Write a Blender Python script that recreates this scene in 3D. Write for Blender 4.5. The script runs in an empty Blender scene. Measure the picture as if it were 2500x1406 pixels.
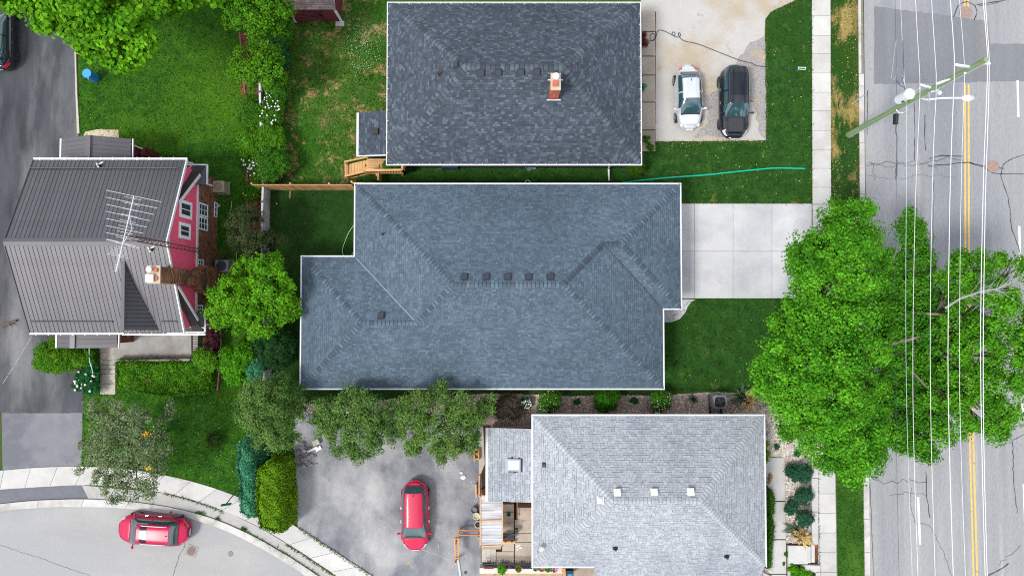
import bpy, math, random
import numpy as np
from mathutils import Vector, Matrix
random.seed(7); rng = np.random.default_rng(7)
scene = bpy.context.scene
COL = scene.collection
R = math.radians
# ---------------------------------------------------------------- camera, sky, sun, exposure
CAM_H, FPX, TILT = 44.0, 1667.0, math.atan(52/1667)
cam_d = bpy.data.cameras.new('camera'); cam = bpy.data.objects.new('camera', cam_d); COL.objects.link(cam)
cam.location = (0, 0, CAM_H); cam.rotation_euler = (TILT, 0, 0)
cam_d.sensor_width = 36; cam_d.lens = 36*FPX/2500; cam_d.clip_end = 2000; cam_d.clip_start = 0.5
scene.camera = cam
SUN_EL, SUN_AZ = 57.0, 238.0          # azimuth clockwise from +Y (north)
SUN_E, SKY_S, EXPO = 1.35, 0.086, 1.24
sun_d = bpy.data.lights.new('sun', 'SUN'); sun = bpy.data.objects.new('sun', sun_d); COL.objects.link(sun)
sun_d.energy = SUN_E; sun_d.angle = R(13); sun_d.color = (1.0, 0.975, 0.94)
sd = Vector((math.sin(R(SUN_AZ))*math.cos(R(SUN_EL)), math.cos(R(SUN_AZ))*math.cos(R(SUN_EL)), math.sin(R(SUN_EL))))
sun.rotation_euler = (-sd).to_track_quat('-Z', 'Y').to_euler(); sun.location = sd*120
W = bpy.data.worlds.new('World'); scene.world = W; W.use_nodes = True
nt = W.node_tree; nt.nodes.clear()
def _n(t, k, **kw):
    n = t.nodes.new(k)
    for a, b in kw.items(): setattr(n, a, b)
    return n
sky = _n(nt, 'ShaderNodeTexSky', sky_type='NISHITA', sun_disc=False, sun_elevation=R(SUN_EL), sun_rotation=R(SUN_AZ), air_density=1.0, dust_density=2.5, ozone_density=1.0)
tc = _n(nt, 'ShaderNodeTexCoord'); cn = _n(nt, 'ShaderNodeTexNoise'); cn.inputs['Scale'].default_value = 2.6; cn.inputs['Detail'].default_value = 7; cn.inputs['Roughness'].default_value = .55
cr = _n(nt, 'ShaderNodeValToRGB'); cr.color_ramp.elements[0].position = .38; cr.color_ramp.elements[1].position = .56
cr.color_ramp.elements[0].color = (.0,.0,.0,1); cr.color_ramp.elements[1].color = (1,1,1,1)
cm = _n(nt, 'ShaderNodeMix', data_type='RGBA'); cm.inputs['B'].default_value = (7.2, 7.3, 7.6, 1)
bg = _n(nt, 'ShaderNodeBackground'); bg.inputs['Strength'].default_value = SKY_S
wo = _n(nt, 'ShaderNodeOutputWorld')
L = nt.links.new
L(tc.outputs['Generated'], cn.inputs['Vector']); L(cn.outputs['Fac'], cr.inputs['Fac']); L(cr.outputs['Color'], cm.inputs['Factor'])
L(sky.outputs['Color'], cm.inputs['A']); L(cm.outputs['Result'], bg.inputs['Color']); L(bg.outputs['Background'], wo.inputs['Surface'])
vs = scene.view_settings; vs.view_transform = 'Standard'; vs.look = 'None'; vs.exposure = EXPO; vs.gamma = 1; vs.use_curve_mapping = False
scene.render.resolution_x, scene.render.resolution_y = 1024, 575
scene.cycles.max_bounces = 6; scene.cycles.transparent_max_bounces = 6; scene.cycles.use_denoising = False; scene.cycles.pixel_filter_type = 'BLACKMAN_HARRIS'; scene.cycles.filter_width = 1.1

# ---------------------------------------------------------------- helpers
_c, _s = math.cos(TILT), math.sin(TILT)
def G(px, py, z=0.0):
    """world point at height z that the photograph shows at pixel px, py"""
    dx, dy = (px-1250)/FPX, -(py-703)/FPX
    k = (z-CAM_H)/(dy*_s-_c)
    return Vector((dx*k, (dy*_c+_s)*k, z))
def G2(px, py, z=0.0): return tuple(G(px, py, z)[:2])
def SC(z=0.0): return (CAM_H-z)/FPX          # metres per photo pixel at height z

ORG = {}
def thing(name, label, cat, loc=(0, 0, 0), rz=0.0, group=None, local=False):
    o = bpy.data.objects.new(name, None); COL.objects.link(o)
    o.location = loc; o.rotation_euler = (0, 0, rz); o.empty_display_size = .3
    o['label'] = label; o['category'] = cat
    if group: o['group'] = group
    ORG[o] = Vector((0, 0, 0)) if local else Vector(loc)
    return o
def tag(o, label, cat, group=None):
    o['label'] = label; o['category'] = cat
    if group: o['group'] = group
    return o
def structure(o): o['kind'] = 'structure'; return o
def stuff(o): o['kind'] = 'stuff'; return o
def link(name, me, parent=None, mw=None):
    o = bpy.data.objects.new(name, me); COL.objects.link(o)
    if parent is not None:
        o.parent = parent; ORG[o] = ORG.get(parent, Vector((0, 0, 0)))
    if mw is not None:
        mw = mw.copy(); mw.translation = mw.translation - ORG.get(parent, Vector((0, 0, 0))) if parent is not None else mw.translation
        o.matrix_local = mw
    return o
def copy_tree(o, parent=None, loc=None, rz=None):
    c = o.copy(); COL.objects.link(c); c.parent = parent
    if loc is not None: c.location = loc
    if rz is not None: c.rotation_euler = (0, 0, rz)
    for ch in list(o.children): copy_tree(ch, c)
    return c
def own(o, label):
    o['label'] = label; return o

class MB:
    def __init__(self): self.v, self.f, self.m = [], [], []
    def add(self, vs, fs, mi=0):
        b = len(self.v); self.v.extend(tuple(p) for p in vs)
        for q in fs: self.f.append(tuple(b+i for i in q)); self.m.append(mi)
        return self
    def quad(self, a, b, c, d, mi=0): return self.add((a, b, c, d), ((0, 1, 2, 3),), mi)
    def box(self, c, s, rz=0.0, mi=0, taper=1.0):
        x, y, z = c; hx, hy, hz = s[0]/2, s[1]/2, s[2]/2; ca, sa = math.cos(rz), math.sin(rz); vs = []
        for k in (-1, 1):
            t = taper if k > 0 else 1
            for i, j in ((-1, -1), (1, -1), (1, 1), (-1, 1)):
                a, b = i*hx*t, j*hy*t; vs.append((x+a*ca-b*sa, y+a*sa+b*ca, z+k*hz))
        return self.add(vs, ((3, 2, 1, 0), (4, 5, 6, 7), (0, 1, 5, 4), (1, 2, 6, 5), (2, 3, 7, 6), (3, 0, 4, 7)), mi)
    def beam(self, a, b, w, h, mi=0, up=(0, 0, 1)):
        a, b = Vector(a), Vector(b); d = (b-a).normalized(); u = Vector(up)
        if abs(d.dot(u)) > .98: u = Vector((0, 1, 0))
        s = d.cross(u).normalized(); u = s.cross(d).normalized(); s = s*w/2; u = u*h/2
        return self.add((a-s-u, a+s-u, a+s+u, a-s+u, b-s-u, b+s-u, b+s+u, b-s+u),
                        ((0, 1, 2, 3), (7, 6, 5, 4), (4, 5, 1, 0), (5, 6, 2, 1), (6, 7, 3, 2), (7, 4, 0, 3)), mi)
    def tube(self, pts, r, n=6, mi=0, cap=True):
        pts = [Vector(p) for p in pts]; rs = r if isinstance(r, (list, tuple)) else [r]*len(pts)
        vs, fs = [], []; pu = None
        for i, p in enumerate(pts):
            d = (pts[min(i+1, len(pts)-1)]-pts[max(i-1, 0)])
            d = d.normalized() if d.length > 1e-9 else Vector((0, 0, 1))
            if pu is None: pu = d.orthogonal().normalized()
            s = d.cross(pu); s = s.normalized() if s.length > 1e-6 else d.orthogonal().normalized()
            pu = s.cross(d).normalized()
            for k in range(n):
                t = 2*math.pi*k/n; vs.append(p+(pu*math.cos(t)+s*math.sin(t))*rs[i])
        for i in range(len(pts)-1):
            for k in range(n):
                k2 = (k+1) % n; fs.append((i*n+k, i*n+k2, (i+1)*n+k2, (i+1)*n+k))
        if cap: fs.append(tuple(range(n))); fs.append(tuple(range((len(pts)-1)*n, len(pts)*n))[::-1])
        return self.add(vs, fs, mi)
    def cyl(self, c, r, h, n=20, mi=0, r2=None): return self.lathe(c, [(r, 0), (r if r2 is None else r2, h)], n, mi, True)
    def lathe(self, c, prof, n=20, mi=0, cap=True):
        x, y, z = c; vs, fs = [], []
        for (r, h) in prof:
            for k in range(n):
                t = 2*math.pi*k/n; vs.append((x+r*math.cos(t), y+r*math.sin(t), z+h))
        for i in range(len(prof)-1):
            for k in range(n):
                k2 = (k+1) % n; fs.append((i*n+k, i*n+k2, (i+1)*n+k2, (i+1)*n+k))
        if cap: fs.append(tuple(range(n))[::-1]); fs.append(tuple(range((len(prof)-1)*n, len(prof)*n)))
        return self.add(vs, fs, mi)
    def prism(self, poly, z0, z1, mi=0, bottom=True):
        n = len(poly); ar = sum(poly[i][0]*poly[(i+1) % n][1]-poly[(i+1) % n][0]*poly[i][1] for i in range(n))
        if ar < 0: poly = poly[::-1]
        vs = [(p[0], p[1], z0) for p in poly]+[(p[0], p[1], z1) for p in poly]
        fs = [tuple(range(n, 2*n))]+[(i, (i+1) % n, n+(i+1) % n, n+i) for i in range(n)]
        if bottom: fs.append(tuple(range(n))[::-1])
        return self.add(vs, fs, mi)
    def blob(self, c, r, mi=0, n=8, m=5, jit=.0):
        x, y, z = c; rx, ry, rz = r if isinstance(r, (tuple, list)) else (r, r, r); vs, fs = [], []
        for i in range(m+1):
            a = math.pi*i/m-math.pi/2
            for k in range(n):
                t = 2*math.pi*k/n; q = 1+random.uniform(-jit, jit)
                vs.append((x+rx*math.cos(a)*math.cos(t)*q, y+ry*math.cos(a)*math.sin(t)*q, z+rz*math.sin(a)*q))
        for i in range(m):
            for k in range(n):
                k2 = (k+1) % n; fs.append((i*n+k, i*n+k2, (i+1)*n+k2, (i+1)*n+k))
        return self.add(vs, fs, mi)
    def mesh(self, name, mats, off=Vector((0, 0, 0)), smooth=False):
        me = bpy.data.meshes.new(name)
        me.from_pydata([(a[0]-off[0], a[1]-off[1], a[2]-off[2]) for a in self.v], [], self.f)
        for m in (mats if isinstance(mats, (list, tuple)) else [mats]): me.materials.append(m)
        me.polygons.foreach_set('material_index', self.m)
        if smooth: me.polygons.foreach_set('use_smooth', [True]*len(self.f))
        me.update(); return me
    def build(self, name, mats, parent=None, smooth=False, bevel=0):
        off = ORG.get(parent, Vector((0, 0, 0))) if parent is not None else Vector((0, 0, 0))
        o = link(name, self.mesh(name, mats, off, smooth), parent)
        if bevel:
            b = o.modifiers.new('bevel', 'BEVEL'); b.width = bevel; b.segments = 2; b.limit_method = 'ANGLE'; b.angle_limit = R(40)
        return o

# ---------------------------------------------------------------- materials
MATS = {}
def mat(name, c1, c2=None, scale=2.0, c3=None, big=.25, bigpos=(.5, .62), fine=40.0, fa=.15, rough=.8, bump=.0, stretch=(1, 1, 1), spec=.3, metal=0.0,
        isl=0.0, obr=0.0, steps=None, coat=0.0, c4=None, c4scale=1.2, c4pos=(.58, .66), detail=5.0, trans=0.0, emis=None):
    if name in MATS: return MATS[name]
    m = bpy.data.materials.new(name); MATS[name] = m; m.use_nodes = True; t = m.node_tree; t.nodes.clear(); l = t.links.new
    out = _n(t, 'ShaderNodeOutputMaterial'); bs = _n(t, 'ShaderNodeBsdfPrincipled'); l(bs.outputs[0], out.inputs[0])
    bs.inputs['Roughness'].default_value = rough; bs.inputs['Metallic'].default_value = metal; bs.inputs['Specular IOR Level'].default_value = spec
    bs.inputs['Coat Weight'].default_value = coat; bs.inputs['Coat Roughness'].default_value = .04
    tcx = _n(t, 'ShaderNodeTexCoord'); mp = _n(t, 'ShaderNodeMapping'); mp.inputs['Scale'].default_value = stretch; l(tcx.outputs['Object'], mp.inputs['Vector'])
    def noise(s, d=5.0, r=.6, vec=None):
        n = _n(t, 'ShaderNodeTexNoise'); n.inputs['Scale'].default_value = s; n.inputs['Detail'].default_value = d; n.inputs['Roughness'].default_value = r
        l(vec or mp.outputs['Vector'], n.inputs['Vector']); return n.outputs['Fac']
    def ramp(src, a, b, ca=(0, 0, 0), cb=(1, 1, 1)):
        n = _n(t, 'ShaderNodeValToRGB'); e = n.color_ramp.elements; e[0].position = a; e[1].position = b
        e[0].color = (*ca[:3], 1); e[1].color = (*cb[:3], 1); l(src, n.inputs['Fac']); return n
    def mixc(f, a, b, mode='MIX'):
        n = _n(t, 'ShaderNodeMix', data_type='RGBA', blend_type=mode)
        for s, k in ((f, 'Factor'), (a, 'A'), (b, 'B')):
            if hasattr(s, 'is_linked'): l(s, n.inputs[k])
            elif k == 'Factor': n.inputs[k].default_value = s
            else: n.inputs[k].default_value = (*s[:3], 1)
        return n.outputs['Result']
    def math_(op, a, b):
        n = _n(t, 'ShaderNodeMath', operation=op)
        for i, s in enumerate((a, b)):
            if hasattr(s, 'is_linked'): l(s, n.inputs[i])
            else: n.inputs[i].default_value = s
        return n.outputs[0]
    if c2 is None: c2 = c1
    col = ramp(noise(scale, detail), .32, .68, c1, c2).outputs['Color']
    if c3 is not None: col = mixc(ramp(noise(big, 6), *bigpos).outputs['Color'], col, c3)
    if c4 is not None: col = mixc(ramp(noise(c4scale, 8, .7), *c4pos).outputs['Color'], col, c4)
    if isl or obr or steps:
        src = None
        if isl or steps:
            gi = _n(t, 'ShaderNodeNewGeometry'); src = gi.outputs['Random Per Island']
        if obr:
            oi = _n(t, 'ShaderNodeObjectInfo')
            src = oi.outputs['Random'] if src is None else math_('FRACT', math_('ADD', src, oi.outputs['Random']), 0)
        if steps:
            rp = _n(t, 'ShaderNodeValToRGB'); rp.color_ramp.interpolation = 'CONSTANT'; e = rp.color_ramp.elements
            while len(e) < len(steps): e.new(.5)
            for i, (p, v) in enumerate(steps): e[i].position = p; e[i].color = (v, v, v, 1) if not isinstance(v, tuple) else (*v, 1)
            l(src, rp.inputs['Fac']); col = mixc(1.0, col, rp.outputs['Color'], 'MULTIPLY')
        else:
            a = isl or obr; col = mixc(1.0, col, ramp(src, 0, 1, (1-a,)*3, (1+a,)*3).outputs['Color'], 'MULTIPLY')
    fn = noise(fine, 3, .7)
    if fa: col = mixc(1.0, col, ramp(fn, .3, .7, (1-fa,)*3, (1+fa,)*3).outputs['Color'], 'MULTIPLY')
    l(col, bs.inputs['Base Color'])
    if emis: bs.inputs['Emission Color'].default_value = (*emis[:3], 1); bs.inputs['Emission Strength'].default_value = emis[3]
    if bump:
        b = _n(t, 'ShaderNodeBump'); b.inputs['Strength'].default_value = min(1, bump); b.inputs['Distance'].default_value = .02; l(fn, b.inputs['Height']); l(b.outputs[0], bs.inputs['Normal'])
    if trans:
        tr = _n(t, 'ShaderNodeBsdfTranslucent'); l(col, tr.inputs['Color']); ms = _n(t, 'ShaderNodeMixShader'); ms.inputs[0].default_value = trans
        l(bs.outputs[0], ms.inputs[1]); l(tr.outputs[0], ms.inputs[2]); l(ms.outputs[0], out.inputs[0])
    return m
def leafm(name, c1, c2, trans=.3, isl=.45, scale=.7, rough=.5, c3=None): return mat(name, c1, c2, scale=scale, fa=0, rough=.75, isl=isl, trans=trans, spec=.08, c3=c3, big=.9, bigpos=(.55, .7))
def paint(name, c, rough=.35, metal=0, coat=0, spec=.5, fa=.03): return mat(name, c, c, fa=fa, rough=rough, metal=metal, coat=coat, spec=spec)
white = mat('white_trim', (.54, .55, .56), (.62, .63, .64), scale=6, fa=.04, rough=.5)
# ---------------------------------------------------------------- ground materials
M = MATS
sod = mat('sod', (.010, .043, .007), (.028, .088, .012), scale=1.6, c3=(.018, .060, .007), big=.3, c4=(.17, .135, .04), c4scale=.9, c4pos=(.61, .74), fine=26, fa=.5, rough=.9, bump=.6, stretch=(1, 1, 1), spec=.1)
sod_dry = mat('sod_dry', (.012, .048, .007), (.022, .070, .010), scale=1.1, c3=(.020, .060, .006), big=.18, c4=(.27, .20, .07), c4scale=.42, c4pos=(.50, .60), fine=26, fa=.5, rough=.9, bump=.6, stretch=(1.8, .8, 1), spec=.1)
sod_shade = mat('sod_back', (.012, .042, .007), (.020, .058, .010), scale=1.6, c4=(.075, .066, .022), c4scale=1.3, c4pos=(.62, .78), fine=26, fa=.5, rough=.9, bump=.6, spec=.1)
lawn_m = mat('lawn', (.013, .062, .005), (.040, .124, .008), scale=1.5, c3=(.062, .155, .007), big=.13, bigpos=(.50, .70), fine=24, fa=.45, rough=.9, bump=.6, spec=.1)
yard_m = mat('rough_yard', (.034, .098, .011), (.060, .125, .017), scale=.9, c3=(.027, .100, .008), big=.16, c4=(.27, .19, .085), c4scale=.8, c4pos=(.525, .61), fine=24, fa=.5, rough=.95, bump=.7, spec=.1)
base_m = mat('base_soil', (.03, .075, .010), (.05, .10, .016), scale=.4, c4=(.09, .06, .03), c4scale=.3, fine=18, fa=.4, rough=.95, bump=.5, spec=.1)
mulch_m = mat('mulch', (.11, .035, .018), (.19, .075, .04), scale=7, c3=(.05, .03, .02), big=1.2, fine=45, fa=.6, rough=.95, bump=1, spec=.1)
soil_m = mat('soil', (.04, .025, .016), (.08, .05, .03), scale=4, fine=40, fa=.6, rough=.95, bump=1, spec=.1)
road_m = mat('road_asphalt', (.225, .235, .246), (.295, .297, .297), scale=.8, c3=(.20, .212, .23), big=.3, bigpos=(.5, .62), c4=(.345, .335, .325), c4scale=.7, c4pos=(.60, .74), fine=70, fa=.24, rough=.88, bump=.3, stretch=(1, .05, 1), spec=.2)
patch_m = mat('road_patch', (.15, .158, .172), (.185, .192, .204), scale=.9, c3=(.20, .19, .185), big=.4, bigpos=(.55, .66), fine=70, fa=.2, rough=.88, bump=.3, stretch=(1, .08, 1), spec=.2)
street_m = mat('side_street_asphalt', (.285, .285, .28), (.335, .333, .325), scale=.5, c3=(.29, .295, .305), big=.2, fine=80, fa=.16, rough=.9, bump=.3, stretch=(.4, 1, 1), spec=.2)
drive_m = mat('sealed_driveway', (.027, .030, .037), (.072, .077, .085), scale=.7, c3=(.175, .178, .18), big=.25, bigpos=(.48, .68), fine=60, fa=.25, rough=.8, bump=.4, stretch=(1.2, .3, 1), spec=.3)
drive2_m = mat('worn_driveway', (.15, .155, .175), (.195, .20, .215), scale=.7, c3=(.125, .13, .15), big=.3, fine=60, fa=.18, rough=.85, bump=.4, spec=.2)
lot_m = mat('parking_asphalt', (.12, .128, .145), (.245, .25, .26), scale=.8, c3=(.36, .357, .35), big=.30, bigpos=(.47, .68), c4=(.30, .265, .19), c4scale=.5, c4pos=(.64, .72), fine=55, fa=.22, rough=.85, bump=.5, stretch=(1, .7, 1), spec=.25)
ndrive_m = mat('dirty_concrete', (.37, .355, .325), (.43, .42, .40), scale=.45, c3=(.36, .305, .225), big=.28, bigpos=(.5, .64), c4=(.27, .20, .12), c4scale=.8, c4pos=(.6, .72), fine=60, fa=.14, rough=.9, bump=.3, spec=.2)
gravel_drive_m = mat('driveway_gravel', (.22, .21, .205), (.33, .31, .30), scale=9, c3=(.34, .28, .19), big=.5, bigpos=(.5, .62), fine=30, fa=.5, rough=.95, bump=1, spec=.2)
conc_m = mat('new_concrete', (.43, .435, .44), (.48, .48, .475), scale=.8, c3=(.35, .357, .375), big=.35, bigpos=(.45, .66), c4=(.40, .355, .345), c4scale=.35, c4pos=(.60, .74), fine=60, fa=.08, rough=.85, bump=.1, spec=.2, obr=.05)
walk_m = mat('sidewalk_concrete', (.43, .425, .405), (.49, .485, .465), scale=1.2, c3=(.40, .39, .365), big=.5, fine=50, fa=.1, rough=.9, bump=.2, spec=.2, obr=.09)
patio_m = mat('aggregate_concrete', (.34, .29, .235), (.42, .36, .295), scale=1.2, c3=(.30, .255, .21), big=.5, fine=45, fa=.16, rough=.9, bump=.4, spec=.2, obr=.07)
greyc_m = mat('grey_concrete', (.26, .26, .245), (.34, .335, .315), scale=1.0, c3=(.22, .21, .19), big=.4, fine=50, fa=.2, rough=.9, bump=.4, spec=.2)
kerb_m = mat('kerb_concrete', (.42, .41, .39), (.50, .49, .47), scale=2, c3=(.36, .34, .31), big=.6, fine=45, fa=.12, rough=.9, bump=.2, spec=.2, obr=.06)
yellow_m = mat('yellow_line', (.54, .35, .10), (.66, .44, .14), scale=5, c4=(.26, .22, .17), c4scale=1.6, c4pos=(.60, .66), fine=30, fa=.15, rough=.8)
wline_m = mat('white_line', (.66, .66, .66), (.74, .74, .74), scale=5, c4=(.3, .3, .3), c4scale=3, c4pos=(.62, .70), fine=30, fa=.15, rough=.8)
tar_m = mat('tar_seal', (.030, .032, .045), (.055, .056, .07), scale=8, fine=30, fa=.3, rough=.6)
crack_m = mat('crack', (.075, .07, .07), (.13, .125, .12), scale=8, fine=30, fa=.3, rough=.9)

def densify(poly, step, jit):
    out = []
    for i in range(len(poly)):
        a, b = Vector(poly[i][:2]), Vector(poly[(i+1) % len(poly)][:2]); n = max(1, int((b-a).length/step)) if step else 1
        nn = Vector((-(b-a).y, (b-a).x)); nn = nn.normalized() if nn.length > 0 else nn
        for k in range(n):
            p = a+(b-a)*k/n
            if k and jit: p = p+nn*random.uniform(-jit, jit)
            out.append(tuple(p))
    return out
joint_m = mat('joint', (.16, .15, .13), (.22, .21, .19), scale=4, fa=.2, rough=.95)
AREAS = {}
def sheet(name, m, px, z, jit=0.0, step=.35, parent=None, skirt=True):
    poly = [G2(x, y) for x, y in px]
    poly = densify(poly, step if jit else 0, jit)
    b = MB(); n = len(poly)
    ar = sum(poly[i][0]*poly[(i+1) % n][1]-poly[(i+1) % n][0]*poly[i][1] for i in range(n))
    if ar < 0: poly = poly[::-1]
    b.prism(poly, -.15, z, bottom=False)
    o = b.build(name, m, parent); structure(o); AREAS[o.name] = poly
    return o
g = MB(); g.add([(-600, -600, -.02), (600, -600, -.02), (600, 600, -.02), (-600, 600, -.02)], [(0, 1, 2, 3)])
structure(g.build('ground', base_m))
# lawns and yards (each a slightly raised sheet, a few millimetres to centimetres apart)
lawnA = sheet('lawn', lawn_m, [(186, -250), (603, -250), (606, 90), (640, 90), (640, 500), (600, 560), (600, 900), (625, 960), (580, 1213), (495, 1184), (423, 1165), (345, 1140), (198, 1139), (204, 955), (240, 955), (200, 820), (195, 330)], .030, .04)
yard = sheet('yard', yard_m, [(640, -250), (946, -250), (950, 460), (640, 460)], .024)
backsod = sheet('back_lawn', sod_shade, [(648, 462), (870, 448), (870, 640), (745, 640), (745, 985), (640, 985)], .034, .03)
sideSod = sheet('side_lawn', sod, [(870, 395), (1575, 385), (1575, 345), (1870, 345), (1868, 48), (1880, 32), (1942, 2), (1942, -60), (1981, -60), (1983, 498), (1655, 498), (1655, 452), (870, 452)], .036, .05)
frontSod = sheet('front_lawn', sod, [(1610, 730), (1997, 730), (2000, 960), (1880, 985), (1850, 955), (1610, 953)], .036, .03)
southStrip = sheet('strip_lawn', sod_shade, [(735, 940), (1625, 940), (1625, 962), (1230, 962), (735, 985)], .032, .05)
boul = sheet('verge', sod_dry, [(2026, -250), (2094, -250), (2098, 497), (2028, 497)], .040, .04)
boul2 = sheet('verge', mat('verge_green', (.018, .066, .007), (.034, .10, .010), scale=1.5, c3=(.05, .12, .014), big=.4, fine=26, fa=.5, rough=.9, bump=.6, spec=.1), [(2032, 728), (2102, 728), (2110, 1500), (2044, 1500)], .040, .04)
MATS['sod']
# paved surfaces
road = sheet('road', road_m, [(2103, -700), (3600, -700), (3600, 2100), (2128, 2100)], .004)
sheet('road_patch', patch_m, [(2134, 16), (2412, 52), (2418, 108), (2700, 104), (2700, 195), (2134, 206)], .008, .03, .4, road)
street = sheet('side_street', street_m, [(-900, 1266), (0, 1247), (113, 1236.5), (232, 1236), (358, 1243), (485, 1267), (601, 1315), (704, 1376), (800, 1436), (1000, 1570), (1000, 2100), (-900, 2100)], .006, .0)
drive = sheet('driveway', drive_m, [(-900, -400), (184, -250), (184, 95), (193, 330), (196, 620), (200, 860), (205, 1006), (-900, 1012)], .044, .02)
sheet('driveway_apron', drive2_m, [(5, 1006), (203, 1008), (200, 1140), (100, 1141), (8, 1150)], .046, .02)
sheet('driveway_flare', mat('flare_asphalt', (.115, .12, .14), (.15, .155, .175), scale=1, fine=60, fa=.2, rough=.85, bump=.4), [(-60, 1196), (82, 1187), (205, 1183), (217, 1216), (113, 1220), (-60, 1234)], .012)
sheet('street_verge', mat('verge_concrete', (.33, .325, .31), (.39, .38, .365), scale=1.5, c4=(.14, .16, .06), c4scale=1.1, c4pos=(.66, .74), fine=50, fa=.2, rough=.9), [(200, 1184), (403, 1203), (485, 1226), (560, 1251), (640, 1290), (704, 1329), (817, 1405), (960, 1500), (930, 1520), (779, 1408), (712, 1363), (603, 1299), (480, 1258), (358, 1230), (229, 1220), (216, 1216)], .014)
lot = sheet('parking_lot', lot_m, [(716, 1030), (760, 975), (1172, 1000), (1180, 1406), (1190, 1620), (1180, 1640), (1010, 1480), (905, 1408), (800, 1335), (727, 1287)], .026, .02)
cdrive_parts = [((a, c), (b_, c), (b_, d), (a, d)) for c, d in ((498, 613.2), (614.2, 728)) for a, b_ in ((1655, 1694.5), (1695.4, 1788.6), (1789.5, 1883.6), (1884.5, 1980.5))]+[
                ((2031, 498), (2099, 498), (2099, 612), (2031, 612)), ((2031, 614), (2101, 614), (2102, 728), (2031, 728))]
cd_root = sheet('concrete_driveway', joint_m, [(1655, 499), (2099, 499), (2101, 727), (1655, 727)], .030)
def slab(name, px, m, parent, z0, z1, gap=0.0, rot=None):
    b = MB(); pts = [G2(x, y) for x, y in px]
    if gap:
        c = sum((Vector(p) for p in pts), Vector((0, 0)))/len(pts); pts = [tuple(Vector(p)+(c-Vector(p)).normalized()*gap) for p in pts]
    dz = random.uniform(-.006, .006) if gap else 0
    b.prism(pts, z0, z1+dz, bottom=False)
    return b.build(name, m, parent)
for q in cdrive_parts: slab('paving_slab', q, conc_m, cd_root, .0, .060)
slab('walkway_slab', [(1610, 752), (1655, 752), (1655, 730), (1697, 731), (1688, 737), (1681, 745), (1672, 763), (1660, 778), (1640, 786), (1610, 787)], conc_m, cd_root, 0, .064)
sheet('north_driveway', ndrive_m, [(1564, -250), (2010, -250), (1942, 0), (1884, 32), (1870, 48), (1868, 118), (1800, 165), (1770, 205), (1762, 250), (1872, 250), (1871, 343), (1600, 347), (1564, 347)], .028, .03)
sheet('gravel_patch', gravel_drive_m, [(1870, 85), (1874, 345), (1855, 330), (1840, 250), (1820, 240), (1815, 330), (1690, 335), (1730, 300), (1720, 235), (1760, 210), (1790, 165), (1830, 105)], .032, .10)
nw = sheet('side_walk', soil_m, [(1566, 30), (1601, 30), (1600, 371), (1566, 371)], .034)
for a, b_ in ((30, 78), (79, 138), (139, 184), (185, 250), (251, 318), (319, 371)): slab('paving_slab', [(1567, a), (1599, a), (1600, b_), (1567, b_)], patio_m, nw, .0, .058, .02)
# sidewalk along the main road
sw = sheet('sidewalk', joint_m, [(1981, -200), (2026, -200), (2028, 500), (2033, 730), (2045, 1500), (2001, 1500), (1992, 1110), (1983, 500)], .050)
def swx(y): return 1981+max(0, y-0)*(.0028 if y < 500 else .0) + (0 if y < 500 else 1.4+(y-500)*.0148), 2026.5+(y*.003 if y < 500 else 1.5+(y-500)*.0152)
ys = [-190, -144, -98, -52, -6, 40, 89, 133, 180, 227, 272, 320, 366, 412, 458, 499]
for a, b_ in zip(ys, ys[1:]): slab('paving_slab', [(swx(a)[0], a), (swx(a)[1], a), (swx(b_)[1], b_), (swx(b_)[0], b_)], walk_m, sw, 0, .078, .016)
ys = [500, 546, 592, 638, 684, 729, 776, 823, 870, 918, 966, 1014, 1062, 1110, 1157, 1204, 1251, 1299, 1347, 1395, 1443, 1491]
for a, b_ in zip(ys, ys[1:]): slab('paving_slab', [(swx(a)[0], a), (swx(a)[1], a), (swx(b_)[1], b_), (swx(b_)[0], b_)], walk_m, sw, 0, .078, .016)
# kerb along the main road
kerb = sheet('kerb', joint_m, [(2096, -200), (2104, -200), (2126, 1500), (2112, 1500)], .010)
ys = list(range(-196, 180, 94))+[182]+list(range(350, 500, 62))+[498]
ys = sorted(set(ys+list(range(212, 350, 138))))
for a, b_ in zip(ys, ys[1:]):
    w = 12 if a >= 180 else 6
    slab('kerb_stone', [(2093.5+a*.0085, a), (2093.5+w+a*.0085, a), (2093.5+w+b_*.0085, b_), (2093.5+b_*.0085, b_)], kerb_m, kerb, 0, .12, .012)
ys = [730, 800, 880, 960, 1040, 1105, 1175, 1266, 1346, 1426, 1500]
for a, b_ in zip(ys, ys[1:]):
    x = 2100+(a-730)*.0145; x2 = 2100+(b_-730)*.0145
    slab('kerb_stone', [(x, a), (x+13, a), (x2+13, b_), (x2, b_)], kerb_m, kerb, 0, .12, .012)
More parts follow.
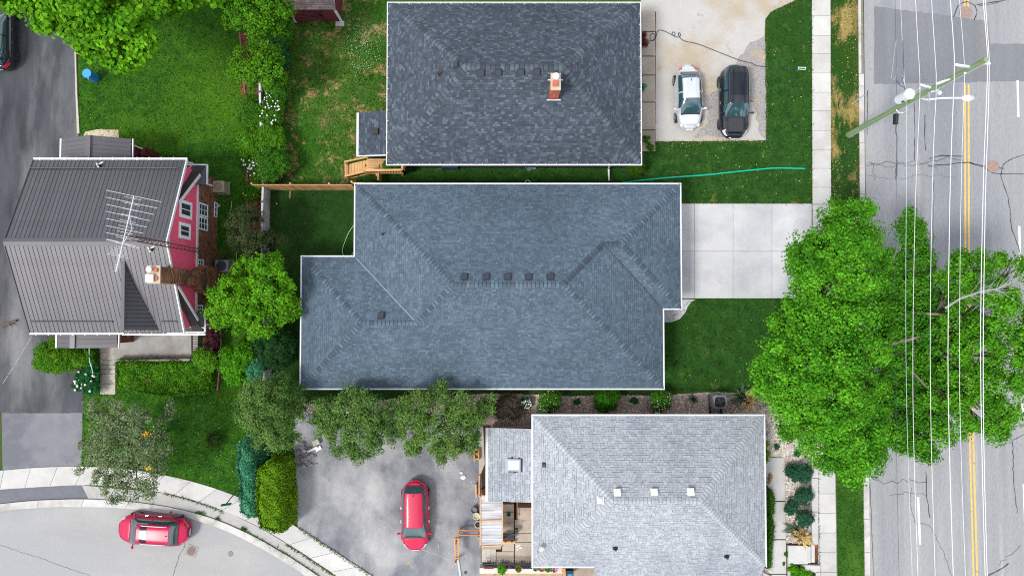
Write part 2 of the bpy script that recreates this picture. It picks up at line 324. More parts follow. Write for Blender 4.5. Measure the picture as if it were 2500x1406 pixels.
# side street: curved kerb and sidewalk, cut into stones and slabs
def polyline(pts, n):
    pts = [Vector(p) for p in pts]; L_ = [0]
    for a, b in zip(pts, pts[1:]): L_.append(L_[-1]+(b-a).length)
    out = []
    for i in range(n+1):
        s = L_[-1]*i/n; k = max(j for j in range(len(L_)) if L_[j] <= s+1e-9); k = min(k, len(pts)-2)
        out.append(pts[k]+(pts[k+1]-pts[k])*((s-L_[k])/max(1e-9, L_[k+1]-L_[k])))
    return out
def smooth(pts, it=2):
    pts = [Vector(p) for p in pts]
    for _ in range(it):
        q = [pts[0]]
        for a, b in zip(pts, pts[1:]): q += [a*.75+b*.25, a*.25+b*.75]
        pts = q+[pts[-1]]
    return pts
def band(name, piece, m, up, lo, n, z, gap):
    sub = 4
    U, Lo = polyline(smooth(up), n*sub), polyline(smooth(lo), n*sub)
    root = MB(); k = len(U)
    pl = [G2(*p) for p in U]+[G2(*p) for p in Lo[::-1]]
    root.prism(pl, -.15, z-.02, bottom=False); r = structure(root.build(name, joint_m))
    for i in range(n):
        a, b = i*sub, (i+1)*sub
        px = [tuple(p) for p in U[a:b+1]]+[tuple(p) for p in Lo[a:b+1][::-1]]
        slab(piece, px, m, r, 0, z, gap)
    return r
kl_up = [(-120, 1250), (0, 1228), (113, 1218), (229, 1216), (358, 1226), (485, 1250), (601, 1295), (712, 1359), (779, 1404), (1000, 1552)]
kl_lo = [(-120, 1270), (0, 1246), (113, 1236), (232, 1235.5), (358, 1242.5), (485, 1266.5), (601, 1314), (704, 1375), (749, 1405), (975, 1562)]
band('street_kerb', 'kerb_stone', kerb_m, kl_up, kl_lo, 11, .11, .012)
sl_up = [(-120, 1154), (0, 1148), (82, 1140), (198, 1136), (320, 1143), (423, 1162), (495, 1180), (580, 1209), (660, 1247), (731, 1287), (798, 1331), (910, 1404), (1040, 1490)]
sl_lo = [(-120, 1204), (0, 1194), (82, 1189), (201, 1182), (300, 1186), (403, 1201), (485, 1223), (560, 1250), (640, 1287), (704, 1326), (817, 1400), (960, 1498)]
band('street_sidewalk', 'paving_slab', walk_m, sl_up, sl_lo, 19, .085, .018)
# painted lines
def strip(name, m, px, w, z, parent=None, jitter=0.0, n=1):
    pts = [Vector(G2(*p)) for p in px]
    if n > 1: pts = [Vector(p) for p in polyline(pts, n)]
    if jitter: pts = [pts[0]]+[p+Vector((random.uniform(-jitter, jitter), random.uniform(-jitter, jitter))) for p in pts[1:-1]]+[pts[-1]]
    vs, fs = [], []
    for i, p in enumerate(pts):
        d = (pts[min(i+1, len(pts)-1)]-pts[max(0, i-1)]).normalized(); nn = Vector((-d.y, d.x)); ww = w*(random.uniform(.5, 1.3) if jitter else 1)/2
        vs += [(*(p+nn*ww), z), (*(p-nn*ww), z)]
    for i in range(len(pts)-1): fs.append((2*i, 2*i+1, 2*i+3, 2*i+2))
    b = MB(); b.add(vs, fs); o = b.build(name, m, parent)
    return o if parent else structure(o)
for off in (-4.3, 4.3):
    strip('yellow_line', yellow_m, [(2360+off, 206), (2361+off, 700), (2381+off, 1406), (2388+off, 1700)], .125, .012, road, n=20)
    strip('yellow_line', yellow_m, [(2358+off, -300), (2359+off, 28)], .125, .012, road)
for a, b_ in (((2484, 197), (2486, 286)), ((2488, 552), (2491, 660)), ((2495, 985), (2497, 1010)), ((2499, 1180), (2503, 1290)), ((2241, 1212), (2246, 1328))):
    strip('lane_dash', wline_m, [a, b_], .14, .012, road)
def cracks(px, w, jit, m=crack_m, seg=.25):
    L_ = sum((Vector(a)-Vector(b)).length for a, b in zip(px, px[1:]))*SC()
    strip('crack', m, px, w, .013, road, jit, max(4, int(L_/seg)))
for px, w, j, m in [
    ([(2115, 405), (2160, 398), (2210, 404), (2260, 398), (2310, 384), (2350, 392)], .05, .10, crack_m), ([(2118, 398), (2170, 408), (2230, 392), (2290, 412)], .03, .12, crack_m),
    ([(2118, 430), (2180, 438), (2260, 428), (2330, 434)], .02, .10, crack_m), ([(2125, 395), (2135, 440)], .03, .15, crack_m),
    ([(2268, 388), (2295, 380), (2350, 382)], .07, .02, tar_m), ([(2266, 406), (2320, 401), (2362, 396), (2395, 405), (2450, 412)], .06, .02, tar_m), ([(2362, 396), (2400, 408), (2425, 424), (2500, 425)], .05, .02, tar_m),
    ([(2500, 378), (2466, 388), (2448, 405), (2443, 428), (2452, 455), (2462, 482), (2470, 560), (2500, 640)], .05, .04, tar_m), ([(2258, 282), (2257, 330), (2260, 368)], .06, .02, tar_m),
    ([(2232, 240), (2233, 330), (2232, 392)], .05, .03, tar_m), ([(2118, 222), (2117, 330)], .04, .02, tar_m), ([(2280, 440), (2278, 560), (2276, 690)], .03, .05, crack_m),
    ([(2328, 42), (2340, 12), (2360, 4), (2380, 14), (2386, 32), (2378, 50)], .06, .01, tar_m), ([(2385, 12), (2440, 4), (2500, -6)], .06, .02, tar_m), ([(2390, 16), (2436, 8)], .05, .02, tar_m),
    ([(2130, 1168), (2160, 1178), (2210, 1172), (2262, 1176)], .05, .14, crack_m), ([(2170, 1208), (2220, 1200), (2260, 1210)], .03, .1, crack_m), ([(2260, 1150), (2262, 1210), (2270, 1262)], .07, .03, tar_m),
    ([(2225, 1190), (2222, 1240), (2235, 1275), (2268, 1280), (2300, 1340), (2325, 1406)], .03, .06, crack_m), ([(2472, 1075), (2474, 1160), (2483, 1252)], .05, .04, tar_m), ([(2455, 1045), (2470, 1075), (2500, 1060)], .04, .1, crack_m),
    ([(2412, 1404), (2445, 1388), (2462, 1374)], .07, .02, tar_m), ([(2440, 1380), (2462, 1350), (2490, 1330)], .03, .12, crack_m), ([(2124, 1180), (2128, 1290), (2133, 1406)], .05, .02, crack_m), ([(2455, 1045), (2500, 1038)], .05, .02, tar_m)]:
    cracks(px, w, j, m)
def sstrip(px, w, m=crack_m, j=.04, par=None): 
    L_ = sum((Vector(a)-Vector(b)).length for a, b in zip(px, px[1:]))*SC()
    strip('crack', m, px, w, .015 if par is street else .032, par, j, max(4, int(L_/.25)))
sstrip([(452, 1330), (436, 1360), (428, 1385), (422, 1406)], .035, par=street); sstrip([(452, 1330), (448, 1318), (470, 1300)], .02, par=street)
sstrip([(0, 1330), (100, 1362), (220, 1404)], .02, par=street)
for px in ([(780, 1160), (830, 1195), (890, 1240), (960, 1290), (1030, 1340), (1110, 1370)], [(780, 1160), (745, 1148)], [(1062, 1130), (1068, 1200), (1060, 1290), (1072, 1340)], [(1085, 1110), (1120, 1150)]): sstrip(px, .035, MATS.get('lot_crack') or mat('lot_crack', (.30, .29, .27), (.36, .34, .30), scale=4), .05, lot)
strip('seam', crack_m, [(5, 1007), (60, 1008), (203, 1007)], .05, .052, drive, .02, 24)

for a, b_ in (((78, 822), (66, 842)), ((64, 845), (52, 866)), ((50, 869), (38, 889)), ((34, 897), (22, 914)), ((20, 917), (8, 936))): strip('old_line', mat('faded_line', (.34, .35, .36), fa=.2), [a, b_], .028, .05, drive)
# ---------------------------------------------------------------- roofs of individual shingles
shA = mat('slate_shingle', (.072, .106, .138), (.094, .130, .164), scale=.6, c3=(.066, .095, .122), big=.16, bigpos=(.46, .66), fine=60, fa=.14, rough=.92, spec=.15, isl=1, obr=1, steps=[(0, .80), (.18, .90), (.42, 1.0), (.7, 1.08), (.9, 1.22)])
shB = mat('charcoal_shingle', (.054, .070, .090), (.068, .085, .106), scale=.6, c3=(.048, .060, .076), big=.16, bigpos=(.46, .66), fine=60, fa=.14, rough=.92, spec=.15, isl=1, obr=1, steps=[(0, .72), (.2, .86), (.5, 1.0), (.74, 1.24), (.9, 1.55)])
shC = mat('pale_shingle', (.31, .335, .36), (.355, .375, .40), scale=.45, c3=(.235, .26, .29), big=.22, bigpos=(.48, .66), fine=60, fa=.08, rough=.92, spec=.15, isl=1, obr=1, steps=[(0, .86), (.2, .95), (.55, 1.0), (.8, 1.1)])
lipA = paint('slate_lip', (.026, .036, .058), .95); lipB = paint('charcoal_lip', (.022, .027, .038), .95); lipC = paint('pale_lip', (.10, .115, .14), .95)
capA = mat('slate_cap', (.068, .098, .126), (.088, .122, .152), scale=3, fine=60, fa=.12, rough=.92, spec=.15, obr=.32); capB = mat('charcoal_cap', (.066, .083, .102), (.084, .104, .126), scale=3, fine=60, fa=.12, rough=.92, spec=.15, obr=.38); capC = mat('pale_cap', (.31, .34, .36), (.36, .385, .405), scale=3, fine=60, fa=.08, rough=.92, spec=.15, obr=.10)
deck_m = paint('roof_underlay', (.05, .055, .065), .95)
black_m = paint('black_metal', (.012, .013, .015), .45); dkgrey_m = paint('dark_grey_metal', (.026, .032, .044), .6); glass_m = paint('window_glass', (.03, .04, .05), .05, spec=.9)
blue_m = paint('light_blue_trim', (.45, .52, .56), .5)

class Plane:
    """a roof plane: plan polygon, uphill plan direction, a plan point on the eave, eave height, slope"""
    def __init__(self, poly, up, p0, ze, sl):
        self.poly = [Vector(p) for p in poly]; self.d = Vector(up).normalized(); self.e = Vector((self.d.y, -self.d.x)); self.p0 = Vector(p0); self.ze, self.sl = ze, sl
        self.cs = 1/math.sqrt(1+sl*sl); self.st = [((p-self.p0).dot(self.e), (p-self.p0).dot(self.d)) for p in self.poly]
        self.E = Vector((self.e.x, self.e.y, 0)); self.U = Vector((self.d.x, self.d.y, sl)).normalized(); self.N = self.E.cross(self.U).normalized()
        self.O = Vector((self.p0.x, self.p0.y, ze))
        self.mw = Matrix(((self.E.x, self.U.x, self.N.x, 0), (self.E.y, self.U.y, self.N.y, 0), (self.E.z, self.U.z, self.N.z, 0), (0, 0, 0, 1)))
    def z(self, x, y): return self.ze+self.sl*(Vector((x, y))-self.p0).dot(self.d)
    def P(self, s, t, h=0.0): return self.O+self.E*s+self.U*(t/self.cs)+self.N*h
    def at(self, x, y, h=0.0): return Vector((x, y, self.z(x, y)))+self.N*h
    def span(self, t):
        xs = []; st = self.st
        for (s0, t0), (s1, t1) in zip(st, st[1:]+st[:1]):
            if (t0 <= t < t1) or (t1 <= t < t0): xs.append(s0+(s1-s0)*(t-t0)/(t1-t0))
        return (min(xs), max(xs)) if len(xs) > 1 else None
def shingle_roof(planes, roof, mat_top, mat_lip, ex=.14, widths=(.16, .36), lip=.020, th=.014, lip_p=1.0, n_single=300, thick_p=.5, holes=()):
    b = MB(); cand = []
    for pl in planes:
        exp_ = ex*pl.cs; tm = max(t for s, t in pl.st); k = 0
        while k*exp_ < tm-.02:
            t0, t1 = k*exp_, min((k+1)*exp_, tm-.002)
            A, B = pl.span(t0+.003), pl.span(t1-.003)
            k += 1
            if not A: continue
            if not B: B = A
            s = min(A[0], B[0])-random.uniform(0, widths[1]); end = max(A[1], B[1])
            while s < end:
                w = random.uniform(*widths); s2 = s+w
                l0, l1, r0, r1 = max(s, A[0]), max(s, B[0]), min(s2, A[1]), min(s2, B[1])
                thick = th*(1 if random.random() < thick_p else .5); lp = random.random() < lip_p
                full = l0 == s and l1 == s and r0 == s2 and r1 == s2
                s_, s = s, s2; r0 -= .011; r1 -= .011
                if r0-l0 < .02 and r1-l1 < .02: continue
                r0, r1 = max(r0, l0+.001), max(r1, l1+.001)
                c = pl.P((l0+r1)/2, t0)
                if any(h[0] < c.x < h[1] and h[2] < c.y < h[3] for h in holes): continue
                if full and lp and thick == th and w > .2: cand.append((c.z+min(w, .4), pl, s_, s2, t0)); continue
                tab(b, pl, l0, l1, r0, r1, t0, t1, thick, lip if lp else .004)
    cand.sort(key=lambda q: -q[0]); single, rest = cand[:n_single], cand[n_single:]
    for q in rest: tab(b, q[1], q[2], q[2], q[3], q[3], q[4], q[4]+ex*q[1].cs, th, lip)
    stuff(b.build('shingle_field', [mat_top, mat_lip], roof))
    cache = {}
    for _, pl, s1, s2, t0 in single:
        w = round((s2-s1)*20)/20; key = (w, round(pl.cs, 4))
        if key not in cache:
            m = MB(); fl = type('F', (), {})(); tabl(m, w-.004, ex, th, lip); cache[key] = m.mesh('shingle', [mat_top, mat_lip])
        mw = pl.mw.copy(); mw.translation = pl.P((s1+s2)/2, t0); link('shingle', cache[key], roof, mw)
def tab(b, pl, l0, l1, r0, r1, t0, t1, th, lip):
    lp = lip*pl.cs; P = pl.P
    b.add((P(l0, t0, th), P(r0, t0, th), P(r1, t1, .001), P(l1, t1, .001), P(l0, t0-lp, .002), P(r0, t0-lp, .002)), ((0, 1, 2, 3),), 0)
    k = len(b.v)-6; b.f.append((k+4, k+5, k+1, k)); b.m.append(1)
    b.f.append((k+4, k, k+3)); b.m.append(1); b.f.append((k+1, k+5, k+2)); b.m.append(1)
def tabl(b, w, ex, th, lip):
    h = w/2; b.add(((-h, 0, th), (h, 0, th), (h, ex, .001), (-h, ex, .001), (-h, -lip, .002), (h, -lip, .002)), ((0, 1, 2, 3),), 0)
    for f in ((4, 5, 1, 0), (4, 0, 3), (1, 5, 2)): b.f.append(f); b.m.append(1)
def caps(a, b, planes, roof, m, sp=.2, w=.15, name='ridge_cap', lipm=None):
    """bent cap pieces along the line a-b (3D), shedding to the two planes"""
    a, b = Vector(a), Vector(b); X = (b-a).normalized(); hz = Vector((X.y, -X.x, 0)).normalized(); Z = hz.cross(X).normalized() if hz.cross(X).z > 0 else X.cross(hz).normalized()
    Y = Z.cross(X).normalized(); n = max(1, int((b-a).length/sp)); mp = (a+b)/2; dr = []
    for sg in (1, -1):
        q = mp+Y*sg*w; zz = max(p.z(q.x, q.y) for p in planes) if False else min(p.z(q.x, q.y) for p in planes)
        dr.append(min(-.0, (zz-q.z)))
    mb = MB(); L_ = sp*1.25
    mb.add(((0, 0, .030), (0, w, .030+dr[0]), (0, -w, .030+dr[1]), (L_, 0, .016), (L_, w, .014+dr[0]), (L_, -w, .014+dr[1]), (0, 0, .004), (0, w, .0+dr[0]), (0, -w, .0+dr[1]), (L_, w, dr[0]), (L_, -w, dr[1])),
           ((0, 3, 4, 1), (0, 2, 5, 3), (0, 1, 7, 6), (0, 6, 8, 2), (1, 4, 9, 7), (2, 8, 10, 5)))
    mb.add(((0, 0, .033), (0, w, .033+dr[0]), (.042, w, .031+dr[0]), (.042, 0, .031), (0, -w, .033+dr[1]), (.042, -w, .031+dr[1])), ((0, 3, 2, 1), (0, 4, 5, 3)), 1)
    me = mb.mesh(name, [m, lipm or m])
    for i in range(n):
        p = a+X*(i*(b-a).length/n); mw = Matrix(((X.x, Y.x, Z.x, p.x), (X.y, Y.y, Z.y, p.y), (X.z, Y.z, Z.z, p.z), (0, 0, 0, 1)))
        link(name, me, roof, mw)
def roof_deck(planes, outline, house, ze, fascia=.16, name='roof'):
    b = MB()
    for pl in planes:
        b.add([(p.x, p.y, pl.z(p.x, p.y)-.004) for p in pl.poly], [tuple(range(len(pl.poly)))])
    n = len(outline)
    b.add([(x, y, ze-.006) for x, y in outline]+[(x, y, ze-fascia) for x, y in outline], [(i, (i+1) % n, n+(i+1) % n, n+i) for i in range(n)]+[tuple(range(n, 2*n))])
    return b.build(name, deck_m, house)
def inset(poly, d):
    n = len(poly); ar = sum(poly[i][0]*poly[(i+1) % n][1]-poly[(i+1) % n][0]*poly[i][1] for i in range(n)); sg = 1 if ar > 0 else -1; out = []
    for i in range(n):
        p0, p1, p2 = Vector(poly[i-1]), Vector(poly[i]), Vector(poly[(i+1) % n]); d1, d2 = (p1-p0).normalized(), (p2-p1).normalized()
        n1, n2 = Vector((-d1.y, d1.x))*sg, Vector((-d2.y, d2.x))*sg; bis = n1+n2
        out.append(tuple(p1+bis*(d/max(.2, 1+n1.dot(n2)))))
    return out
def gutter(pts, z, house, m=None, w=.12, h=.12, closed=True, style='solid', name='gutter'):
    """eave gutter along plan points, just outside the roof edge; 'solid' has a covered top, 'open' a dark trough"""
    b = MB(); n = len(pts)
    if n == 2:
        d_ = (Vector(pts[1])-Vector(pts[0])).normalized(); out = [(p[0]+d_.y*w, p[1]-d_.x*w) for p in pts]
    else: out = inset(pts, -w)
    rng_ = range(n) if closed else range(n-1)
    for i in rng_:
        j = (i+1) % n; a, b2, c, d = pts[i], pts[j], out[j], out[i]
        if style == 'solid':
            b.add([(*a, z+.02), (*b2, z+.02), (*c, z+.02), (*d, z+.02), (*a, z-h), (*b2, z-h), (*c, z-h), (*d, z-h)], ((0, 1, 2, 3), (3, 2, 6, 7), (7, 6, 5, 4), (0, 4, 5, 1)))
        else:
            o1 = inset(pts, -w*.55)
            b.add([(*o1[i], z+.02), (*o1[j], z+.02), (*c, z+.02), (*d, z+.02), (*c, z-h), (*d, z-h), (*o1[j], z-h+.02), (*o1[i], z-h+.02)], ((0, 1, 2, 3), (3, 2, 4, 5), (1, 0, 7, 6)))
            b.add([(*a, z-h), (*b2, z-h), (*c, z-h), (*d, z-h)], ((0, 1, 2, 3),))
            L_ = (Vector(b2)-Vector(a)).length; k = max(1, int(L_/.62))
            for q in range(1, k):
                t = q/k; p, r = Vector(a).lerp(Vector(b2), t), Vector(d).lerp(Vector(c), t); b.beam((*p, z+.012), (*r, z+.012), .03, .02)
    return b.build(name, m or white, house)
def vent(px, py, pl, roof, m=None, s=.34, h=.14):
    """square box vent on a roof plane, at photo pixel px, py"""
    p = on_plane(px, py, pl); b = MB()
    b.box((0, 0, .03), (s*1.25, s*1.25, .02)); b.box((0, 0, .03+h*.35), (s*.8, s*.8, h*.6)); b.box((0, 0, .03+h*.85), (s, s, h*.35), taper=.9)
    mw = pl.mw.copy(); mw.translation = p
    return link('roof_vent', b.mesh('roof_vent', [m or dkgrey_m]), roof, mw)
def on_plane(px, py, pl):
    z = pl.ze+.5
    for _ in range(12): p = G(px, py, z); z = pl.z(p.x, p.y)
    return Vector((p.x, p.y, z))
def pipe(px, py, pl, roof, m=None, r=.05, h=.35, flash=True):
    p = on_plane(px, py, pl); b = MB(); b.cyl((p.x, p.y, p.z-.05), r, h, 10)
    if flash: b.cyl((p.x, p.y, p.z-.03), r*2.2, .07, 10, r2=r*1.2)
    return b.build('vent_pipe', m or black_m, roof)

# ---------------------------------------------------------------- the long slate-roofed house in the middle
ze, sl = 2.9, .38
xa, xb, xc, xd, y0, y1, yw, ye = -9.47, 9.07, -12.66, 10.16, -4.73, 7.55, 3.16, .05
ym = (y0+y1)/2; h = (y1-y0)/2; hw = (yw-y0)/2; yr = (y0+yw)/2; he = (y1-ye)/2; yq = (ye+y1)/2
r1, r2 = xa+h, xb-h; w1, w2 = xc+hw, xa+hw; q1, q2 = xb-he, xd-he
cN = Plane([(xa, y1), (r1, ym), (r2, ym), (q1, yq), (q2, yq), (xd, y1)], (0, -1), (0, y1), ze, sl)
cS = Plane([(xc, y0), (xb, y0), (r2, ym), (r1, ym), (w2, yr), (w1, yr)], (0, 1), (0, y0), ze, sl)
cW = Plane([(xa, yw), (xa, y1), (r1, ym), (w2, yr)], (1, 0), (xa, 0), ze, sl)
cE = Plane([(xb, y0), (xb, ye), (q1, yq), (r2, ym)], (-1, 0), (xb, 0), ze, sl)
cWW = Plane([(xc, y0), (xc, yw), (w1, yr)], (1, 0), (xc, 0), ze, sl)
cWN = Plane([(xc, yw), (xa, yw), (w2, yr), (w1, yr)], (0, -1), (0, yw), ze, sl)
cEE = Plane([(xd, ye), (xd, y1), (q2, yq)], (-1, 0), (xd, 0), ze, sl)
cES = Plane([(xb, ye), (xd, ye), (q2, yq), (q1, yq)], (0, 1), (0, ye), ze, sl)
CP = [cN, cS, cW, cE, cWW, cWN, cEE, cES]
outl = [(xc, y0), (xb, y0), (xb, ye), (xd, ye), (xd, y1), (xa, y1), (xa, yw), (xc, yw)]
hc = thing('house', 'long bungalow in the middle with a slate blue shingled hip roof and white gutters', 'house', (0, 1.4, 0))
rc = roof_deck(CP, outl, hc, ze)
siding_m = mat('white_siding', (.55, .55, .53), (.62, .62, .60), scale=2, fine=30, fa=.05, rough=.6)
wb = MB(); wb.prism(inset(outl, .42), 0, ze-.17); wb.build('wall', siding_m, hc)
gutter(outl, ze, hc, w=.08)
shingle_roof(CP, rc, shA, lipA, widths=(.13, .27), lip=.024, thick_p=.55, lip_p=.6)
zr = ze+sl*h; zw = ze+sl*hw; zq = ze+sl*he
for a, b_, pp in [((xa, y1, ze), (r1, ym, zr), (cN, cW)), ((w2, yr, zw), (r1, ym, zr), (cW, cS)), ((r1, ym, zr), (r2, ym, zr), (cN, cS)), ((xb, y0, ze), (r2, ym, zr), (cE, cS)), ((q1, yq, zq), (r2, ym, zr), (cN, cE)),
                  ((q1, yq, zq), (q2, yq, zq), (cN, cES)), ((xd, y1, ze), (q2, yq, zq), (cN, cEE)), ((xd, ye, ze), (q2, yq, zq), (cEE, cES)), ((w1, yr, zw), (w2, yr, zw), (cWN, cS)), ((xc, yw, ze), (w1, yr, zw), (cWW, cWN)), ((xc, y0, ze), (w1, yr, zw), (cWW, cS))]:
    caps(a, b_, pp, rc, mat('new_slate_cap', (.046, .062, .078), (.060, .078, .096), scale=3, fine=60, fa=.12, rough=.92, spec=.15, obr=.2) if cES in pp and cN in pp or cE in pp and cN in pp else capA, sp=.225, w=.16, lipm=lipA)
vb = MB(); vb.beam((xa+.1, yw-.1, ze+.06), (w2, yr, zw+.02), .07, .03); vb.build('valley_flashing', paint('valley_metal', (.16, .20, .26), .5), rc)
vb = MB(); vb.beam((xb-.1, ye+.1, ze+.055), (q1, yq, zq+.02), .04, .02); vb.build('valley_flashing', dkgrey_m, rc)
for x in (1134, 1187, 1240, 1291, 1344): vent(x, 677, cN, rc)
vent(931, 771, cWN, rc); pipe(935, 572, cW, rc)

# ---------------------------------------------------------------- the charcoal-roofed house to the north
ze, sl = 3.3, .585
X0, X1, Y0, Y1 = -7.43, 7.68, 8.74, 18.42
nh = (Y1-Y0)/2; nym = (Y0+Y1)/2
nN = Plane([(X1, Y1), (X0, Y1), (X0+nh, nym), (X1-nh, nym)], (0, -1), (0, Y1), ze, sl)
nS = Plane([(X0, Y0), (X1, Y0), (X1-nh, nym), (X0+nh, nym)], (0, 1), (0, Y0), ze, sl)
nW = Plane([(X0, Y1), (X0, Y0), (X0+nh, nym)], (1, 0), (X0, 0), ze, sl)
nE = Plane([(X1, Y0), (X1, Y1), (X1-nh, nym)], (-1, 0), (X1, 0), ze, sl)
outn = [(X0, Y0), (X1, Y0), (X1, Y1), (X0, Y1)]
hn = thing('house', 'northern house with a steep charcoal shingled hip roof and a small brick chimney', 'house', (0, nym, 0))
rn = roof_deck([nN, nS, nW, nE], outn, hn, ze)
navy_m = mat('navy_siding', (.020, .030, .055), (.028, .040, .068), scale=3, fine=30, fa=.1, rough=.6)
wb = MB(); wb.prism(inset(outn, .40), 0, ze-.17); wb.build('wall', navy_m, hn)
gutter(outn, ze, hn, w=.12, style='open')
shingle_roof([nN, nS, nW, nE], rn, shB, lipB, widths=(.13, .26), lip=.024, thick_p=.6, lip_p=.55)
zr = ze+sl*nh
for a, b_, pp in [((X0, Y1, ze), (X0+nh, nym, zr), (nN, nW)), ((X0, Y0, ze), (X0+nh, nym, zr), (nS, nW)), ((X1, Y1, ze), (X1-nh, nym, zr), (nN, nE)), ((X1, Y0, ze), (X1-nh, nym, zr), (nS, nE)), ((X0+nh, nym, zr), (X1-nh, nym, zr), (nN, nS))]:
    caps(a, b_, pp, rn, capB, sp=.27, w=.17, lipm=lipB)
for x, y, p in ((1175, 178, nS), (1217, 177, nS), (1272, 176, nS), (1311, 175, nS), (1115, 159, nW)): vent(x, y, p, rn, mat('vent_charcoal', (.035, .042, .052), fa=.05, rough=.7), .34)
pipe(1071, 185, nW, rn, paint('rusty_pipe', (.10, .06, .045), .7), .06, .85); b = MB(); p = on_plane(1003, 184, nW); b.box((p.x, p.y, p.z+.03), (.16, .16, .1)); b.build('roof_vent', MATS['vent_charcoal'], rn)
# south wall: windows, blue cellar cover, bins, downspout
for x0, x1 in ((1223, 1266), (1355, 1362), (1368, 1375)):
    b = MB(); a, c = G(x0, 402, 1.6), G(x1, 402, 1.6); b.box(((a.x+c.x)/2, Y0+.40-.03, 1.7), (c.x-a.x, .06, 1.0)); w_ = b.build('window', white, hn)
    b = MB(); b.box(((a.x+c.x)/2, Y0+.40-.065, 1.7), (max(.05, c.x-a.x-.14), .02, .84)); b.build('pane', glass_m, w_)
brick_red = mat('red_brick', (.23, .075, .045), (.32, .11, .07), scale=5, fine=50, fa=.2, rough=.9, isl=.3, steps=None)
mortar_m = paint('mortar', (.42, .39, .35), .95)
def brick_faces(b, corner, along, up, L_, H_, out, bl=.215, bh=.065, gap=.012, proud=.012, mi=0, hole=None):
    """rows of running-bond bricks as low boxes over a rectangle of wall"""
    corner, A, U, O_ = Vector(corner), Vector(along), Vector(up), Vector(out); rows = int(H_/(bh+gap))
    for r in range(rows):
        z = r*(bh+gap); s = -(bl/2 if r % 2 else 0)
        while s < L_:
            a, c = max(0, s), min(L_, s+bl)
            if c-a > .04 and not (hole and any(h_[0] < (a+c)/2 < h_[1] and h_[2] < z+bh/2 < h_[3] for h_ in hole)):
                p = corner+A*a+U*z; q = corner+A*c+U*z; pr = O_*(proud+random.uniform(-.004, .004)); U2 = U*bh
                b.add((p+pr, q+pr, q+pr+U2, p+pr+U2, p, q, q+U2, p+U2), ((0, 1, 2, 3), (0, 4, 5, 1), (3, 2, 6, 7), (0, 3, 7, 4), (1, 5, 6, 2)), mi)
            s += bl+gap
def chimney(parent, x0, x1, y0_, y1_, z0, z1, bm, cap_m, name='chimney', bl=.215, bh=.065):
    b = MB(); b.prism([(x0, y0_), (x1, y0_), (x1, y1_), (x0, y1_)], z0, z1); ch = b.build(name, mortar_m, parent)
    b = MB(); hh = z1-z0
    brick_faces(b, (x0, y0_, z0), (1, 0, 0), (0, 0, 1), x1-x0, hh, (0, -1, 0), bl, bh); brick_faces(b, (x1, y0_, z0), (0, 1, 0), (0, 0, 1), y1_-y0_, hh, (1, 0, 0), bl, bh)
    brick_faces(b, (x1, y1_, z0), (-1, 0, 0), (0, 0, 1), x1-x0, hh, (0, 1, 0), bl, bh); brick_faces(b, (x0, y1_, z0), (0, -1, 0), (0, 0, 1), y1_-y0_, hh, (-1, 0, 0), bl, bh)
    stuff(b.build('brick_courses', bm, ch))
    b = MB(); b.prism([(x0-.04, y0_-.04), (x1+.04, y0_-.04), (x1+.04, y1_+.04), (x0-.04, y1_+.04)], z1, z1+.10); b.build('crown', cap_m, ch)
    return ch
p = on_plane(1356, 243, nS); cap_m = mat('chimney_cap', (.42, .33, .24), (.5, .41, .31), scale=4, fine=40, fa=.15, rough=.9)
pt = G(1345, 187, p.z+1.75); pt2 = G(1368, 223, p.z+1.75); pb = G(1344, 245, p.z)
cx0, cx1 = pt.x, pt2.x; cy0 = p.y-.02; cy1 = cy0+.86
ch = chimney(hn, cx0+.02, cx1-.02, cy0, cy1, p.z-.1, p.z+1.75, mat('orange_brick', (.33, .085, .045), (.45, .13, .075), scale=5, fine=50, fa=.2, rough=.9, isl=.25), cap_m)
b = MB(); cxm = (cx0+cx1)/2; b.cyl((cxm, cy1-.2, p.z+1.85), .13, .22, 16); b.cyl((cxm, cy1-.2, p.z+2.06), .19, .05, 16, r2=.05); b.build('flue_cap', white, ch)
b = MB(); b.box((cxm-.02, cy0+.30, p.z+1.90), (.3, .3, .12)); b.build('flue_tile', mat('flue_clay', (.38, .10, .06), (.45, .14, .09), scale=4, rough=.9), ch)
b = MB(); b.beam((cx0-.16, cy1-.25, p.z+1.55), (cx1+.16, cy1-.25, p.z+1.55), .05, .07); b.beam((cx0-.14, cy0-.02, p.z-.0), (cx1+.14, cy0-.02, p.z-.0), .06, .1); b.build('bracket', white, ch)
# small lean-to west of it
zl = 2.75; a1, a2 = G(876, 276, zl), G(877, 381, zl)
ax0, ay1, ay0 = a1.x, a1.y, a2.y
annex = Plane([(ax0, ay1), (ax0, ay0), (X0+.05, ay0), (X0+.05, ay1+.1)], (1, 0), (ax0, 0), zl, .16)
ra = roof_deck([annex], [(ax0, ay0), (X0+.05, ay0), (X0+.05, ay1+.1), (ax0, ay1)], hn, zl, name='lean_to_roof')
shingle_roof([annex], ra, shB, lipB, widths=(.16, .34), n_single=0, thick_p=.6)
b = MB(); b.prism([(ax0+.35, ay0+.3), (X0+.4, ay0+.3), (X0+.4, ay1-.3), (ax0+.35, ay1-.3)], 0, zl-.15); b.build('lean_to_wall', navy_m, hn)
gutter([(ax0, ay1), (ax0, ay0)], zl, hn, w=.13, closed=False); b = MB(); b.beam((ax0-.1, ay0-.02, zl), (X0, ay0-.02, zl+.16*(X0-ax0)), .06, .12); b.build('fascia', white, hn)
vent(918, 322, annex, ra, black_m, .36, .12)

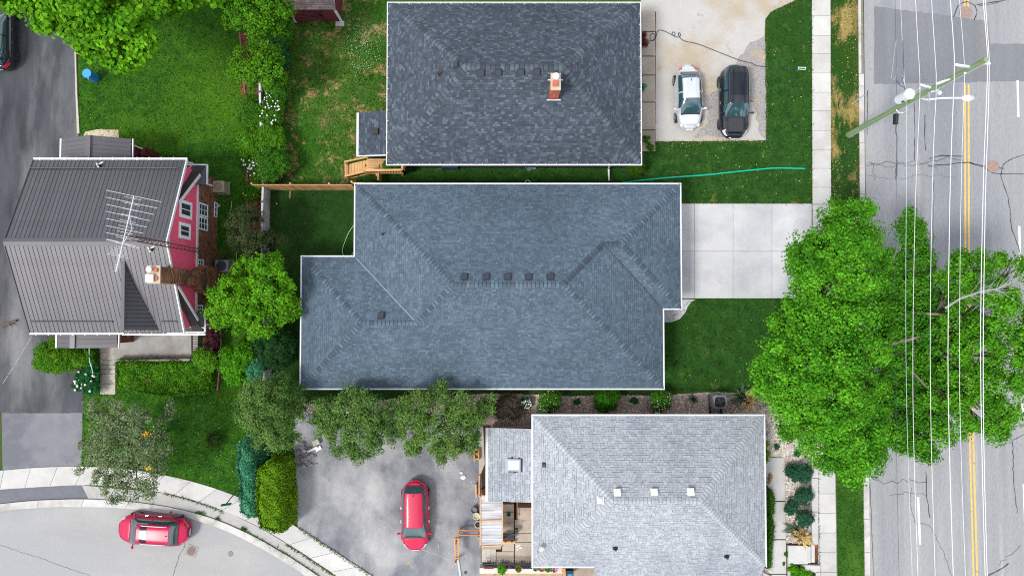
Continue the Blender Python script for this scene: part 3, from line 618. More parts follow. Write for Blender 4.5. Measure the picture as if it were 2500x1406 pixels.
# ---------------------------------------------------------------- the pale-roofed house to the south
ze, sl = 3.0, .5
P0, P1, Q0, Q1 = 1.25, 15.03, -15.22, -6.35
lh = (Q1-Q0)/2; lym = (Q0+Q1)/2; zx = 4.88; ext = 2.6
pN = Plane([(P1, Q1), (P0, Q1), (P0+lh, lym), (P1-lh, lym)], (0, -1), (0, Q1), ze, sl)
pS = Plane([(P0, Q0), (zx, Q0), (zx, Q0-ext), (P1-.06, Q0-ext), (P1-.06, Q0), (P1, Q0), (P1-lh, lym), (P0+lh, lym)], (0, 1), (0, Q0), ze, sl)
pW = Plane([(P0, Q1), (P0, Q0), (P0+lh, lym)], (1, 0), (P0, 0), ze, sl)
pE = Plane([(P1, Q0), (P1, Q1), (P1-lh, lym)], (-1, 0), (P1, 0), ze, sl)
hl = thing('house', 'southern house with a pale grey shingled hip roof and white square roof vents', 'house', (8, lym, 0))
pS1 = Plane([(P0, Q0), (P1, Q0), (P1-lh, lym), (P0+lh, lym)], (0, 1), (0, Q0), ze, sl)
zs = ze-sl*ext; pS2 = Plane([(zx, Q0-ext), (P1-.06, Q0-ext), (P1-.06, Q0), (zx, Q0)], (0, 1), (0, Q0-ext), zs, sl)
outp = [(P0, Q0), (P1, Q0), (P1, Q1), (P0, Q1)]
rp = roof_deck([pN, pS1, pW, pE], outp, hl, ze)
b = MB(); b.add([pS2.at(zx, Q0-ext, -.01), pS2.at(P1-.06, Q0-ext, -.01), pS2.at(P1-.06, Q0, -.01), pS2.at(zx, Q0, -.01)], [(0, 1, 2, 3)]); b.build('porch_roof', deck_m, hl)
wb = MB(); wb.prism(inset(outp, .42), 0, ze-.17); wb.build('wall', mat('pale_brick_wall', (.36, .22, .17), (.44, .28, .22), scale=3, fine=30, fa=.2, rough=.9), hl)
b = MB()
for x in (zx+.4, P1-.4): b.box((x, Q0-ext+.4, zs/2), (.14, .14, zs))
b.build('porch_post', white, hl)
gutter([(P1, Q0+.02), (P1, Q1), (P0, Q1), (P0, Q0), (zx, Q0)], ze, hl, w=.09, closed=False)
shingle_roof([pN, pS1, pW, pE, pS2], rp, shC, lipC, widths=(.15, .30), lip=.034, th=.012, lip_p=.42, thick_p=.6)
zr = ze+sl*lh
for a, b_, pp in [((P0, Q1, ze), (P0+lh, lym, zr), (pN, pW)), ((P0, Q0, ze), (P0+lh, lym, zr), (pS1, pW)), ((P1, Q1, ze), (P1-lh, lym, zr), (pN, pE)), ((P1, Q0, ze), (P1-lh, lym, zr), (pS1, pE)), ((P0+lh, lym, zr), (P1-lh, lym, zr), (pN, pS1))]:
    caps(a, b_, pp, rp, capC, sp=.21, w=.17, lipm=mat('pale_cap_lip', (.20, .22, .24), fa=0, rough=.95))
wv = paint('white_vent', (.78, .78, .77), .5)
for x, y, p in ((1507, 1202, pN), (1597, 1201, pN), (1686, 1200, pN), (1467, 1220, pW)): vent(x, y, p, rp, wv, .32, .2)
for x, y, p in ((1328, 1134, pW), (1502, 1337, pS1), (1774, 1357, pS1)):
    q = on_plane(x, y, p); b = MB(); b.box((0, 0, .02), (.3, .22, .015)); b.cyl((0, 0, .02), .07, .16, 10); b.box((.0, .05, .10), (.16, .16, .10)); mw = p.mw.copy(); mw.translation = q; link('vent_hood', b.mesh('vent_hood', [black_m]), rp, mw)
# lower flat-pitched annex with the skylight
zl = 2.55; c1, c2 = G(1192, 1044, zl), G(1194, 1223, zl)
lx0, ly1, ly0 = c1.x, c1.y, c2.y
pA = Plane([(lx0, ly1), (lx0, ly0), (P0+.02, ly0), (P0+.02, ly1)], (1, 0), (lx0, 0), zl, .13)
rl = roof_deck([pA], [(lx0, ly0), (P0+.02, ly0), (P0+.02, ly1), (lx0, ly1)], hl, zl, name='annex_roof')
sk = on_plane(1254, 1134, pA)
shingle_roof([pA], rl, shC, lipC, widths=(.16, .34), lip=.030, th=.012, lip_p=.5, n_single=0, holes=[(sk.x-.42, sk.x+.42, sk.y-.36, sk.y+.36)])
b = MB(); b.prism([(lx0+.2, ly0+.2), (P0+.5, ly0+.2), (P0+.5, ly1-.2), (lx0+.2, ly1-.2)], 0, zl-.15); b.build('annex_wall', MATS['pale_brick_wall'], hl)
gutter([(lx0, ly1), (lx0, ly0)], zl, hl, w=.16, closed=False)
b = MB(); b.box((0, 0, .06), (.86, .72, .12)); b.box((-.44, 0, .015), (.16, 1.0, .02)); mw = pA.mw.copy(); mw.translation = sk
mw = Matrix.Rotation(-math.atan(.13), 4, 'Y'); mw.translation = sk
skl = link('skylight', b.mesh('skylight', [paint('skylight_frame', (.22, .25, .30), .4)]), rl, mw)
b = MB(); b.box((.02, 0, .125), (.66, .52, .015)); link('pane', b.mesh('pane', [mat('skylight_pane', (.55, .62, .62), fa=.02, rough=.15, spec=.6)]), skl)
b = MB(); q = on_plane(1322, 1338, pW); b.tube([(q.x-.3, q.y-.4, q.z), (q.x-.3, q.y+.05, q.z+.25), (q.x, q.y+.1, q.z+.35)], .02); b.tube([(q.x, q.y-.3, q.z+.05), (q.x, q.y+.1, q.z+.35)], .02); b.cyl((q.x-.02, q.y+.1, q.z+.3), .12, .18, 12, r2=.15); b.build('aerial_mount', paint('mount_metal', (.45, .42, .42), .4), rp)
# ---------------------------------------------------------------- the red house with the metal roof
metalN = mat('roof_metal', (.098, .096, .103), (.120, .117, .124), scale=.5, fine=90, fa=.10, rough=.42, spec=.6, metal=.45, obr=.08)
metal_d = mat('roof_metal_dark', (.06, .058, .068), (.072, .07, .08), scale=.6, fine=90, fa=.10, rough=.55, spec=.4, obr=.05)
pink_m = mat('pink_stucco', (.82, .10, .19), (.87, .12, .215), scale=1.5, fine=45, fa=.16, rough=.9, bump=.4)
brown_brick = mat('brown_brick', (.165, .072, .036), (.25, .118, .062), scale=3, c3=(.10, .045, .028), big=.7, fine=50, fa=.25, rough=.9, isl=.55)
dark_mortar = paint('dark_mortar', (.075, .055, .042), .95)
hr = thing('house', 'red stucco and brick house with a ribbed grey metal gable roof beside the dark driveway', 'house', (-23, 3.66, 0))
RX0, RX1, RY0, RY1, RYM, RZE, RZR = -27.6, -18.8, -1.34, 8.62, 3.66, 4.85, 7.0
rsl = (RZR-RZE)/(RYM-RY0); WX = -19.05
mN = Plane([(RX1, RY1), (RX0, RY1), (RX0, RYM), (RX1, RYM)], (0, -1), (0, RY1), RZE, rsl)
mS = Plane([(RX0, RY0), (RX1, RY0), (RX1, RYM), (RX0, RYM)], (0, 1), (0, RY0), RZE, rsl)
b = MB()
for p in (mN, mS): b.add([p.at(q.x, q.y, -.02) for q in p.poly]+[p.at(q.x, q.y, -.14) for q in p.poly], [(0, 1, 2, 3), (7, 6, 5, 4), (0, 4, 5, 1), (1, 5, 6, 2), (3, 7, 4, 0)])
rr = b.build('roof', metal_d, hr)
def panels(pl, s0, s1, t1, roof, m, w=.245, name='roof_panel', t0=0.0):
    n = max(1, round((s1-s0)/w)); w = (s1-s0)/n; Lp = (t1-t0)/pl.cs
    b = MB(); b.add(((-w/2, 0, .0), (w/2-.035, 0, .0), (w/2-.027, 0, .026), (w/2, 0, .026), (w/2, 0, 0), (-w/2, Lp, .0), (w/2-.035, Lp, .0), (w/2-.027, Lp, .026), (w/2, Lp, .026), (w/2, Lp, 0)),
                    ((0, 1, 6, 5), (1, 2, 7, 6), (2, 3, 8, 7), (3, 4, 9, 8)), 0)
    me = b.mesh(name, [m])
    for i in range(n):
        mw = pl.mw.copy(); mw.translation = pl.P(s0+w*(i+.5), t0); link(name, me, roof, mw)
hd = RYM-RY0
panels(mN, min(s for s, t in mN.st), max(s for s, t in mN.st), hd, rr, metalN); panels(mS, min(s for s, t in mS.st), max(s for s, t in mS.st), hd, rr, metalN)
b = MB(); b.add([mN.at(RX0, RYM+.2, .05), mN.at(RX1, RYM+.2, .05), (RX1, RYM, RZR+.07), (RX0, RYM, RZR+.07), mS.at(RX0, RYM-.2, .05), mS.at(RX1, RYM-.2, .05)], ((0, 1, 2, 3), (3, 2, 5, 4)))
b.build('ridge_cap', metalN, rr)
for pl, yy, spans in ((mN, 411, ((76, 436),)), (mS, 786, ((75, 277), (393, 433)))):
    for x0, x1 in spans:
        b = MB(); a, c = on_plane(x0, yy, pl), on_plane(x1, yy, pl); c.y = a.y; c.z = a.z
        b.beam(a+Vector((0, 0, .06)), c+Vector((0, 0, .06)), .05, .09); b.build('snow_rail', metal_d, rr)
gm = paint('gutter_white', (.66, .67, .68), .45); fw_m = paint('frame_white', (.84, .85, .86), .5)
b = MB()
for y, z, x0, x1 in ((RY1+.05, RZE, RX0, RX1+.06), (RY0-.05, RZE, RX0, -22.2), (RY0-.05, RZE, -19.75, RX1+.06), (RY0-.16, 2.95, -23.4, -18.4)):
    b.beam((x0, y, z-.03), (x1, y, z-.03), .11, .12)
    n = int((x1-x0)/.7)
    for i in range(n): b.beam((x0+.35+i*.7, y, z+.035), (x0+.42+i*.7, y, z+.035), .16, .02)
b.build('gutter', gm, hr)
b = MB()
for y0_, y1_ in ((RY1, RYM), (RY0, RYM)):
    b.beam((RX1+.04, y0_, RZE-.03), (RX1+.04, y1_, RZR-.02), .06, .16)
b.build('rake_board', gm, hr)
b = MB(); b.beam((RX0-.02, RY1, RZE-.03), (RX0-.02, RYM, RZR-.02), .05, .14); b.beam((RX0-.02, RY0, RZE-.03), (RX0-.02, RYM, RZR-.02), .05, .14); b.build('rake_board', metal_d, hr)
# walls: brick below, pink gable above
wy0, wy1, zb = -1.05, 8.33, 2.87
b = MB(); b.prism([(RX0+.3, wy0), (WX, wy0), (WX, wy1), (RX0+.3, wy1)], 0, zb-.01); wl = b.build('wall', dark_mortar, hr)
b = MB(); win = [(6.51-wy0-1.66, 6.51-wy0, 1.45, 2.75)]
brick_faces(b, (WX, wy0, .05), (0, 1, 0), (0, 0, 1), wy1-wy0, zb-.08, (1, 0, 0), hole=[(4.85-wy0, 6.51-wy0, 1.45, 2.8), (2.45-wy0, 3.07-wy0, 1.95, 2.8), (-.27-wy0, .29-wy0, 1.95, 2.8)])
brick_faces(b, (RX0+.3, wy0, .05), (1, 0, 0), (0, 0, 1), WX-RX0-.3, zb-.08, (0, -1, 0)); stuff(b.build('brick_courses', brown_brick, wl))
b = MB(); xs = (RX0+.3, WX); gz = lambda y: min(mN.z(0, y), mS.z(0, y))-.16
prof = [(wy0, zb), (wy1, zb), (wy1, gz(wy1)), (RYM, gz(RYM)), (wy0, gz(wy0))]
b.add([(xs[0], y, z) for y, z in prof]+[(xs[1], y, z) for y, z in prof], [(4, 3, 2, 1, 0), (5, 6, 7, 8, 9)]+[(i, (i+1) % 5, 5+(i+1) % 5, 5+i) for i in range(5)])
b.build('gable_wall', pink_m, hr)
b = MB(); b.beam((WX+.03, wy0+.3, zb), (WX+.03, wy1-.3, zb), .10, .14); b.build('trim_board', gm, hr)
def wall_window(y0_, y1_, z0, z1, muntins=(1, 1), fr=.13, par=hr, frame=fw_m):
    b = MB(); x = WX+.02; d = .06
    b.beam((x, y0_, z0+fr/2), (x, y1_, z0+fr/2), d, fr); b.beam((x, y0_, z1-fr/2), (x, y1_, z1-fr/2), d, fr)
    b.beam((x, y0_+fr/2, z0+fr), (x, y0_+fr/2, z1-fr), fr, d, up=(1, 0, 0)); b.beam((x, y1_-fr/2, z0+fr), (x, y1_-fr/2, z1-fr), fr, d, up=(1, 0, 0))
    ny, nz = muntins
    for i in range(1, ny+1):
        yy = y0_+(y1_-y0_)*i/(ny+1); b.beam((x-.01, yy, z0+.02), (x-.01, yy, z1-.02), .05 if i % 2 or ny < 3 else .05, .05, up=(1, 0, 0))
    for i in range(1, nz+1):
        zz = z0+(z1-z0)*i/(nz+1); b.beam((x-.01, y0_+.02, zz), (x-.01, y1_-.02, zz), .05, .05)
    w_ = b.build('window', frame, par)
    b = MB(); b.box((WX+.012, (y0_+y1_)/2, (z0+z1)/2), (.03, y1_-y0_-fr*1.9, z1-z0-fr*1.9)); b.build('pane', mat('house_glass', (.03, .045, .06), (.05, .07, .09), fa=0, rough=.06, spec=.7), w_)
wall_window(5.29, 6.31, 3.58, 5.08, (1, 0), .19); wall_window(4.08, 5.01, 3.72, 5.1, (1, 0), .19)
wall_window(5.70, 6.51, 1.48, 2.72, (1, 2), .09); wall_window(4.86, 5.67, 1.48, 2.72, (1, 2), .09)
wall_window(2.47, 3.05, 1.98, 2.72, (1, 1), .08); wall_window(-.25, .27, 1.98, 2.72, (1, 1), .08); wall_window(5.9, 6.86, .12, .55, (2, 0), .07)
b = MB()
for y0_, y1_, z in ((4.85, 6.51, 1.40), (2.45, 3.07, 1.90), (-.27, .29, 1.90)):
    n = int((y1_-y0_+.2)/.075)
    for i in range(n): b.box((WX+.05, y0_-.1+.0375+i*.075, z), (.12, .064, .12))
stuff(b.build('brick_sill', mat('grey_brick', (.10, .085, .07), (.14, .12, .10), scale=4, fa=.2, rough=.9, isl=.25), hr))
# raking pent strips and corner returns on the gable
for s, (ya, yb2) in ((1, (8.66, 6.0)), (-1, (-1.32, 1.30))):
    b = MB(); za, zb2 = 3.05, 5.78; w_ = .52; th = .1
    b.add([(WX, ya, za+.12), (WX+w_, ya, za), (WX+w_*.55, yb2, zb2), (WX, yb2, zb2+.1), (WX, ya, za-.1), (WX+w_, ya, za-.1), (WX+w_*.55, yb2, zb2-.1), (WX, yb2, zb2-.1)], ((0, 1, 2, 3), (7, 6, 5, 4), (1, 5, 6, 2), (0, 4, 5, 1)))
    b.build('raking_eave', mat('raking_dark', (.035, .03, .03), (.045, .04, .04), fa=.08, rough=.6), hr)
    b = MB(); b.beam((WX+w_+.03, ya-s*.7, za+.66), (WX+w_*.55+.03, yb2, zb2-.05), .05, .18); b.build('rake_board', gm, hr)
    y_in = ya-s*1.15
    b = MB(); c0, c1 = (WX, ya-s*.5, 3.5), (WX, y_in, 3.35)
    b.add([(WX+.6, ya, 3.0), (WX+.6, y_in, 3.0), (WX, y_in, 3.42), (WX, ya-s*.35, 3.42), (WX-.5, ya, 3.0), (WX-.5, ya-s*.35, 3.42), (WX+.6, ya, 2.9), (WX+.6, y_in, 2.9), (WX, y_in, 2.9)], ((0, 1, 2, 3), (0, 3, 5, 4), (0, 6, 7, 1), (1, 7, 8, 2)))
    b.build('corner_roof', metal_d, hr)
    b = MB(); b.beam((WX+.65, ya+s*.05, 3.0), (WX+.65, y_in, 3.0), .08, .1); b.beam((WX+.65, ya+s*.05, 3.0), (WX-.6, ya+s*.05, 3.0), .08, .1); b.build('gutter', gm, hr)
b = MB(); b.tube([G(499, 447, 2.9), G(504, 450, 2.2), G(517, 453, 1.6)], .05, 8); b.build('downspout', gm, hr)
b = MB(); b.tube([G(443, 788, 4.4), G(460, 789, 3.6), G(464, 798, 3.3), G(499, 800, 3.05)], .05, 8); b.build('downspout', gm, hr)
b = MB(); b.tube([G(445, 394, 4.6), G(470, 399, 3.5), G(462, 414, 3.1)], .05, 8); b.build('downspout', gm, hr)
b = MB(); b.tube([G(505, 792, 2.8), G(533, 793, .3)], .045, 8); b.build('downspout', gm, hr)
b = MB(); b.tube([G(509, 750, .9), G(524, 751, .3)], .03, 8); b.build('vent_pipe', gm, hr)
# dormer wedge on the south slope
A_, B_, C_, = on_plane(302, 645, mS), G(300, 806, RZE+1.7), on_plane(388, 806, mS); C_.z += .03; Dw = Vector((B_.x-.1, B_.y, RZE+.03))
b = MB(); b.add([A_+Vector((0, 0, .05)), B_, C_, Dw], ((0, 2, 1), (0, 1, 3), (1, 2, 3))); dm = b.build('dormer', metal_d, rr)  # dark metal and steep pitch put shade into the east face
for i in range(1, 16):
    t = i/16; p, q = A_.lerp(B_, t), A_.lerp(C_, t); b = MB(); nn = (C_-A_).cross(B_-A_).normalized(); nn = nn if nn.z > 0 else -nn
    b.beam(p+nn*.02, q+nn*.02, .03, .03, up=nn); b.build('standing_seam', paint('seam_dark', (.03, .028, .033), .6), dm)
b = MB(); b.beam(A_+Vector((0, .2, .05)), B_+Vector((0, 0, .03)), .26, .05, up=(-.3, 0, 1)); b.build('ridge_cap', metalN, dm)
for px, py, pl in ((246, 405, mN), (372, 610, mS)):
    p = on_plane(px, py, pl); b = MB(); b.cyl((p.x, p.y, p.z-.05), .06, .28, 8, 0); b.box((p.x+.02, p.y+.1, p.z+.08), (.36, .06, .08), .6, 1); b.box((p.x-.12, p.y, p.z+.08), (.06, .3, .08), .5, 1); b.build('vent_pipe', [black_m, gm], rr)
# outside chimney on the gable wall
b = MB()
cz, cx0, cx1 = 8.1, -19.12, -18.5
prof = [(.92, 0), (2.64, 0), (2.64, 2.6), (2.24, 3.6), (2.24, cz), (1.40, cz), (1.40, 3.6), (.92, 2.6)]
b.add([(cx0, y, z) for y, z in prof]+[(cx1, y, z) for y, z in prof], [tuple(range(8))[::-1], tuple(range(8, 16))]+[(i, (i+1) % 8, 8+(i+1) % 8, 8+i) for i in range(8)])
chim = b.build('chimney', dark_mortar, hr)
b = MB(); brick_faces(b, (cx1, 1.40, 3.0), (0, 1, 0), (0, 0, 1), .84, cz-3.0, (1, 0, 0)); brick_faces(b, (cx1, .92, 0), (0, 1, 0), (0, 0, 1), 1.72, 2.7, (1, 0, 0))
brick_faces(b, (cx0, 1.40, 3.6), (1, 0, 0), (0, 0, 1), .62, cz-3.6, (0, -1, 0)); brick_faces(b, (cx1, 2.24, 3.6), (-1, 0, 0), (0, 0, 1), .62, cz-3.6, (0, 1, 0)); brick_faces(b, (cx0, .92, 0), (1, 0, 0), (0, 0, 1), .62, 2.6, (0, -1, 0)); brick_faces(b, (cx1, 2.64, 0), (-1, 0, 0), (0, 0, 1), .62, 2.6, (0, 1, 0))
for ya, yb2 in ((2.64, 2.24), (.92, 1.40)):
    for i in range(7):
        t = (i+.5)/7; b.box(((cx0+cx1)/2, ya+(yb2-ya)*t, 2.6+t+.01), (.64, abs(yb2-ya)/7+.03, .13))
stuff(b.build('brick_courses', brown_brick, chim))
b = MB(); b.prism([(cx0-.05, 1.34), (cx1+.03, 1.34), (cx1+.03, 2.30), (cx0-.05, 2.30)], cz, cz+.1); b.build('crown', cap_m, chim)
b = MB(); b.box((-18.95, 1.62, cz+.25), (.42, .42, .06)); b.cyl((-18.95, 1.62, cz+.1), .13, .14, 10); b.build('flue_cap', gm, chim)
b = MB(); b.cyl((-18.95, 2.08, cz+.1), .10, .22, 12); b.cyl((-18.95, 2.08, cz+.3), .15, .05, 12); b.build('flue_cap', gm, chim)
b = MB(); b.box((-18.68, 2.05, cz+.15), (.2, .2, .12)); b.box((-18.65, 1.62, cz+.13), (.14, .2, .08)); b.build('flue_tile', MATS['flue_clay'], chim)
# rear extension and front entry roofs
def mini_gable(x0, x1, xm, y0_, y1_, z0, z1, nm):
    w_ = Plane([(x0, y1_), (x0, y0_), (xm, y0_), (xm, y1_)], (1, 0), (x0, 0), z0, (z1-z0)/(xm-x0)); e_ = Plane([(x1, y0_), (x1, y1_), (xm, y1_), (xm, y0_)], (-1, 0), (x1, 0), z0, (z1-z0)/(x1-xm))
    b = MB()
    for p in (w_, e_): b.add([p.at(q.x, q.y, -.02) for q in p.poly]+[p.at(q.x, q.y, -.12) for q in p.poly], [(0, 1, 2, 3), (7, 6, 5, 4), (0, 4, 5, 1), (1, 5, 6, 2), (2, 6, 7, 3), (3, 7, 4, 0)])
    r_ = b.build(nm, metal_d, hr)
    for p in (w_, e_): panels(p, min(s for s, t in p.st), max(s for s, t in p.st), max(t for s, t in p.st), r_, metalN, .26)
    b = MB(); b.beam((xm, y0_, z1+.03), (xm, y1_, z1+.03), .3, .05); b.build('ridge_cap', metalN, r_)
    b = MB(); b.beam((x0-.05, y0_, z0-.02), (x0-.05, y1_, z0-.02), .1, .1); b.build('gutter', gm, r_); b = MB(); b.beam((x1+.12, y0_, z0-.02), (x1+.12, y1_, z0-.02), .06, .1); b.build('gutter', gm, r_)
    b = MB(); b.prism([(x0+.25, y0_+.25), (x1-.25, y0_+.25), (x1-.25, y1_-.25), (x0+.25, y1_-.25)], 0, z0-.12); b.build('extension_wall', brown_brick if nm == 'entry_roof' else mat('maroon_siding', (.09, .015, .02), (.12, .02, .028), fa=.1, rough=.6), hr)
mini_gable(-27.3, -23.1, -25.15, 8.3, 10.32, 2.9, 3.75, 'extension_roof'); mini_gable(-27.45, -23.85, -26.2, -2.32, -1.0, 2.7, 3.2, 'entry_roof')
b = MB(); a = G(318, 352, 1.4); c = G(352, 365, 1.2); b.beam(a, c, .08, .12); b.box((G(345, 377, .9).x, G(345, 377, .9).y, .8), (.34, .5, .9)); 
for i in range(4): q = G(345, 370+i*4.5, 1.28); b.beam((q.x-.2, q.y, q.z), (q.x+.2, q.y, q.z), .03, .05)
b.build('stair_rail', mat('cream_siding', (.5, .48, .38), (.56, .54, .44), fa=.1, rough=.7), hr)
b = MB(); q = G(330, 374, 1.0); b.box((q.x, q.y, .55), (.36, .5, 1.0)); b.build('cellar_window', mat('blue_glass', (.03, .06, .10), fa=.1, rough=.1), hr)
b = MB(); q = G(357, 372, 1.5); b.box((q.x, q.y, .9), (.12, .55, 1.8)); b.build('porch_post', MATS['maroon_siding'], hr)
# concrete front patio and walk of the red house
fp = sheet('front_patio', greyc_m, [(244, 840), (288, 812), (490, 812), (490, 882), (283, 882), (283, 960), (246, 962)], .050)
slab('patio_slab', [(286, 815), (474, 815), (475, 876), (286, 878)], greyc_m, fp, 0, .42)
b = MB(); q0, q1 = G(286, 879, .6), G(474, 877, .6); b.beam(q0, q1, .12, 1.1); b.build('patio_wall', greyc_m, fp)
for i in range(11): slab('step_board', [(477, 816+i*6), (489, 816+i*6), (489, 821+i*6), (477, 821+i*6)], mat('grey_boards', (.22, .215, .19), (.28, .27, .24), scale=3, fa=.2, rough=.9, obr=.1), fp, 0, .36-.0*i)
for a, b_ in ((845, 878), (880, 890), (892, 900), (902, 911), (913, 935), (937, 962)): slab('paving_slab', [(247, a), (283, a), (283, b_), (247, b_)], mat('walk_tan', (.40, .37, .31), (.46, .43, .37), scale=1.5, fa=.12, rough=.9, obr=.06), fp, 0, .075)
b = MB(); b.box((G(302, 826).x, G(302, 826).y, .30), (.95, .35, .50)); tag(b.build('wooden_step', mat('brown_stain', (.10, .035, .015), (.15, .055, .025), scale=3, fa=.2, rough=.7)), 'low dark brown wooden step on the patio under the eave of the red house', 'step')
# edging strips
ed = mat('edging_concrete', (.42, .38, .30), (.48, .44, .36), scale=3, fa=.1, rough=.9)
sheet('driveway_edging', ed, [(183, 96), (186, 96), (190, 225), (196, 326), (190, 328), (186, 225)], .085)
sheet('back_pad', mat('sandy_slab', (.45, .38, .26), (.52, .45, .32), scale=2, fa=.15, rough=.9), [(205, 332), (210, 322), (250, 316), (290, 318), (292, 345), (205, 345)], .060, .02)
sheet('planting_bed', mulch_m, [(183, 96), (184, 132), (236, 133), (245, 120), (230, 90)], .05, .03)
# ---------------------------------------------------------------- small red shed
sh = thing('garden_shed', 'small maroon garden shed with white corner trim at the top of the patchy yard', 'shed', (-12.6, 20, 0))
b = MB(); b.prism([(-14.1, 18.74), (-11.1, 18.74), (-11.1, 22), (-14.1, 22)], 0, 2.1); b.build('wall', mat('maroon_board', (.12, .022, .03), (.15, .03, .038), scale=3, fine=60, fa=.2, rough=.8), sh)
spn = Plane([(-14.2, 18.6), (-10.95, 18.6), (-10.95, 20.4), (-14.2, 20.4)], (0, 1), (0, 18.6), 2.12, .4); spb = Plane([(-10.95, 22.2), (-14.2, 22.2), (-14.2, 20.4), (-10.95, 20.4)], (0, -1), (0, 22.2), 2.12, .4)
rs = roof_deck([spn, spb], [(-14.2, 18.6), (-10.95, 18.6), (-10.95, 22.2), (-14.2, 22.2)], sh, 2.12, .08)
shD = mat('brown_shingle', (.22, .16, .14), (.27, .20, .18), scale=2, fa=.12, rough=.95, isl=1, obr=1, steps=[(0, .8), (.3, 1.0), (.55, (.75, .95, 1.1)), (.75, 1.2)]); shingle_roof([spn, spb], rs, shD, paint('brown_lip', (.06, .045, .04), .95), n_single=300, widths=(.2, .3))
b = MB()
for x in (-14.1, -11.1): b = MB(); b.beam((x, 18.72, 0), (x, 18.72, 2.0), .12, .12); b.build('corner_trim', gm, sh)
b = MB(); b.beam((-11.08, 18.7, 2.02), (-11.08, 20.4, 2.65), .08, .14); b.build('rake_board', gm, sh)
b = MB(); b.box((-11.2, 18.55, .06), (.55, .3, .2)); b.build('footing', kerb_m, sh)
an = thing('branch_aerial', 'spindly black wire rack hanging on the maroon shed wall', 'rack', (-12, 18.6, 1.2))
b = MB(); c = Vector(G(773, 32, 1.0)); c.y = 18.62
def shp(px, py): p = G(px, py, 1.2); k = 18.6; return Vector(((px-1250)/FPX*(44-1.2), k, max(.1, 44-k/((703-py)/FPX+.0312))))
for seq in (((740, 18), (745, 22), (772, 29)), ((787, 16), (780, 27), (772, 29)), ((727, 30), (750, 34), (770, 33)), ((772, 29), (783, 44))): b.tube([shp(*q) for q in seq], .03)
b.blob(tuple(shp(773, 33)), .12); b.build('rack_wire', black_m, an)
# ---------------------------------------------------------------- fences
wood = mat('cedar_wood', (.42, .235, .095), (.54, .32, .14), scale=2, fine=30, fa=.16, rough=.75, stretch=(3, 3, .6), isl=.2, obr=.2)
wood2 = mat('honey_wood', (.50, .29, .115), (.60, .37, .165), scale=2, fine=30, fa=.14, rough=.7, isl=.14, obr=.14)
def picket_fence(x0, x1, y, h, label, m, w=.14, gap=.012, lean=0):
    f = thing('wooden_fence', label, 'fence', ((x0+x1)/2, y, 0))
    n = int((x1-x0)/(w+gap)); b = MB(); b.box((0, 0, h/2), (w, .02, h)); me = b.mesh('board', [m])
    for i in range(n):
        mw = Matrix.Rotation(random.uniform(-.02, .02), 4, 'Z'); mw.translation = Vector((x0+(i+.5)*(x1-x0)/n, y+random.uniform(-.006, .006), random.uniform(-.03, 0))); link('board', me, f, mw)
    b = MB(); b.box((0, 0, 0), (x1-x0, .05, .09)); me = b.mesh('rail', [m])
    for z in (.4, h-.3): link('rail', me, f, Matrix.Translation(((x0+x1)/2, y+.04, z)))
    b = MB(); b.box((0, 0, 0), (x1-x0, .05, .03)); link('cap_rail', b.mesh('cap_rail', [m]), f, Matrix.Translation(((x0+x1)/2, y+.01, h+.02)))
    b = MB(); b.box((0, 0, h/2+.05), (.1, .1, h+.1)); me = b.mesh('post', [m])
    for i in range(int((x1-x0)/2.4)+1): link('post', me, f, Matrix.Translation((min(x1, x0+i*2.4), y+.09, 0)))
    return f
picket_fence(-16.15, -9.95, 7.70, 1.85, 'long honey brown board fence between the patchy yard and the dark lawn', wood)
picket_fence(-9.9, -8.35, 7.78, 2.05, 'short taller run of board fence beside the timber deck steps', wood)
gf = thing('grey_fence', 'weathered pale grey board fence with a wavy top running between the two back yards', 'fence', (-15.75, 8, 0))
gw = mat('weathered_grey', (.33, .33, .345), (.44, .44, .455), scale=2.5, c3=(.25, .25, .26), big=.6, fine=40, fa=.15, rough=.9, obr=.08)
pts = [(652, 100), (653, 185), (653, 240), (655, 300), (656, 350), (660, 400), (661, 455), (659, 500), (658, 545), (658, 600), (658, 650), (660, 700), (662, 760), (664, 830), (664, 900), (662, 925)]
for i, (p, q) in enumerate(zip(pts, pts[1:])):
    a, c = Vector(G2(*p)), Vector(G2(*q)); d = c-a; n = max(2, int(d.length/.165))
    for k in range(n):
        t0, t1 = k/n, (k+.94)/n; hh = 1.28+.10*math.sin(i*1.7+k*.35)+random.uniform(-.03, .03); lx = .05*math.sin(i*2.1)
        b = MB(); m0, m1 = a+d*t0, a+d*t1; o_ = Vector((.012, 0))
        b.add([(m0.x-.012, m0.y, 0), (m0.x+.012, m0.y, 0), (m1.x+.012, m1.y, 0), (m1.x-.012, m1.y, 0), (m0.x-.012+lx, m0.y, hh), (m0.x+.012+lx, m0.y, hh), (m1.x+.012+lx, m1.y, hh), (m1.x-.012+lx, m1.y, hh)], ((0, 1, 2, 3), (7, 6, 5, 4), (0, 4, 5, 1), (1, 5, 6, 2), (2, 6, 7, 3), (3, 7, 4, 0)))
        b.build('board', gw, gf)
    b = MB(); b.box((a.x-.06, a.y, .7), (.08, .08, 1.45)); b.build('post', paint('dark_post', (.08, .07, .07), .9), gf)
    b = MB(); b.beam((a.x-.05, a.y, 1.22), (c.x-.05, c.y, 1.22), .12, .04); b.build('cap_rail', mat('pale_cap_rail', (.52, .52, .54), (.6, .6, .62), fa=.1, rough=.9), gf)
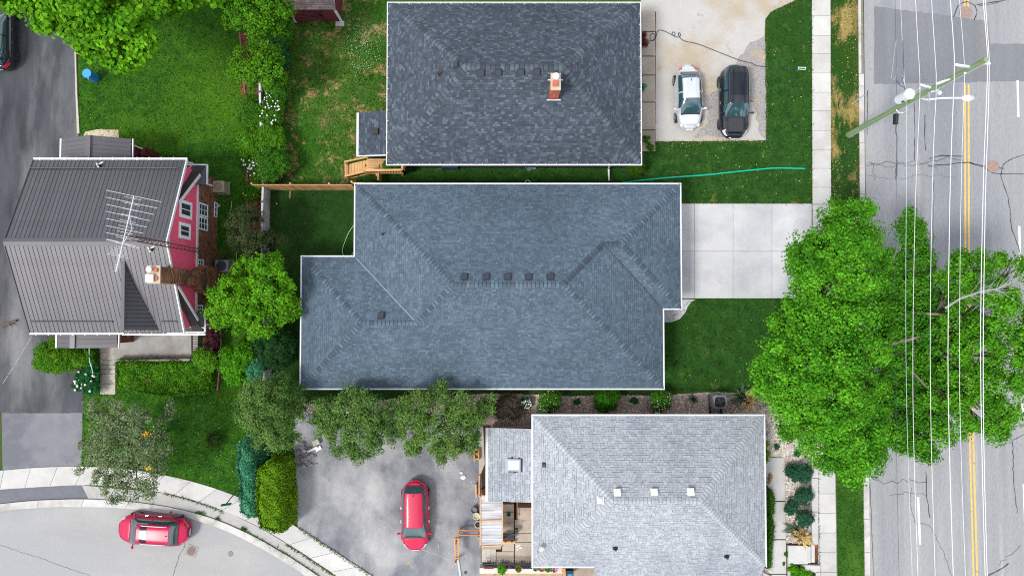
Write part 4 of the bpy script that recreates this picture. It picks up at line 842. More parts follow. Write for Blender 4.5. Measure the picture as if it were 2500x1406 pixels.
# ---------------------------------------------------------------- timber deck of the northern house
dk = thing('timber_deck', 'honey coloured timber deck with steps and slatted railing at the northern house', 'deck', tuple(G(920, 405, 0)))
dz = 1.0
ys_ = [388+i*4.6 for i in range(7)]
for a in ys_:
    b = MB(); p, q = G(897, a+2.1, dz), G(985, a+2.1, dz); b.box(((p.x+q.x)/2, p.y, dz), (q.x-p.x, .10, .04)); b.build('plank', wood2, dk)
for i in range(8):
    t0 = i/8; b = MB(); z_ = dz-.12-(7-i)*.085; zz = max(.1, z_)
    p0, p1, p2, p3 = G(846+i*6.6, 402-i*1.5, zz), G(852+i*6.6, 401-i*1.5, zz), G(852+i*6.6, 431-i*1.6, zz), G(846+i*6.6, 432-i*1.6, zz)
    b.add([tuple(p) for p in (p0, p1, p2, p3)]+[(p.x, p.y, p.z-.04) for p in (p0, p1, p2, p3)], ((0, 3, 2, 1), (4, 5, 6, 7), (0, 1, 5, 4), (1, 2, 6, 5), (2, 3, 7, 6), (3, 0, 4, 7))); b.build('plank', wood2, dk)
def rail_run(px0, px1, z, zb_, nb, parent, m, top_w=.12):
    a, c = G(*px0, z), G(*px1, z); b = MB(); b.beam(a, c, top_w, .04); b.build('top_rail', m, parent)
    b = MB(); b.beam(a-Vector((0, 0, z-zb_-.1)), c-Vector((0, 0, z-zb_-.1)), .05, .09); b.build('bottom_rail', m, parent)
    for i in range(nb+1):
        p = a.lerp(c, i/nb); b = MB(); b.beam((p.x, p.y, zb_), (p.x, p.y, z-.02), .045 if 0 < i < nb else .1, .045 if 0 < i < nb else .1); b.build('baluster' if 0 < i < nb else 'post', m, parent)
rail_run((893, 416), (982, 415), 1.95, .9, 13, dk, wood2); rail_run((982, 415), (982, 400), 1.95, .9, 3, dk, wood2)
rail_run((843, 430), (890, 418), 1.15, .15, 2, dk, wood2, .1); rail_run((842, 395), (895, 384), 1.15, .15, 1, dk, wood2, .1); rail_run((843, 398), (844, 430), .55, .1, 1, dk, wood2, .1)
for x, y in ((897, 412), (927, 434), (984, 428)):
    b = MB(); p = G(x, y, 0); b.box((p.x, p.y, .5), (.12, .12, 1.0)); b.build('post', wood2, dk)
b = MB(); p, q = G(895, 420, .8), G(985, 424, .8); b.beam(p, q, .04, .26); b.build('fascia_board', wood, dk)
b = MB(); p = G(931, 440, 0); b.box((p.x, p.y+.3, .55), (.09, 1.0, 1.1)); tag(b.build('gate_panel', wood), 'narrow brown board gate joining the timber deck to the fence', 'gate')
# ---------------------------------------------------------------- patio of the southern house
pt_ = sheet('patio', soil_m, [(1174, 1224), (1306, 1224), (1306, 1372), (1174, 1372)], .045)
for x0, x1, y0_, y1_ in ((1226, 1255, 1226, 1244), (1226, 1255, 1245, 1298), (1226, 1255, 1299, 1340), (1256.5, 1306, 1264, 1296), (1256.5, 1306, 1297, 1317), (1256.5, 1306, 1318, 1370), (1212, 1255, 1341, 1370), (1176, 1224, 1226, 1335)):
    slab('paving_slab', [(x0, y0_), (x1, y0_), (x1, y1_), (x0, y1_)], patio_m, pt_, 0, .40, .01)
for i, (x0, x1) in enumerate(((1176, 1186.5), (1187, 1198.5), (1199, 1211))): slab('step', [(x0, 1336), (x1, 1336), (x1, 1370), (x0, 1370)], mat('patio_step', (.40, .37, .32), (.46, .43, .38), scale=2, fa=.1, rough=.9), pt_, 0, .12+i*.1)
for i in range(5): slab('step', [(1264, 1226+i*7.5), (1304, 1226+i*7.5), (1304, 1233+i*7.5), (1264, 1233+i*7.5)], patio_m, pt_, 0, 1.15-i*.15)
hrail = thing('stair_handrail', 'red brown handrail beside the patio stairs of the pale house', 'handrail', tuple(G(1262, 1245)))
b = MB(); b.beam(G(1262.5, 1226, 1.9), G(1262.5, 1266, 1.0), .05, .05); b.build('rail', mat('red_stain', (.30, .09, .05), (.36, .12, .07), fa=.1, rough=.7), hrail)
b = MB()
for y, h_ in ((1228, 1.9), (1258, 1.2)): p = G(1262.5, y, h_-.05); b.beam((p.x, p.y, .3), p, .06, .06)
b.build('post', MATS['red_stain'], hrail)
cp = thing('patio_canopy', 'flat roofed timber canopy of weathered grey boards beside the patio', 'canopy', tuple(G(1200, 1270)))
cz_ = 2.1; gb = mat('grey_board', (.40, .40, .41), (.50, .50, .51), scale=1.2, c3=(.30, .30, .32), big=1.0, fine=30, fa=.18, rough=.9, stretch=(.5, 6, 1), obr=.12)
for y0_, n in ((1211, 7), (1272, 7)):
    for i in range(n):
        b = MB(); p, q = G(1174, y0_+i*8.35, cz_), G(1225, y0_+i*8.35+7.9, cz_); b.box(((p.x+q.x)/2, (p.y+q.y)/2, cz_+random.uniform(-.008, .008)), (q.x-p.x, p.y-q.y, .03)); b.build('board', gb, cp)
fr = mat('new_cedar', (.52, .29, .15), (.6, .35, .19), scale=3, fa=.1, rough=.7)
b = MB()
for a, c in (((1172.5, 1208), (1172.5, 1336)), ((1226.5, 1224), (1226.5, 1332)), ((1168, 1209.5), (1194, 1209.5)), ((1173, 1270.5), (1226, 1269.5)), ((1169, 1333), (1228, 1330.5))): b.beam(G(*a, cz_+.03), G(*c, cz_+.03), .07, .1)
b.build('frame', fr, cp)
for x, y in ((1173, 1212), (1173, 1332), (1226, 1330), (1226, 1228)):
    b = MB(); p = G(x, y, cz_); b.beam((p.x, p.y, .02), (p.x, p.y, cz_), .09, .09); b.build('post', fr, cp)
gt = thing('timber_fence', 'low orange timber rail fence turning a corner by the parked red hatchback', 'fence', tuple(G(1120, 1320)))
orange = mat('orange_timber', (.55, .25, .075), (.64, .31, .10), scale=3, fa=.12, rough=.7)
for a, c, z, w_ in (((1118, 1293.5), (1172, 1294), .95, .05), ((1118, 1296), (1172, 1296), .5, .05), ((1116, 1305), (1172, 1305.5), .95, .07), ((1110.5, 1312), (1111.5, 1364), 1.0, .06), ((1119, 1312), (1118.5, 1364), 1.0, .06), ((1107.5, 1314), (1121.5, 1314), 1.05, .05), ((1108, 1361.5), (1121, 1362), 1.05, .05), ((1122, 1288), (1113, 1314), .9, .09)):
    b = MB(); b.beam(G(*a, z), G(*c, z), w_, .1); b.build('rail', orange if a[1] > 1306 else mat('dull_timber', (.34, .18, .10), (.42, .23, .13), fa=.1, rough=.8), gt)
for i in range(9):
    b = MB(); b.beam(G(1113+i*.3, 1317+i*5.2, .9), G(1117, 1316+i*5.2, .9), .05, .03); b.build('slat', MATS['dull_timber'], gt)
for x, y in ((1115, 1315), (1115, 1361), (1121, 1291), (1170, 1300)):
    b = MB(); p = G(x, y); b.box((p.x, p.y, .5), (.1, .1, 1.0)); b.build('post', orange, gt)
# black railing and planter ledge
rl_ = thing('patio_railing', 'black metal railing along the south edge of the patio', 'railing', tuple(G(1240, 1373)))
b = MB(); b.beam(G(1180, 1377, 1.1), G(1301, 1378, 1.1), .05, .04); b.beam(G(1180, 1372, .55), G(1301, 1373, .55), .03, .03); b.build('rail', dkgrey_m, rl_)
for i in range(31):
    b = MB(); p = G(1181+i*4, 1377, 1.1); b.beam((p.x, p.y, .4), p, .02, .02); b.build('baluster', dkgrey_m, rl_)
lg = sheet('planter_ledge', mat('ledge_white', (.50, .48, .44), (.56, .54, .5), scale=2, fa=.1, rough=.9), [(1172, 1378), (1372, 1378), (1372, 1391), (1172, 1391)], .55)
sheet('sandy_bed', mat('tan_soil', (.34, .25, .15), (.42, .32, .20), scale=3, c4=(.22, .15, .08), fine=40, fa=.3, rough=.95, bump=.6), [(1172, 1391), (1450, 1391), (1450, 1440), (1185, 1440)], .10, .02)
sheet('porch_floor', patio_m, [(1380, 1378), (1460, 1378), (1460, 1500), (1380, 1500)], .25)
# west side strip by the parking lot
sheet('side_path', mat('side_path', (.36, .34, .29), (.42, .40, .35), scale=2, fa=.12, rough=.9), [(1169, 1040), (1180, 1040), (1184, 1130), (1176, 1150), (1178, 1210), (1170, 1210)], .30)
sheet('side_bed', soil_m, [(1180, 1040), (1196, 1040), (1196, 1215), (1178, 1215), (1177, 1150), (1184, 1130)], .32)
tb = thing('timber_planter', 'open orange timber planter frame at the edge of the parking lot under the tree', 'planter', tuple(G(1163, 1110)))
for a, c in (((1158, 1095), (1158, 1125)), ((1169, 1095), (1169, 1122)), ((1158, 1106), (1169, 1106)), ((1158, 1119), (1169, 1118)), ((1158, 1096), (1169, 1096))):
    b = MB(); b.beam(G(*a, .45), G(*c, .45), .06, .3); b.build('board', fr, tb)
b = MB(); p = G(1163.5, 1108, .3); b.box((p.x, p.y, .2), (.24, .55, .2)); b.build('filling', mat('yellow_filling', (.55, .30, .06), fa=.2, rough=.9), tb)
wr = thing('timber_retaining_edge', 'thin weathered timber edge along the east side of the parking lot', 'edging', tuple(G(1170, 1180)))
for a, c in (((1171, 1158), (1170, 1185)), ((1170, 1186), (1170, 1208)), ((1162, 1180), (1163, 1212))):
    b = MB(); b.beam(G(*a, .35), G(*c, .35), .08, .4); b.build('board', fr, wr)
# ---------------------------------------------------------------- walk and garden in front of the pale house
fw = sheet('front_walk', soil_m, [(1858, 1115), (1915, 1115), (1921, 1450), (1866, 1450)], .06)
for a, b_ in ((1116, 1221), (1223, 1314), (1316, 1398), (1400, 1450)): slab('paving_slab', [(1872, a), (1914+(a-1116)*.014, a), (1914+(b_-1116)*.014, b_), (1872, b_)], walk_m, fw, 0, .12, .01)
slab('doorstep', [(1858, 1122), (1873, 1122), (1873, 1180), (1858, 1180)], walk_m, fw, 0, .28); slab('doorstep', [(1860, 1376), (1871, 1374), (1872, 1450), (1860, 1450)], walk_m, fw, 0, .2)
bedm = mat('stone_mulch', (.38, .33, .29), (.47, .42, .38), scale=8, c3=(.26, .20, .15), big=.6, c4=(.07, .10, .03), c4scale=.8, c4pos=(.60, .70), fine=30, fa=.4, rough=.95, bump=1)
bedd = mat('brown_mulch', (.32, .25, .215), (.43, .35, .305), scale=8, c3=(.22, .16, .125), big=.6, fine=30, fa=.45, rough=.95, bump=1)
bed1 = sheet('garden_bed', bedm, [(1856, 1000), (1890, 985), (1930, 1010), (1992, 1060), (1992, 1110), (1977, 1110), (1977, 1325), (1916, 1325), (1914, 1116), (1856, 1116)], .052, .03)
bed2 = sheet('side_garden', bedd, [(740, 985), (1215, 960), (1380, 966), (1640, 964), (1750, 955), (1850, 962), (1890, 985), (1860, 1030), (1180, 1045), (1160, 1005), (760, 1010)], .050, .04)
lw = sheet('garden_kerb', soil_m, [(1976, 1100), (1993, 1100), (1994, 1325), (1978, 1325)], .05)
for a, b_ in ((1100, 1163), (1164, 1245), (1246, 1325)): slab('kerb_stone', [(1977, a), (1992, a), (1993, b_), (1978, b_)], walk_m, lw, 0, .30, .01)
st = sheet('front_steps', soil_m, [(1918, 1326), (1998, 1326), (1998, 1374), (1918, 1374)], .055)
slab('landing_slab', [(1920, 1328), (1967, 1328), (1967, 1372), (1920, 1372)], walk_m, st, 0, .30)
slab('step', [(1967.5, 1330), (1975, 1330), (1975, 1370), (1967.5, 1370)], walk_m, st, 0, .26); slab('step', [(1978, 1327), (1986, 1327), (1986, 1370), (1978, 1370)], walk_m, st, 0, .18)
sheet('step_riser_soil', mulch_m, [(1987, 1328), (1996, 1328), (1996, 1370), (1987, 1370)], .10)
slab('coping_stone', [(1955, 1374), (1997, 1376), (1997, 1391), (1990, 1393), (1951, 1386)], walk_m, st, 0, .30); slab('coping_stone', [(1920, 1373), (1927, 1373), (1927, 1450), (1921, 1450)], walk_m, st, 0, .28); slab('coping_stone', [(1987, 1392), (1997, 1390), (1998, 1450), (1987, 1450)], walk_m, st, 0, .30)
gpl = sheet('plant_bed', soil_m, [(1927, 1374), (1956, 1374), (1953, 1387), (1986, 1394), (1986, 1450), (1927, 1450)], .10)
for (x, y), lab in (((1866, 1122), 'black iron railing at the north edge of the front doorstep of the pale house'), ((1866, 1178), 'black iron railing at the south edge of the front doorstep of the pale house'), ((1873, 1398), 'rusty iron railing at the southern doorstep of the pale house')):
    r_ = thing('step_railing', lab, 'railing', tuple(G(x, y))); mm = dkgrey_m if y < 1300 else paint('rust', (.16, .06, .035), .8)
    for k, z in ((0, 1.05), (1, .55)):
        b = MB(); b.beam(G(x-7, y-1, z+.2), G(x+13, y+3 if y < 1300 else y+9, z), .04, .04); b.build('rail', mm, r_)
    for t in (0, .33, .66, 1):
        p = G(x-7, y-1, 1.25).lerp(G(x+13, y+3 if y < 1300 else y+9, 1.05), t); b = MB(); b.beam((p.x, p.y, .15), p, .03, .03); b.build('baluster', mm, r_)
# left garden bed along the grey fence
sheet('fence_border', mulch_m, [(588, 80), (652, 80), (655, 300), (660, 560), (605, 565), (598, 420), (590, 240)], .048, .04)
sheet('shrub_border', soil_m, [(655, 40), (700, 60), (712, 190), (690, 260), (690, 330), (702, 400), (690, 445), (658, 450)], .046, .06)
eb = thing('log_edging', 'thin reddish timber edging along the flower border by the grey fence', 'edging', tuple(G(595, 300)))
pp = [(585, 80), (589, 115), (595, 205), (601, 240), (603, 325), (604, 400), (604, 470), (604, 520)]
for a, c in zip(pp, pp[1:]):
    b = MB(); b.beam(G(*a, .06), G(*c, .06), .10, .12); b.build('timber', mat('red_timber', (.20, .08, .05), (.27, .12, .08), scale=3, fa=.2, rough=.9), eb)
sheet('purple_bed', mulch_m, [(500, 795), (538, 790), (539, 960), (532, 960), (530, 880), (500, 870)], .05, .02)
eb2 = thing('log_edging', 'pale wavy timber edging beside the purple shrub and long hedge', 'edging', tuple(G(537, 880)))
pp = [(538, 800), (540, 840), (537, 880), (534, 920), (531, 952)]
for a, c in zip(pp, pp[1:]):
    b = MB(); b.beam(G(*a, .06), G(*c, .06), .07, .14); b.build('timber', mat('pale_timber', (.36, .25, .18), (.44, .32, .24), scale=3, fa=.2, rough=.9), eb2)
eb3 = thing('log_edging', 'short reddish edging below the bright green tree', 'edging', tuple(G(613, 815)))
b = MB(); b.beam(G(612, 780, .06), G(613, 850, .06), .08, .12); b.build('timber', MATS['red_timber'], eb3)
sheet('tree_bed', soil_m, [(610, 560), (655, 560), (662, 930), (630, 930), (612, 850)], .047, .05)
# ---------------------------------------------------------------- vehicles
tyre_m = paint('tyre', (.012, .012, .013), .85); rim_m = paint('alloy_rim', (.30, .31, .33), .35, metal=.8); rimd_m = paint('dark_rim', (.035, .035, .04), .4)
carglass = mat('car_glass', (.022, .060, .072), (.028, .070, .082), fa=0, rough=.03, spec=1.0, coat=1.0); darkglass = mat('dark_glass', (.010, .012, .018), fa=0, rough=.12, spec=.35); lamp_m = mat('headlamp', (.55, .56, .58), fa=0, rough=.08, spec=.9, coat=1.0); tail_m = mat('tail_lamp', (.50, .01, .03), fa=0, rough=.1, spec=.8, coat=1.0)  # car glass: reflected sky is put into the teal base colour
trim_m = paint('black_trim', (.02, .021, .023), .6); chrome_m = paint('chrome', (.75, .76, .78), .15, metal=.9); plate_m = paint('number_plate', (.65, .66, .68), .4)
def sgn(x): return 1 if x >= 0 else -1
def lerp_tab(tab, x):
    if x <= tab[0][0]: return tab[0][1]
    for (a, va), (b_, vb_) in zip(tab, tab[1:]):
        if x <= b_: t = (x-a)/(b_-a); t = t*t*(3-2*t); return va+(vb_-va)*t
    return tab[-1][1]
def car(name, label, loc, rz, L_, Wd, H, body_m, y4, y3, y2, y1, nplan=4.0, belt=.93, nose=.66, tail=.86, roofr=.24, rims=rim_m, group=None, roof_rails=None, sunroof=None, tailstyle='side', hood_m=None, wheel=.33, plan2=None, mirror=True, cabin_w=.93, round_h=.30, hdl='wedge', arch=False):
    t_ = thing(name, label, 'car', loc, rz, group, local=True); hw, hl_ = Wd/2, L_/2
    def plan(y, n=nplan): return max(0.0, 1-abs(y/hl_)**n)**(1/(plan2 or n*.55))
    top_tab = [(-hl_, tail*.78), (-hl_*.97, tail*.93), (-hl_*.85, tail), (y4, belt), (0, belt), (y1, belt), (hl_*.80, nose+.14), (hl_*.95, nose), (hl_, nose*.8)]
    ttab = lambda y: lerp_tab(top_tab, y)
    zb_, zc = .24, .56
    def S1(y, th):
        c, s = math.cos(th), math.sin(th); w = hw*plan(y); tp = ttab(y); x = w*sgn(c)*abs(c)**.42
        if s > 0: x *= 1-.05*abs(s)**.6
        return Vector((x, y, zc+(tp-zc)*abs(s)**.62 if s >= 0 else zc-(zc-zb_)*abs(s)**.5))
    ny, nth = 44, 40; ysn = [-hl_*math.cos(math.pi*i/ny) for i in range(ny+1)]
    def grid(S, us, vs_, mi=0, closed=False):
        b = MB(); vv = [S(u, v) for u in us for v in vs_]; n = len(vs_); fs = []
        for i in range(len(us)-1):
            for j in range(n if closed else n-1): fs.append((i*n+j, i*n+(j+1) % n, (i+1)*n+(j+1) % n, (i+1)*n+j))
        return b.add(vv, fs, mi)
    grid(S1, ysn, [2*math.pi*j/nth for j in range(nth)], closed=True).build('body', body_m, t_, smooth=True)
    Hc = H-belt+.03
    def hprof(y):
        if y > y1 or y < y4: return 0.0
        if y > y2: t = (y1-y)/(y1-y2); f = t*(1.0+round_h*(1-t)); return Hc*min(.96, f*.96) if t < 1 else Hc*.96
        if y < y3: t = (y-y4)/(y3-y4); f = t*(1.0+round_h*(1-t)); return Hc*min(.96, f*.96)
        m = (y-y3)/(y2-y3); return Hc*(.95+.05*math.sin(math.pi*m))
    def S2(y, th, off=0.0):
        c, s = math.cos(th), math.sin(th); h = hprof(y); w = hw*cabin_w*min(1, plan(y, nplan)*1.02)*(.84+.16*min(1, h/(.45*Hc))); f = abs(s)**.62
        x = w*sgn(c)*abs(c)**.40*(1-roofr*f*(h/Hc)); z = ttab(y)-.035+h*f
        return Vector((x, y, z))
    def S2o(y, th, off):
        e = 1e-3; p = S2(y, th); a = S2(y+e, th)-S2(y-e, th); b_ = S2(y, th+e)-S2(y, th-e); n = a.cross(b_)
        n = n.normalized() if n.length > 1e-12 else Vector((0, 0, 1)); n = n if n.dot(p-Vector((0, y, belt-.3))) > 0 else -n
        return p+n*off
    ysc = sorted(set([y4+(y1-y4)*i/46 for i in range(47)]+[y2, y3])); ths = [math.pi*j/32 for j in range(33)]
    grid(lambda u, v: S2(u, v), ysc, ths).build('cabin', body_m, t_, smooth=True)
    def patch(nm, m, ya, yb_, ta, tb_, n=(10, 12), off=.008, shape=None):
        us = [ya+(yb_-ya)*i/n[0] for i in range(n[0]+1)]
        def Q(u, v):
            k = (u-ya)/(yb_-ya); a, b2 = (shape(k) if shape else (ta, tb_)); return S2o(u, R(a+(b2-a)*v), off)
        return grid(Q, us, [j/n[1] for j in range(n[1]+1)]).build(nm, m, t_, smooth=True)
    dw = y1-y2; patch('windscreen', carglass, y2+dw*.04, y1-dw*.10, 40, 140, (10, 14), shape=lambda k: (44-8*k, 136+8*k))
    patch('wiper_cowl', trim_m, y1-dw*.11, y1-.01, 34, 146, (4, 14), .010)
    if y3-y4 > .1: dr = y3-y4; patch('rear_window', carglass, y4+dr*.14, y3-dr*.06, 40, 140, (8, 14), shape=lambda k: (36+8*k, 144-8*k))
    ym_ = (y1+y4)/2+.05; fr_, rb = y1-dw*.42, y4+(y3-y4)*.5
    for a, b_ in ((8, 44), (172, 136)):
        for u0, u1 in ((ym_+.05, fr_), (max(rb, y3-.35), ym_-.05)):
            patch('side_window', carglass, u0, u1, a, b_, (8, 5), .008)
    if sunroof: patch('sunroof', darkglass, sunroof[0], sunroof[1], 62, 118, (4, 8), .010)
    def bpatch(nm, m, ya, yb_, ta, tb_, n=(6, 6), off=.010):
        us = [ya+(yb_-ya)*i/n[0] for i in range(n[0]+1)]
        def Q(u, v):
            e = 1e-3; th = R(ta+(tb_-ta)*v); p = S1(u, th); nn = (S1(u+e, th)-S1(u-e, th)).cross(S1(u, th+e)-S1(u, th-e)); nn = nn.normalized() if nn.length > 1e-12 else Vector((0, 0, 1)); c_ = Vector((0, u*.9, .55))
            return p+(nn if nn.dot(p-c_) > 0 else -nn)*off
        return grid(Q, us, [j/n[1] for j in range(n[1]+1)]).build(nm, m, t_, smooth=True)
    for a, b_ in ((14, 46), (166, 134)):
        if hdl == 'round':
            th = R((a+b_)/2); p = S1(hl_*.86, th); b = MB(); b.blob((p.x*.95, p.y, p.z-.02), (.13, .15, .08), n=14, m=8); b.build('headlight', lamp_m, t_, smooth=True)
        else: bpatch('headlight', lamp_m, hl_*.80, hl_*.95, a, b_)
        if tailstyle == 'round':
            p = S1(-hl_*.88, R(46 if a < 90 else 134)); b = MB(); b.blob((p.x*1.0, p.y, p.z-.01), (.10, .12, .06), n=14, m=8); b.build('tail_light', tail_m, t_, smooth=True)
        else: bpatch('tail_light', tail_m, -hl_*.985, -hl_*.84, a-6*sgn(90-a), b_)
    # hood seams, bumper strip, plate
    for sg in (-1, 1):
        b = MB(); b.tube([S1(y1+.02+(hl_*.93-y1-.02)*i/8, R(90-sg*(44-16*(i/8)**2)))+Vector((0, 0, .004)) for i in range(9)], .008, 4); b.build('bonnet_seam', trim_m, t_)
        for yy in (ym_-.08, ym_+.75 if fr_ > ym_+.6 else ym_+.5):
            p = S1(yy-.15, R(16 if sg > 0 else 164)); b = MB(); b.beam(p+Vector((sg*.03, -.09, .02)), p+Vector((sg*.03, .09, .02)), .03, .035); b.build('door_handle', chrome_m if not name.startswith('compact') else body_m, t_)
        if mirror:
            p = S1(y1-.35*dw, R(22 if sg > 0 else 158)); b = MB(); b.blob((sg*(hw*.93+.16), y1-.40*dw, belt+.06), (.12, .07, .08), n=10, m=6); b.beam((sg*hw*.8, y1-.36*dw, belt), (sg*(hw*.93+.12), y1-.39*dw, belt+.03), .06, .04); b.build('wing_mirror', body_m if body_m.name != 'silver_paint' else white, t_, smooth=True)
        if roof_rails:
            xr = hw*cabin_w*(1-roofr)*.86; b = MB(); ya, yb_ = roof_rails; b.tube([(sg*xr, ya, H-.06), (sg*xr, ya+.08, H+.03), (sg*xr, yb_-.08, H+.03), (sg*xr, yb_, H-.06)], .028, 6); b.build('roof_rail', paint('rail_silver', (.62, .62, .64), .3, metal=.3), t_)
    b = MB(); b.tube([S1(hl_*.985, R(t))*1.0+Vector((0, .02, -.02)) for t in (30, 60, 90, 120, 150)], .03, 6); b.build('front_bumper', trim_m if arch else body_m, t_)
    b = MB(); b.tube([S1(-hl_*.99, R(t))+Vector((0, -.03, -.05)) for t in (10, 40, 90, 140, 170)], .05, 6); b.build('rear_bumper', dkgrey_m if arch else body_m, t_)
    b = MB(); b.box((0, hl_+.03, .5), (.46, .02, .13)); b.build('number_plate', plate_m, t_)
    b = MB(); b.box((0, -hl_-.03, .62), (.46, .02, .13)); b.build('number_plate', plate_m, t_)
    b = MB(); b.tube([(0, y3+.16, H-.01), (0, y3+.02, H+.07)], [.03, .008], 6); b.build('roof_aerial', trim_m, t_)
    for sx in (-1, 1):
        for sy in (1, -1):
            c = Vector((sx*(hw-.15), sy*hl_*.60-(.03 if sy > 0 else -.02), wheel)); n = 22
            def ring(prof, mtl, nm, par):
                b = MB(); vv, fs = [], []
                for (r_, dx) in prof:
                    for k in range(n): t = 2*math.pi*k/n; vv.append((c.x+sx*dx, c.y+r_*math.cos(t), c.z+r_*math.sin(t)))
                for i in range(len(prof)-1):
                    for k in range(n): fs.append((i*n+k, i*n+(k+1) % n, (i+1)*n+(k+1) % n, (i+1)*n+k))
                return b.add(vv, fs).build(nm, mtl, par)
            w_ = ring([(.02, -.1), (wheel*.97, -.1), (wheel, -.06), (wheel, .10), (wheel*.95, .135), (wheel*.68, .13)], tyre_m, 'wheel', t_)
            ring([(wheel*.68, .128), (wheel*.62, .10), (.10, .115), (.001, .12)], rims, 'rim', w_)
            b = MB()
            for k in range(7):
                t = 2*math.pi*k/7; b.beam((c.x+sx*.13, c.y+.06*math.cos(t), c.z+.06*math.sin(t)), (c.x+sx*.125, c.y+wheel*.66*math.cos(t), c.z+wheel*.66*math.sin(t)), .05, .03, up=(1, 0, 0))
            b.build('spoke', rims, w_)
    return t_
silver_p = mat('silver_paint', (.56, .585, .62), fa=.02, rough=.28, metal=.35, spec=.6, coat=1.0)
black_p = mat('black_paint', (.008, .010, .015), fa=.02, rough=.10, spec=.45, coat=.45)
red_p = mat('red_paint', (.44, .004, .046), fa=.02, rough=.32, metal=.0, spec=.4, coat=.25); red_p2 = mat('pinkish_red_paint', (.43, .005, .055), fa=.02, rough=.3, metal=.0, spec=.35, coat=0)
car('compact_car', 'silver rounded beetle shaped car parked on the dirty concrete driveway', G(1675, 246, .03), R(181.5), 4.10, 1.74, 1.48, silver_p, -1.62, -.98, .22, 1.20, nplan=3.6, plan2=2.3, belt=.92, nose=.70, tail=.80, roofr=.30, hdl='round', tailstyle='round', round_h=.55, wheel=.33)
car('sport_utility', 'black sport utility car with red tail lamps parked beside the silver car', G(1784, 257, .03), R(180), 4.62, 1.86, 1.68, black_p, -2.22, -1.98, .32, 1.14, nplan=6, plan2=2.6, belt=1.02, nose=.80, tail=1.0, roofr=.20, rims=rimd_m, roof_rails=None, sunroof=(-1.6, -.15), wheel=.36, round_h=.2)
car('hatchback', 'bright red hatchback parked alone on the grey parking lot', G(1017, 1251, .03), R(180.5), 4.28, 1.78, 1.46, red_p, -1.98, -1.56, .50, 1.32, nplan=5, plan2=2.5, belt=.93, nose=.70, tail=.90, roofr=.27, rims=rim_m, wheel=.33, round_h=.25)
car('crossover', 'metallic red crossover with silver roof rails parked along the curved kerb', G(389, 1285, .03), R(86.5), 4.42, 1.82, 1.64, red_p2, -1.76, -1.36, .62, 1.36, nplan=5, plan2=2.5, belt=1.0, nose=.78, tail=.96, roofr=.24, roof_rails=(-1.2, .35), sunroof=(-.02, .42), wheel=.36, arch=True, round_h=.25)
car('sport_utility', 'dark estate car half out of view on the dark driveway by the maple', G(16, 90, .05), R(1.5), 4.75, 1.86, 1.66, mat('ink_paint', (.007, .009, .014), fa=.02, rough=.14, spec=.6, coat=1.0), -2.25, -1.9, .3, 1.2, nplan=6, plan2=2.6, belt=1.0, nose=.78, tail=.98, roofr=.22, rims=rimd_m, roof_rails=(-1.5, .1), wheel=.36)
# ---------------------------------------------------------------- vegetation
def np_mesh(name, V, k, mats, parent=None, mi=None):
    """V: (N,k,3) polygons of k corners each"""
    N = len(V); me = bpy.data.meshes.new(name)
    off = ORG.get(parent, Vector((0, 0, 0))) if parent is not None else (0, 0, 0)
    me.vertices.add(N*k); me.vertices.foreach_set('co', (V.reshape(-1, 3)-np.array(off[:3])).astype(np.float32).ravel())
    me.loops.add(N*k); me.loops.foreach_set('vertex_index', np.arange(N*k, dtype=np.int32))
    me.polygons.add(N); me.polygons.foreach_set('loop_start', np.arange(0, N*k, k, dtype=np.int32))
    for m in (mats if isinstance(mats, list) else [mats]): me.materials.append(m)
    if mi is not None: me.polygons.foreach_set('material_index', mi.astype(np.int32))
    me.update(); me.validate()
    return link(name, me, parent)
def unit(a): return a/np.maximum(1e-9, np.linalg.norm(a, axis=-1, keepdims=True))
def leaf_quads(P, Nn, size, asp=.75, fold=.18):
    n = len(P); r = unit(rng.normal(size=(n, 3))); t = unit(np.cross(Nn, r)); b_ = np.cross(Nn, t); s = np.broadcast_to(np.asarray(size, float).reshape(-1, 1), (n, 1))
    return np.stack([P-t*s*.5, P+b_*s*asp*.5+Nn*s*fold, P+t*s*.5, P-b_*s*asp*.5+Nn*s*fold], 1)
def lobes_px(tab):
    """(px, py, radius px, z of its middle, vertical radius m) -> world lobes"""
    out = []
    for (px, py, pr, z, rz) in tab:
        c = G(px, py, z); r = pr*SC(z); out.append((c.x, c.y, c.z, r, r, rz))
    return out
def crown(name, lobes, m, parent, dens=3.0, cr=.5, lpc=70, size=.16, low=-.35, fill=.25, upb=.55, asp=.75, kind=None, svar=.25, taper=None):
    Ps, Ns = [], []
    for (x, y, z, rx, ry, rz) in lobes:
        n = max(3, int(dens*(rx*ry*2+(rx+ry)*rz)*1.2)); d = unit(rng.normal(size=(n*3, 3))); d = d[d[:, 2] > low][:n]; n = len(d)
        rad = np.where(rng.random(n) < fill, rng.uniform(.35, .8, n), rng.uniform(.82, 1.02, n))[:, None]
        C = np.array([x, y, z])+d*rad*np.array([rx, ry, rz]); crr = cr*rng.uniform(.65, 1.35, n)
        e = unit(rng.normal(size=(n, lpc, 3))); e[:, :, 2] = np.where(rng.random((n, lpc)) < .75, np.abs(e[:, :, 2]), e[:, :, 2])
        r = rng.uniform(.35, 1.0, (n, lpc, 1)); P = C[:, None]+e*r*crr[:, None, None]*np.array([1, 1, .7])
        Nn = unit(e*.8+d[:, None]*.4+np.array([0, 0, upb*.8])+rng.normal(size=e.shape)*.26)
        Ps.append(P.reshape(-1, 3)); Ns.append(Nn.reshape(-1, 3))
    P, Nn = np.concatenate(Ps), np.concatenate(Ns); ok = P[:, 2] > .05; P, Nn = P[ok], Nn[ok]
    sz = size*rng.uniform(1-svar, 1+svar, len(P))
    return np_mesh(name, leaf_quads(P, Nn, sz, asp), 4, m, parent)
